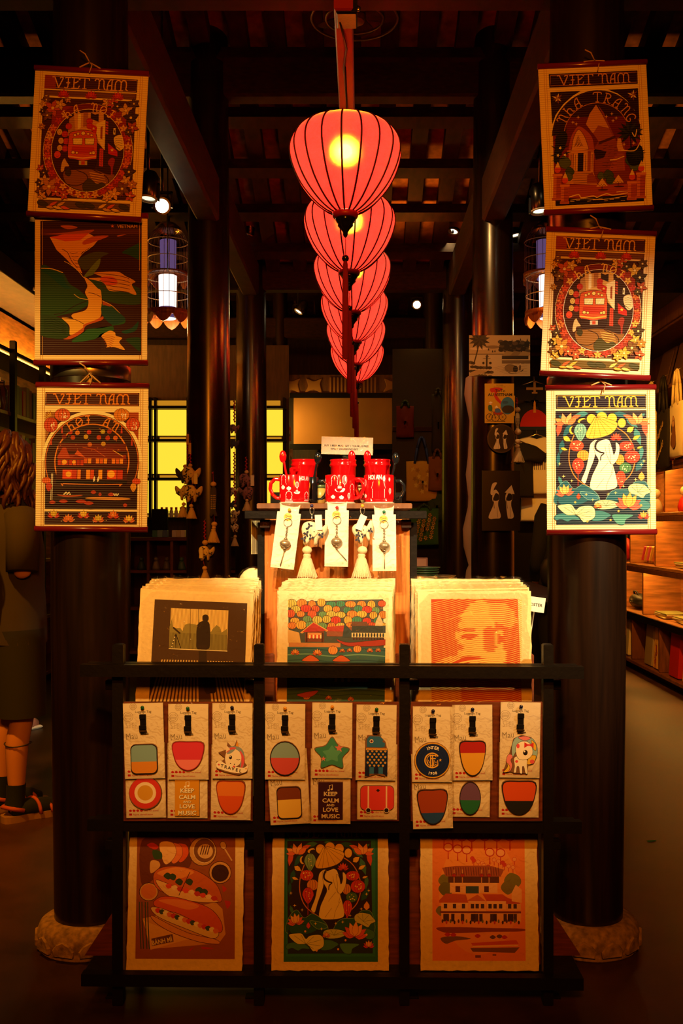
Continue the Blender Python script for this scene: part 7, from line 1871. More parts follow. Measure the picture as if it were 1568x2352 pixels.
tote('white tote bag with a brown monkey print hanging on the right shelf', (RX - .045, 7.28, 2.40), -90, .30, .40, 'dcd4c0', 'd0c4a8', d_monkey, .24)
for i, (y, c) in enumerate(((8.4, '5a3a24'), (7.95, '7a4426'), (7.45, '3a3026'))):
    t = onsh('leaning_board', ('brown', 'reddish', 'dark')[i] + ' picture board leaning on the top right shelf', 'picture', y, 2.345, RX + .16, -90, 'picture boards on the top right shelf')
    link('board', MB().box((0, .05, .20), (.36, .015, .40), (R(-14), 0, 0), .002), cm(c), t); link('board_frame', MB().box((0, .038, .20), (.30, .006, .34), (R(-14), 0, 0)), cm('6a4a30'), t)

# left wall shelf with books
LX = -2.50
ls = thing('display_shelf', 'dark shelf of books and jars under a lit board, along the left wall', 'shelf', (LX, 7.2, 0))
lk = lambda nm, lo, hi, m_, bev=.004: link(nm, MB().bb((lo[0] - LX, lo[1] - 7.2, lo[2]), (hi[0] - LX, hi[1] - 7.2, hi[2]), bev), m_, ls)
for z, m_ in ((.1, 'brownwood'), (.55, 'brownwood'), (1.0, 'brownwood'), (1.40, 'brownwood'), (1.70, 'brownwood'), (2.07, 'brownwood'), (2.52, 'black')): lk('shelf_board', (LX - .34, 6.2, z - .03), (LX, 9.2, z), M[m_])
lk('back_panel', (LX - .36, 6.2, .0), (LX - .34, 9.2, 2.95), M['shelfwood'])
lk('led_strip', (LX - .03, 6.3, 2.480), (LX - .022, 9.1, 2.488), M['warmled'], 0); lk('led_strip', (LX - .31, 6.3, 2.525), (LX - .28, 9.1, 2.535), emit('upward_led', (1, .42, .05), 260), 0)
lk('led_strip', (LX - .03, 7.3, 1.655), (LX - .01, 8.4, 1.668), M['warmled'], 0)
for y in (6.4, 7.10, 7.75, 8.5): lk('upright', (LX - .01, y, 0), (LX + .03, y + .045, 2.58), M['black'])
lk('top_beam', (LX - .36, 6.2, 2.98), (LX + .06, 9.2, 3.12), M['beam'])
bn = ('brown-red', 'slate', 'bright red', 'tan', 'brown', 'olive', 'dark green', 'ochre', 'crimson', 'dark brown')
bc = ('5a2018', '2a3a3c', '8a2a18', 'b8a070', '4a3020', '6a5a3c', '303a2c', '8a6a3c', '702018', '3a2a20')
for row, z in enumerate((2.071, 1.701)):
    for i in range(11):
        y = 7.16 + .075 * i + (.0 if row else .02); h_ = .20 + .05 * ((i * 7 + row * 3) % 4) / 4
        t = thing('book', bn[(i * 3 + row) % 10] + ' book, ' + ORD[i] + ' from the front in the ' + ('upper', 'lower')[row] + ' row of the left wall shelf', 'book', (LX - .04, y, z), (0, 0, 0), 'books in the %s row of the left wall shelf' % ('upper', 'lower')[row])
        link('cover', MB().bb((-.17, .0, 0), (0, .045 + .012 * (i % 3), h_), .002), cm(bc[(i * 3 + row) % 10], .5), t)
        link('page_block', MB().bb((-.168, .004, .004), (-.172, .04 + .012 * (i % 3), h_ - .004)), M['paper'], t)
M['glass'] = clear_mat('jar_glass', .18, .05, 0)
for i, (y, lab) in enumerate(((6.93, 'glass jar on the left wall shelf, at the edge of the photo'), (7.06, 'second glass jar on the left wall shelf, beside the upright'))):
    t = thing('glass_jar', lab, 'jar', (LX - .06, y, 2.071), (0, 0, 0), 'glass jars on the left wall shelf')
    link('jar_body', MB().lathe([(.001, 0), (.045, 0), (.05, .02), (.05, .15), (.03, .18), (.03, .2)], n=20), M['glass'], t); link('jar_lid', MB().lathe([(.001, .2), (.034, .2), (.034, .215), (.008, .22), (.012, .235), (.001, .24)], n=20), M['steel'], t)

# ------------------------------------------------------------------ back of the shop
M['backlit'] = emit('backlit_panel', (1, .60, .035), 1.3)
M['backlit_dim'] = emit('backlit_panel_low', (1, .40, .02), .55)
d = 9.55
bs = thing('backlit_shelf', 'black framed shelf with glowing yellow back panels, at the back left', 'shelf', (-1.55, d, 0))
zr = [Z_(1192, d), Z_(1101, d), Z_(1013, d), Z_(938, d)]
cols = [-2.36, -2.02, -1.97 + .0, -1.66, -1.32, -.98, -.74]
for i in range(len(cols) - 1):
    for j in range(3):
        link('glowing_pane', MB().bb((cols[i] + .012 + 1.55, .03, zr[j] + .055), (cols[i + 1] - .012 + 1.55, .04, zr[j + 1] - .012)), M['backlit'], bs)
        link('lower_glow', MB().bb((cols[i] + .03 + 1.55, .025, zr[j] + .018), (cols[i + 1] - .03 + 1.55, .034, zr[j] + .040)), M['backlit_dim'], bs)
for z in zr: link('shelf_board', MB().bb((-2.4 + 1.55, -.10, z - .012), (-.72 + 1.55, .03, z + .012), .002), M['black'], bs)
link('top_glow', MB().bb((-2.3 + 1.55, .0, zr[3] + .03), (-.78 + 1.55, .03, zr[3] + .075)), M['backlit_dim'], bs)
for x in cols: link('upright', MB().bb((x - .012 + 1.55, -.04, zr[0] - .1), (x + .012 + 1.55, .045, zr[3] + .1), .002), M['black'], bs)
link('back', MB().bb((-2.45 + 1.55, .046, 0), (-.7 + 1.55, .07, 3.0)), M['wall'], bs)
for i in range(6):
    t = thing('white_bottle', ORD[i] + ' small white bottle from the left before the lit yellow panels', 'bottle', (X_(372 + 11 * i, d - .04), d - .05, zr[0] + .012), (0, 0, 0), 'white bottles in front of the lit panels')
    link('bottle_body', MB().lathe([(.001, 0), (.018, 0), (.019, .01), (.019, .06), (.012, .075), (.001, .076)], n=14), M['white'], t); link('bottle_cap', MB().lathe([(.001, .076), (.012, .076), (.012, .1), (.001, .1)], n=12), cm('c84028'), t)
# cubby counter
dc = 9.1
cb = thing('cubby_counter', 'red-brown counter with open cubbyholes at the back left', 'counter', (-1.55, dc, 0))
zt2 = Z_(1237, dc)
bk = lambda nm, lo, hi, m_: link(nm, MB().bb((lo[0] + 1.55, lo[1], lo[2]), (hi[0] + 1.55, hi[1], hi[2]), .003), m_, cb)
bk('counter_top', (-2.4, -.02, zt2 - .02), (-.70, .36, zt2 + .012), M['redwood'])
M['cubby'] = mat('reddish_cubby_wood', (.22, .06, .018), .5, var=.3, bscale=8)
for z in (.84, .5, .1): bk('cubby_shelf', (-2.4, 0, z - .014), (-.70, .34, z + .012), M['cubby'])
for x in (-2.4, -2.165, -1.95, -1.735, -1.52, -1.305, -1.09, -.875, -.71): bk('cubby_divider', (x - .012, .002, .05), (x + .012, .34, zt2 - .02), M['cubby'])
bk('cubby_back', (-2.4, .34, .05), (-.70, .36, zt2 - .02), M['cubby'])
for i, (px, c) in enumerate(((325, '4a5a4a'), (358, '9a8a6a'), (383, '7a6a50'), (417, '5a7a5a'), (522, '7a8a60'))):
    t = thing('cubby_ornament', ('dark green', 'pale', 'tan', 'jade green', 'mossy')[i] + ' ornament in an upper cubbyhole', 'ornament', (X_(px, dc + .08), dc + .08, .853), (0, 0, 0), 'ornaments in the cubbyholes')
    link('ornament_body', MB().lathe([(.001, 0), (.036, 0), (.04, .02), (.026, .06), (.02, .08), (.001, .08)], n=14), cm(c, .4), t); link('ornament_top', MB().ball((0, 0, .098), .022, 12), cm(c, .4), t)
t = thing('computer_screen', 'dark back of a computer screen on the cubby counter', 'screen', (X_(361, dc), dc + .1, zt2 + .013))
link('screen_back', MB().bb((-.075, 0, .03), (.075, .03, .26), .006), M['black'], t); link('screen_stand', MB().lathe([(.001, 0), (.06, 0), (.06, .01), (.015, .014), (.012, .06), (.001, .06)], n=16), M['black'], t)
for px, w_, cols_, lab in ((366, .14, ('4a8a78', '8ab0c0', '5a78b0'), 'row of blue and green boxes on the cubby counter'), (409, .12, ('e8e0e0', 'd8c8b0', 'f0e8e0'), 'white box on the cubby counter')):
    t = thing('small_box', lab, 'box', (X_(px, dc), dc + .02, zt2 + .013))
    for i, c in enumerate(cols_): link('box_side', MB().bb((-w_ / 2 + w_ / 3 * i, 0, 0), (-w_ / 2 + w_ / 3 * (i + 1) - .002, .06, .062), .003), cm(c), t)
# lit ochre panel, carved frieze
d = 10.7
op = thing('wall_panel', 'plain ochre panel lit from one side on the back wall', 'panel', at(787, 967, d))
w_, h_ = sc(226, d), sc(106, d)
link('panel_board', MB().bb((-w_ / 2, 0, -h_ / 2), (w_ / 2, .02, h_ / 2), .002), M['ochre'], op)
link('panel_frame', MB().bb((-w_ / 2 - .04, -.02, h_ / 2), (w_ / 2 + .04, .02, h_ / 2 + .05)).bb((-w_ / 2 - .04, -.02, -h_ / 2 - .06), (w_ / 2 + .04, .02, -h_ / 2)), M['black'], op)
spot('panel_wall_lamp', (-.95, 10.25, 2.35), (-.55, 10.7, 2.25), 22, (1, .62, .12), 120, .9, .03)
fz = thing('carved_frieze', 'dim carved wooden frieze with slats above the ochre panel', 'frieze', at(810, 886, d))
link('frieze_board', MB().bb((-.85, .012, -.12), (.85, .03, .12)), M['brownwood'], fz)
for i in range(13): link('slat', MB().bb((-.25 + .04 * i, -.004, -.09), (-.232 + .04 * i, .012, .09), .002), M['ochre'], fz)
for sx in (-1, 1):
    for k in range(2):
        c0 = sx * (.42 + .24 * k)
        link('carved_field', MB().prism(spl([(c0 - .09, -.07), (c0, -.04), (c0 + .09, -.08), (c0 + .07, .02), (c0 + .09, .08), (c0, .05), (c0 - .08, .08), (c0 - .06, 0)], True, 3), -.004, .012, .1), M['ochre'], fz)
# hanging display boards with bags and shirts
d = 8.35
hb = thing('display_board', 'dark board with hooks for bags, at the back right of centre', 'board', (.62, d, 0))
link('board', MB().bb((-.36, .03, 0), (.36, .06, 2.75), .004), M['black'], hb)
link('board_rail', MB().bb((-.36, .0, 2.05), (.36, .03, 2.09), .003), M['beam'], hb)
tote('yellow floral shopping bag with blue handles at the back right of centre', (X_(968, d - .06), d - .06, Z_(1006, d)), 0, .265, .33, 'c8a02c', '1c3a90', lambda a: [a.flower(15 + (i * 29) % 75, 15 + (i * 41) % 75, 9, ('e8c850', 'd8a830', 'b88a24')[i % 3], None, 5, i * 20) for i in range(16)], .20)
tote('brown paper bag beside the yellow floral one', (X_(1004, d - .13), d - .13, Z_(1035, d)), 0, .15, .28, '7a4a24', '5a3418', None, .06)
tote('dark green bag below the brown paper bag', (X_(1003, d - .05), d - .05, Z_(1118, d)), 0, .16, .24, '22401c', '162a12', None, .04)
tote('green bag with yellow flowers hanging lowest, above the plate table', (X_(974, d - .20), d - .20, Z_(1160, d)), 0, .24, .30, '2c6a28', '2c4a20', lambda a: [a.flower(10 + (i * 37) % 85, 8 + (i * 23) % 88, 10, ('e0c040', 'd8b030', 'f0d860')[i % 3], '6a5a14', 6, i * 15) for i in range(22)], .03)
tote('dark red cloth bag hanging at the back behind the lanterns', (X_(930, d - .05), d - .05, Z_(922, d)), 0, .15, .26, '5a0c0c', '14301c', None, .045)
tote('tall black bag hanging beside the far right column', (X_(1006, d - .06), d - .06, Z_(895, d)), 0, .11, .48, '16140f', '16140f', None, .045)

def shirt(label, px, py, d, s_, c, draw=None, rz=0, grp='shirts hung at the back right'):
    reach = sd + .018 - d
    t = thing('hung_shirt', label, 'shirt', at(px, py, d), (0, 0, R(rz)), grp)
    p = [(-.24, -.66), (.24, -.66), (.23, -.30), (.25, -.14), (.36, -.22), (.43, -.10), (.28, .0), (.10, .05), (0, .02), (-.10, .05), (-.28, .0), (-.43, -.10), (-.36, -.22), (-.25, -.14), (-.23, -.30)]
    link('shirt_body', MB().pillow([(x * s_, z * s_) for x, z in p], .03), mat('shirt_cloth', rgb(c), .85, bump=.3, bscale=12), t)
    link('hanger', MB().tube([(-.16 * s_, 0, .02 * s_), (0, 0, .08 * s_), (.16 * s_, 0, .02 * s_)], .006, 6).tube([(0, 0, .08 * s_), (0, .0, .13 * s_), (.0, reach, .14 * s_)], .004, 6), M['steel'], t)
    if draw:
        a = Art((0, 0), (100, 0), (0, 100), .42 * s_, .5 * s_, 1e-4); draw(a)
        link('printed_picture', a.mesh(y=-.031), M['print'], t, (0, 0, -.36 * s_))
def d_dome(a):
    a.poly([(8, 74)] + [(50 + 42 * math.cos(R(q)), 74 - 42 * math.sin(R(q))) for q in range(180, -1, -12)], 'c82a20'); a.poly([(46, 40), (54, 40), (53, 16), (50, 10), (47, 16)], 'd89a30'); a.rect(0, 74, 100, 82, '20304a')
    a.line([(50, -34), (50, -6)], 7, 'c8a060'); a.line([(26, -18), (74, -18)], 6, 'c8a060'); a.line([(42, -8), (58, -8)], 4, 'c8a060')
def d_trees(a):
    a.rect(0, 20, 100, 26, '2a2a2a')
    for i in range(16): a.ell(6 + 6 * i, 12 + (i * 5) % 14, 5, 8, '202020', n=8); a.line([(6 + 6 * i, 20), (6 + 6 * i, 50)], 2, '202020')
sd = 8.75
sb_ = thing('display_board', 'tall dark board behind the hung shirts, at the back right', 'board', (1.62, sd, 0))
link('board', MB().bb((-.62, .02, 0), (.62, .05, 2.85), .004), M['black'], sb_)
for z in (1.5, 2.25, 2.75): link('board_rail', MB().bb((-.62, -.03, z), (.62, .0, z + .03), .003), M['beam'], sb_)
shirt('navy shirt with a red dome and a yellow plane', 1226, 890, sd - .045, .72, '0f1420', d_dome)
shirt('white shirt with a black tree print', 1232, 1012, sd - .24, .70, 'd8d4cc', d_trees)
shirt('plain black shirt hanging in front of the white one', 1186, 1024, sd - .36, .66, '0b0a0a', None, 16)
shirt('plain white shirt, lowest of the hung shirts', 1240, 1072, sd - .15, .72, 'dcd8d0')
# pale dress on a stand, seen beside the tiled column
ds = thing('dress_stand', 'pale cotton dress on a stand half hidden by the tiled column', 'dress', (X_(1112, 6.3), 6.3, 0))
pr = [(.001, Z_(1420, 6.3)), (.15, Z_(1420, 6.3)), (.115, Z_(1310, 6.3)), (.10, Z_(1298, 6.3)), (.132, Z_(1255, 6.3)), (.136, Z_(1215, 6.3)), (.105, Z_(1165, 6.3)), (.102, Z_(1140, 6.3)), (.118, Z_(1090, 6.3)), (.105, Z_(1050, 6.3)), (.098, Z_(1000, 6.3)), (.095, Z_(965, 6.3)), (.128, Z_(905, 6.3)), (.118, Z_(868, 6.3)), (.04, Z_(850, 6.3)), (.001, Z_(846, 6.3))]
link('dress', MB().lathe(pr, n=28), mat('pale_cotton', (.62, .50, .42), .9, bump=.5, bscale=9, stretch=(3, 3, .4)), ds)
link('stand_pole', MB().tube([(0, 0, .02), (0, 0, Z_(1400, 6.3))], .015, 10), M['black'], ds); link('stand_foot', MB().lathe([(.001, 0), (.14, 0), (.14, .02), (.001, .022)], n=20), M['black'], ds)
# table with plates behind the counter
tb_ = thing('plate_table', 'dark table of stacked lacquer plates behind the counter', 'table', (.50, 4.3, 0))
zt3 = .985
link('table_top', MB().bb((-.42, -.45, zt3 - .03), (.32, .5, zt3), .004), M['beam'], tb_)
for sx in (-.38, .28):
    for sy in (-.4, .45): link('leg', MB().bb((sx - .025, sy - .025, 0), (sx + .025, sy + .025, zt3 - .03), .003), M['beam'], tb_)
pm = MB().lathe([(.001, .002), (.05, .0), (.078, .006), (.080, .010), (.05, .006), (.001, .006)], n=28)
pcs = ('b8a068', '3a5a3a', 'a83a24', 'c8b890', '2a2a24', '8a6a3a')
pl = 0
for (px, dd, n, sn) in ((958, 4.05, 6, 'near left'), (1000, 4.12, 5, 'near right'), (968, 4.5, 8, 'tallest'), (1010, 4.6, 4, 'far right'), (945, 4.3, 5, 'leftmost')):
    for k in range(n):
        t = thing('lacquer_plate', ('ochre', 'green', 'red', 'cream', 'black', 'brown')[(pl * 5 + k) % 6] + ' lacquer plate, ' + ORD[k] + ' from the bottom of the ' + sn + ' stack on the plate table', 'plate', (X_(px, dd) + random.uniform(-.006, .006), dd, zt3 + .0105 * k + .0005), (0, 0, 0), 'lacquer plates stacked on the table')
        if pl == 0: pme = [(lambda q: (q.materials.append(cm(c, .3)), q)[1])(pm.mesh('plate_disc')) for c in pcs]
        link('plate_disc', pme[(pl * 5 + k) % 6], None, t); pl += 1
t = thing('framed_photo', 'small pinkish framed card standing behind the plates', 'picture frame', (X_(958, 4.72), 4.72, zt3), (R(-6), 0, 0))
link('card_board', MB().bb((-.05, 0, 0), (.05, .008, .12), .002), cm('8a5a48'), t); link('card_face', MB().bb((-.042, -.001, .008), (.042, .001, .112)), cm('a87a60'), t)
for px, d_, lab in ((589, 3.0, 'thin packet of magnets hanging beside the counter, outer one'), (598, 3.02, 'thin packet of magnets hanging beside the counter, inner one')):
    t = thing('hanging_packet', lab, 'packet', (X_(px, d_), d_, Z_(1196, d_)), (0, 0, R(68)), 'packets hung at the side of the counter')
    link('packet_card', MB().bb((-.03, 0, -.10), (.03, .002, 0)), M['paper'], t); link('clear_bag', sleeve(.06, .10, .004, px, .003), M['clear'], t, (0, -.001, -.10))
t = thing('bagged_goods', 'crinkled clear bag of goods beside the counter, behind the left stack', 'bag', (X_(582, 3.05), 3.05, Z_(1345, 3.05)))
link('bag_body', MB().pillow(spl([(-.05, -.05), (.03, -.05), (.04, .03), (.0, .055), (-.04, .03)], True, 3), .03), M['paper'], t); link('clear_bag', MB().pillow(spl([(-.055, -.052), (.035, -.052), (.045, .035), (.0, .06), (-.045, .035)], True, 3), .033), M['clearbag'], t)
t = thing('price_sign', 'tilted white sign reading poster beside the right stack', 'sign', at(1228, 1388, 2.86), (0, R(8), 0))
sw, sh_ = sc(46, 2.86), sc(34, 2.86)
link('card', MB().bb((-sw / 2, 0, -sh_ / 2), (sw / 2, .0015, sh_ / 2)), M['white'], t)
a = Art((0, 0), (46, 0), (0, 34), sw, sh_); a.text('POSTER', 24, 21, 9.5, '2a2430', 'c', .02); link('lettering', a.mesh(y=-.0004), M['print'], t)
link('sign_stick', MB().tube([(0, .002, -sh_ / 2), (0, .002, -sh_ / 2 - .34)], .003, 6), M['steel'], t)
t = thing('paper_clip', 'small green paper clip lying on the floor at the right', 'paper clip', at(1496, 1933, 1.25 * F / 723) + Vector((0, 0, .003)), (0, 0, R(14)))
link('wire', MB().tube([(x, y, 0) for x, y in ((-.018, .005), (.016, .005), (.019, 0), (.016, -.005), (-.016, -.005), (-.019, -.001), (-.016, .003), (.010, .003))], .0014, 6), cm('1f8a3c', .4), t)

# ------------------------------------------------------------------ lamps inside the shop
def track_lamp(label, px, py, d, aim, lit, power=0, r=.042, k=14):
    p = at(px, py, d)
    t = thing('track_spotlight', label, 'spotlight', p, (0, 0, 0), 'spotlights hung from the roof')
    q = (Vector(aim) - p).to_track_quat('-Z', 'Y').to_euler()
    hd = link('lamp_head', MB().lathe([(r * .9, 0), (r, .004), (r, .10), (r * .6, .125), (.001, .13)], n=24), M['blackplastic'], t, (0, 0, 0), q)
    link('lamp_rim', MB().lathe([(r * .78, -.001), (r * 1.02, -.003), (r * 1.02, .004), (r * .78, .004)], n=24), M['white'], hd)
    link('lit_lens', MB().lathe([(.001, .006), (r * .8, .006), (r * .8, .008), (.001, .008)], n=24), emit('lamp_lens', (1, .82, .5), lit), hd)
    top = 0
    for (d0, z0), (d1, z1) in zip(roof, roof[1:]):
        if d0 <= d <= d1: top = z0 + (z1 - z0) * (d - d0) / (d1 - d0)
    link('drop_rod', MB().tube([(0, 0, .06), (0, 0, top - p.z - .02)], .007, 8), M['blackplastic'], t)
    link('yoke', MB().bb((-r - .01, -.008, -.01), (-r - .002, .008, .07)).bb((r + .002, -.008, -.01), (r + .01, .008, .07)).bb((-r - .01, -.008, .06), (r + .01, .008, .07)), M['blackplastic'], t)
    if power:
        l = spot('spotlight_beam', (0, 0, -.01), (0, 0, -1), power, (1, .66, .26), 70, .7, .03); l.parent = hd; l.rotation_euler = (0, 0, 0)
track_lamp('round spotlight turned downward beside the top left poster', 340, 457, 4.5, (-1.2, 4.3, 0), 1.6)
track_lamp('bright spotlight shining at the viewer beside the left posters', 372, 473, 4.9, (-.75, 1.0, 1.2), 40, 8)
track_lamp('oval-looking white spotlight right of the lanterns', 1040, 532, 7.0, (.2, 6.6, 1.6), 5, 8)
track_lamp('half hidden spotlight beside the top right poster', 1240, 486, 4.5, (1.0, 4.3, 0), 2.2)
track_lamp('small spotlight above the birdcage lamp at the right', 1184, 541, 7.0, (1.5, 6.7, 1), 2.0)
track_lamp('bright distant spotlight right of the lanterns', 957, 700, 9.0, (.1, 2, 1.5), 30, 6)
track_lamp('small distant spotlight left of the lanterns', 685, 716, 9.0, (-1.5, 8.6, 1.6), 2)
track_lamp('thin sliver of a spotlight between the left columns', 567, 537, 7.0, (-1.6, 7.4, 1.4), 1.5)
track_lamp('warm spotlight at the top right corner of the photo', 1520, -8, 3.55, (1.15, 4.6, 1.8), 30, 14)

M['purple'] = emit('glowing_mauve_shade', (.30, .16, .42), .35)  # mauve shade given a faint glow of its own, no bulb inside
M['paperlamp'] = emit('lit_paper_shade', (1, .80, .70), 2.4)
def birdcage(label, px, py, d, lit):
    p = at(px, py, d); t = thing('birdcage_lamp', label, 'lamp', p, (0, 0, 0), 'lamps in birdcages')
    r = sc(50, 6.0); h_ = sc(120, 6.0); lr = sc(20.5, 6.0)
    link('paper_shade', MB().lathe([(.001, -.09), (lr * .94, -.09), (lr, .10), (.001, .10)], n=28), M['paperlamp'] if lit else M['purple'], t)
    link('shade_foot', MB().lathe([(.001, -.155), (lr * .95, -.155), (lr * .95, -.09), (.001, -.09)], n=28), M['purple'], t)
    if lit: link('shade_opening', MB().lathe([(.001, -.158), (lr * .9, -.158), (lr * .9, -.156), (.001, -.156)], n=24), emit('lamp_mouth', (.8, .95, 1), 2), t)
    for i in range(24): link('cage_bar', MB().tube([(r, 0, -.13), (r, 0, .09)] + ([(r * .8, 0, .112), (r * .35, 0, .128), (.01, 0, .132)] if lit else [(r * .8, 0, .15), (r * .35, 0, .2), (.01, 0, .22)]), .0016, 4), M['brownwood'], t, None, (0, 0, R(15 * i)))
    for z in (-.02, .09): link('cage_ring', MB().lathe([(r - .002, z - .002), (r + .003, z - .002), (r + .003, z + .002), (r - .002, z + .002)], n=36), M['wood_bead'], t)
    link('tray', MB().lathe([(r - .004, -.15), (r + .006, -.15), (r + .008, -.115), (r - .004, -.115)], n=36), M['orangewood'], t)
    for i in range(8): link('tray_scallop', MB().prism(spl([(-.05, 0), (0, -.05), (.05, 0), (0, .012)], True, 3), -.004, .004), M['orangewood'], t, (r * math.sin(R(45 * i)), -r * math.cos(R(45 * i)), -.15), (0, 0, R(45 * i)))
    if not lit: link('beaded_cap', MB().lathe([(.09, .165), (.085, .185), (.05, .215), (.012, .225), (.012, .26), (.001, .26)], n=28), M['gold'], t)
    top = [z0 + (z1 - z0) * (d - d0) / (d1 - d0) for (d0, z0), (d1, z1) in zip(roof, roof[1:]) if d0 <= d <= d1][0]
    link('hanging_cord', MB().tube([(0, 0, .13 if lit else .22), (0, 0, top - p.z - .01)], .004, 6), M['blackcord'], t)
    if lit: bulb('birdcage_light', (0, 0, -.2), 3, (1, .55, .2), .05, t)
birdcage('lit white paper lamp in a birdcage, beside the island poster', 385, 672, 6.0, True)
birdcage('unlit mauve paper lamp in a birdcage, farther back on the left', 386, 588, 6.6, False)
birdcage('lit white paper lamp in a birdcage, half hidden by the right train poster', 1258, 672, 6.0, True)
birdcage('unlit mauve paper lamp in a birdcage, farther back on the right', 1250, 588, 6.6, False)
# ceiling fan seen from below
p = at(814, 44, 4.5)
t = thing('ceiling_fan', 'dim round ceiling fan behind the black bracket at the top', 'fan', p)
M['dimred'] = mat('dull_red_metal', (.10, .016, .012), .45)
for rr in (.195, .13): link('guard_ring', MB().lathe([(rr - .004, -.004), (rr + .004, -.004), (rr + .004, .004), (rr - .004, .004)], n=48), M['dimred'], t)
for i in range(5): link('blade', MB().prism(spl([(.04, -.02), (.12, -.05), (.185, -.035), (.185, .035), (.11, .035), (.04, .02)], True, 3), -.002, .002), M['beam'], t, (0, 0, .02), (R(90 - 12), 0, R(72 * i)))
link('hub', MB().lathe([(.001, -.012), (.045, -.012), (.05, .0), (.05, .05), (.001, .06)], n=28), M['brownwood'], t); link('hub_disc', MB().lathe([(.001, -.014), (.042, -.014), (.042, -.012), (.001, -.012)], n=28), M['ochre'], t)
link('drop_rod', MB().tube([(0, 0, .05), (0, 0, 4.85 - .33 * 2.1 - p.z)], .012, 8), M['black'], t)
# ------------------------------------------------------------------ people
M['skin'] = mat('skin', (.62, .30, .14), .5, spec=.4)
def skinned(name, pts, edges, rad, m_, parent, root=0, lev=2):
    me = bpy.data.meshes.new(name); me.from_pydata(pts, edges, []); me.materials.append(m_)
    o = link(name, me, None, parent)
    o.modifiers.new('skin', 'SKIN').use_smooth_shade = True
    if not me.skin_vertices:
        bm = bmesh.new(); bm.from_mesh(me); bm.verts.layers.skin.verify(); bm.to_mesh(me); bm.free()
    for i, (v, r) in enumerate(zip(me.skin_vertices[0].data, rad)):
        v.radius = r if isinstance(r, tuple) else (r, r); v.use_root = i == root
    s = o.modifiers.new('smooth', 'SUBSURF'); s.levels = lev; s.render_levels = lev
    return o
def loft(secs, n=20):
    """rings of (x, y, z, rx, ry)"""
    v = []; f = []
    for (x, y, z, rx, ry) in secs:
        for k in range(n):
            a = 2 * math.pi * k / n; v.append((x + rx * math.cos(a), y + ry * math.sin(a), z))
    for i in range(len(secs) - 1):
        for k in range(n): q = (k + 1) % n; f.append((i * n + k, i * n + q, (i + 1) * n + q, (i + 1) * n + k))
    return MB().add(v, f, True)
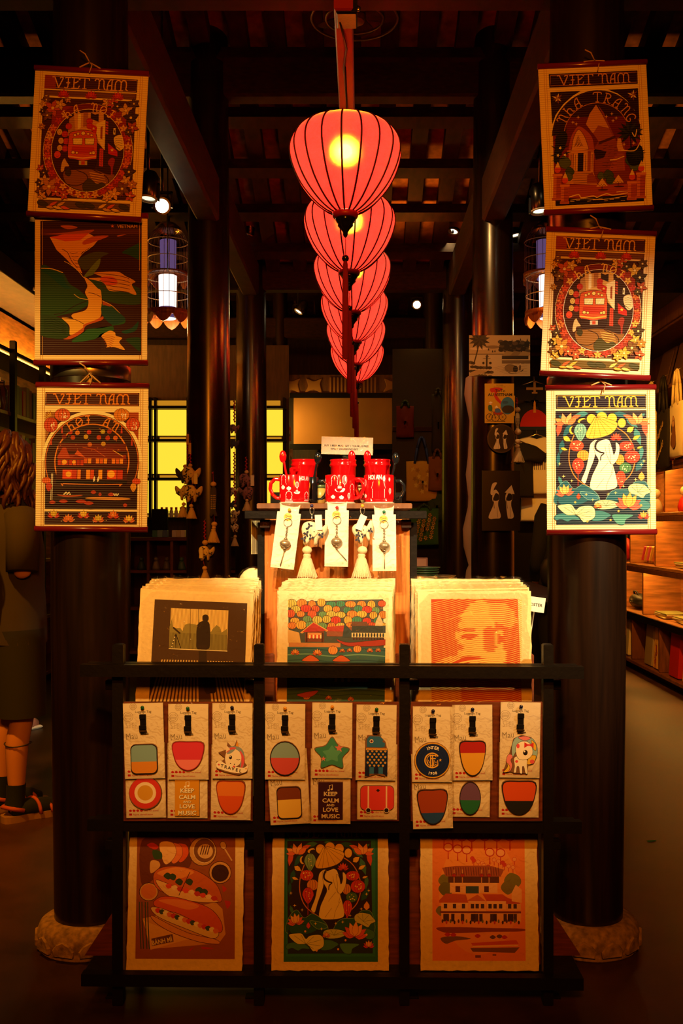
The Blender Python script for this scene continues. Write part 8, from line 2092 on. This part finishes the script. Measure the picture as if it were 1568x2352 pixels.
def person(label, x, d, h, rz, shirt_c, short_c, hair_c, long_sleeve=False, trousers=False, long_hair=True, bent=False):
    k = h / 1.70
    t = thing('person', label, 'person', (x, d, 0), (0, 0, R(rz)))
    t.scale = (k, k, k)
    P, E, Rd = [], [], []
    def v(p, r, par=None):
        P.append(p); Rd.append(r)
        if par is not None: E.append((par, len(P) - 1))
        return len(P) - 1
    pel = v((0, 0, .93), .115); wa = v((0, .0, 1.06), .105, pel); ch = v((0, .01, 1.26), .125, wa); nb = v((0, .01, 1.42), .065, ch)
    n1 = v((0, 0, 1.48), .050, nb); h0 = v((0, -.018, 1.545), (.062, .070), n1); h1 = v((0, -.010, 1.60), (.072, .086), h0); h2 = v((0, 0, 1.66), (.066, .078), h1)
    no = v((0, -.095, 1.575), .012, h0)
    for s in (-1, 1):
        def q_(p):                     # forearms folded forward at the elbow
            if not bent: return p
            c, n = math.cos(R(142)), math.sin(R(142)); y, z = p[1] - .03, p[2] - 1.10
            return (p[0] - s * (.02 + .55 * max(0, 1.10 - p[2])), .03 + y * c + z * n, 1.10 - y * n + z * c)
        sh = v((s * .155, .01, 1.37), .055, ch); el = v((s * .205, .03, 1.10), .040, sh); wr = v(q_((s * .215, -.04, .86)), .026, el); pa = v(q_((s * .212, -.06, .79)), (.018, .036), wr)
        for i, (dy, l) in enumerate(((-.030, .062), (-.010, .072), (.010, .068), (.028, .052))):
            a = v(q_((s * .212, -.064 + dy, .755)), .0095, pa); b_ = v(q_((s * .206, -.070 + dy, .755 - l * .5)), .0085, a); v(q_((s * .194, -.074 + dy, .755 - l)), .007, b_)
        a = v(q_((s * .200, -.098, .795)), .011, pa); v(q_((s * .188, -.118, .755)), .009, a)
        hp = v((s * .085, 0, .88), .092, pel); kn = v((s * .095, -.015, .48), .054, hp); cf = v((s * .098, .018, .34), .056, kn); an = v((s * .10, .018, .085), .034, cf); hl = v((s * .10, .03, .04), .032, an); to = v((s * .105, -.10, .03), (.030, .018), hl); v((s * .108, -.15, .022), (.026, .013), to)
    skinned('body', P, E, Rd, M['skin'], t)
    cl = mat('shirt_cloth', rgb(shirt_c), .9, bump=.35, bscale=7, stretch=(1, 1, .5))
    s_ = loft([(0, .0, .80, .20, .145), (0, .0, .90, .195, .145), (0, .0, 1.06, .18, .135), (0, .01, 1.22, .19, .145), (0, .015, 1.32, .195, .13), (0, .015, 1.385, .165, .10), (0, .01, 1.43, .085, .075), (0, .005, 1.46, .066, .062)])
    for s in (-1, 1):
        q = [(s * .13, .012, 1.385), (s * .175, .016, 1.31), (s * .205, .03, 1.13)]; rr = [.072, .074, .070]
        if long_sleeve: q += [(s * .218, -.005, .99), (s * .220, -.04, .865)]; rr = [.07, .066, .056, .050, .040]
        s_.tube(q, rr, 14, True)
    link('shirt', s_, cl, t)
    tr = mat('trouser_cloth', rgb(short_c), .9, bump=.3, bscale=8)
    q = loft([(0, 0, .98, .165, .125), (0, 0, .88, .19, .14), (0, 0, .80, .185, .135)])
    for s in (-1, 1):
        q.tube([(s * .085, 0, .86), (s * .098, -.005, .66), (s * .102, -.008, .47)] + ([(s * .10, .01, .30), (s * .10, .015, .10)] if trousers else []), [.115, .106, .104] + ([.075, .062] if trousers else []), 18, False)
    link('trousers' if trousers else 'shorts', q, tr, t)
    hm = mat('hair', rgb(hair_c), .45, bump=.9, bscale=60, stretch=(1, 1, .2))
    H = MB(); r = random.Random(4)
    n, rows = 22, 10; vv = []; ff = []
    low = 1.485 if long_hair else 1.56
    for j in range(rows + 1):
        u = j / rows; z = 1.755 - (1.755 - low) * u
        rad = math.sqrt(max(.02, 1 - max(0, (z - 1.64) / .118) ** 2)) if z > 1.64 else 1.0
        for i in range(n + 1):
            a = R(-40 + 260 * i / n)
            w1 = 1 + .05 * math.sin(i * 1.7 + j * 1.3) + r.uniform(-.03, .03)
            vv.append((.098 * rad * w1 * math.cos(a), .008 + .116 * rad * w1 * math.sin(a), z + r.uniform(-.006, .006)))
    for j in range(rows):
        for i in range(n): a = j * (n + 1) + i; ff.append((a, a + 1, a + n + 2, a + n + 1))
    H.add(vv, ff, True); H.ball((0, .01, 1.655), .094, 18, (1, 1.1, 1))
    if long_hair:
        for i in range(110):
            a = R(-30 + 240 * i / 110 * 1.0 + r.uniform(-4, 4)); z0 = r.uniform(1.56, 1.775); w_ = r.uniform(.92, 1.06); ph = r.uniform(0, 6.3)
            rr0 = math.sqrt(max(.15, 1 - max(0, (z0 - 1.63) / .125) ** 2))
            pts = []
            for j in range(8):
                u = j / 7; rr = (rr0 + (1 - rr0) * min(1, u * 1.6)) * w_ * (1 + .10 * u) + .09 * math.sin(ph + 5.5 * u)
                aa = a + .13 * math.cos(ph + 5.5 * u); pts.append((.100 * rr * math.cos(aa), .008 + .118 * rr * math.sin(aa), z0 - .17 * u))
            H.tube(pts, [.011, .013, .014, .014, .013, .012, .009, .004], 6)
    link('hair', H, hm, t)
    for s in (-1, 1):
        link('eye', MB().ball((s * .030, -.079, 1.603), .010, 10), M['white'], t); link('ear', MB().ball((s * .073, .004, 1.59), .022, 10, (.4, .7, 1.2)), M['skin'], t)
    link('mouth', MB().ball((0, -.083, 1.535), .016, 10, (1.2, .4, .35)), cm('8a3a2c'), t)
    return t
SOCK = cm('0c1a12', .9); STRAP = cm('b8582c', .7); SOLE = cm('9a7a50', .7)
def sandals(t, sock=True):
    for s in (-1, 1):
        c = s * .103
        o = thing_part = None
        sole = spl([(c - .040, .075), (c - .046, .02), (c - .036, -.05), (c - .048, -.12), (c - .03, -.185), (c + .012, -.20), (c + .046, -.15), (c + .042, -.06), (c + .042, .02), (c + .034, .075), (c, .088)], True, 3)
        n = len(sole); v = [(x, y, 0.0) for x, y in sole] + [(x * 1.0, y, .030) for x, y in sole]
        f = [tuple(range(n)), tuple(range(2 * n - 1, n - 1, -1))] + [(i, (i + 1) % n, n + (i + 1) % n, n + i) for i in range(n)]
        so = link('sandal_sole', MB().add(v, f), SOLE, t)
        k = MB()
        for (y, z, w_) in ((-.11, .055, .052), (-.055, .078, .05)): k.tube([(c + w_ * math.cos(R(q)), y + .02 * math.cos(R(q)), .026 + (z - .02) * math.sin(R(q)) * 1.15) for q in range(0, 181, 20)], .0085, 6)
        k.tube([(c - .046, .0, .05), (c - .042, .05, .065), (c, .082, .07), (c + .042, .05, .065), (c + .046, .0, .05)], .010, 6)
        link('sandal_straps', k, STRAP, so)
        if sock:
            q = MB().tube([(c - s * .003, .02, .165), (c - s * .003, .022, .10), (c, .03, .052)], [.043, .042, .046], 14, False); q.tube([(c, .045, .045), (c, -.04, .05), (c + s * .003, -.12, .042), (c + s * .004, -.17, .036)], [.04, .043, .042, .022], 14)
            link('sock', q, SOCK, t)
pl_ = person('curly brown haired person in dark shirt and shorts at the left edge', X_(30, 4.33), 4.33, 1.60, 128, '38342a', '222618', '4a2814', bent=True)
sandals(pl_)
link('calf_cord', MB().tube([(-.098 + .059 * math.cos(R(q)), .010 + .060 * math.sin(R(q)), .345 + .004 * math.sin(R(2 * q))) for q in range(0, 361, 20)], .0028, 5, False), cm('3a3a3c'), pl_)
bp_ = MB().pillow(spl([(-.15, .95), (.15, .95), (.16, 1.2), (.12, 1.36), (-.12, 1.36), (-.16, 1.2)], True, 4), .07)
bo = link('backpack', bp_, cm('14130f', .8), pl_, (0, .16, 0))
link('buckle', MB().bb((-.135, .045, 1.19), (-.105, .06, 1.21), .003), cm('8a7a60', .4), bo); link('loop_strap', MB().tube([(-.15 - .05 * math.sin(R(q)), .02, 1.17 + .09 * math.cos(R(q))) for q in range(0, 181, 20)], .006, 6), cm('1c1a16'), bo)
p2 = person('person in blue jeans standing behind the dark-shirted one, only a pink shoe clearly seen', X_(8, 6.1), 6.1, 1.58, 150, '3a3a40', '3c4654', '17110c', trousers=True)
for s in (-1, 1):
    so = link('shoe', MB().tube([(s * .103, .06, .045), (s * .103, -.02, .05), (s * .105, -.12, .042), (s * .106, -.18, .03)], [.046, .052, .05, .028], 14), cm('c88a7a', .6), p2)
    for y in (-.05, -.10): link('shoe_stripe', MB().tube([(s * .103 + .052 * math.cos(R(q)), y, .045 + .054 * math.sin(R(q))) for q in range(0, 181, 20)], .007, 6), cm('2a1c20'), so)
    link('shoe_sole', MB().box((s * .105, -.06, .012), (.10, .27, .022), None, .01), M['white'], so)
p3 = person('person in black long sleeves with a shoulder bag, seen from behind beside the right posters', X_(1300, 7.2), 7.2, 1.70, 186, '0c0a09', '17140f', '120c08', long_sleeve=True, trousers=True, long_hair=False)
for s in (-1, 1): link('shoe', MB().tube([(s * .103, .06, .045), (s * .103, -.02, .05), (s * .105, -.12, .042), (s * .106, -.18, .03)], [.044, .05, .048, .028], 14), M['blackplastic'], p3)
bo = link('shoulder_bag', MB().pillow(spl([(-.13, .82), (.13, .82), (.14, 1.02), (-.14, 1.02)], True, 4), .05), cm('11100e', .6), p3, (.08, .18, 0))
link('bag_strap', MB().tube([(-.12, .0, 1.02), (-.22, -.06, 1.25), (-.20, -.15, 1.40), (.0, -.28, 1.30), (.10, -.22, 1.05)], .012, 6), cm('1a1713'), bo); link('bag_ring', MB().lathe([(.016, -.002), (.02, -.002), (.02, .002), (.016, .002)], (.10, .055, .95), 16, axis='y'), M['gold'], bo)
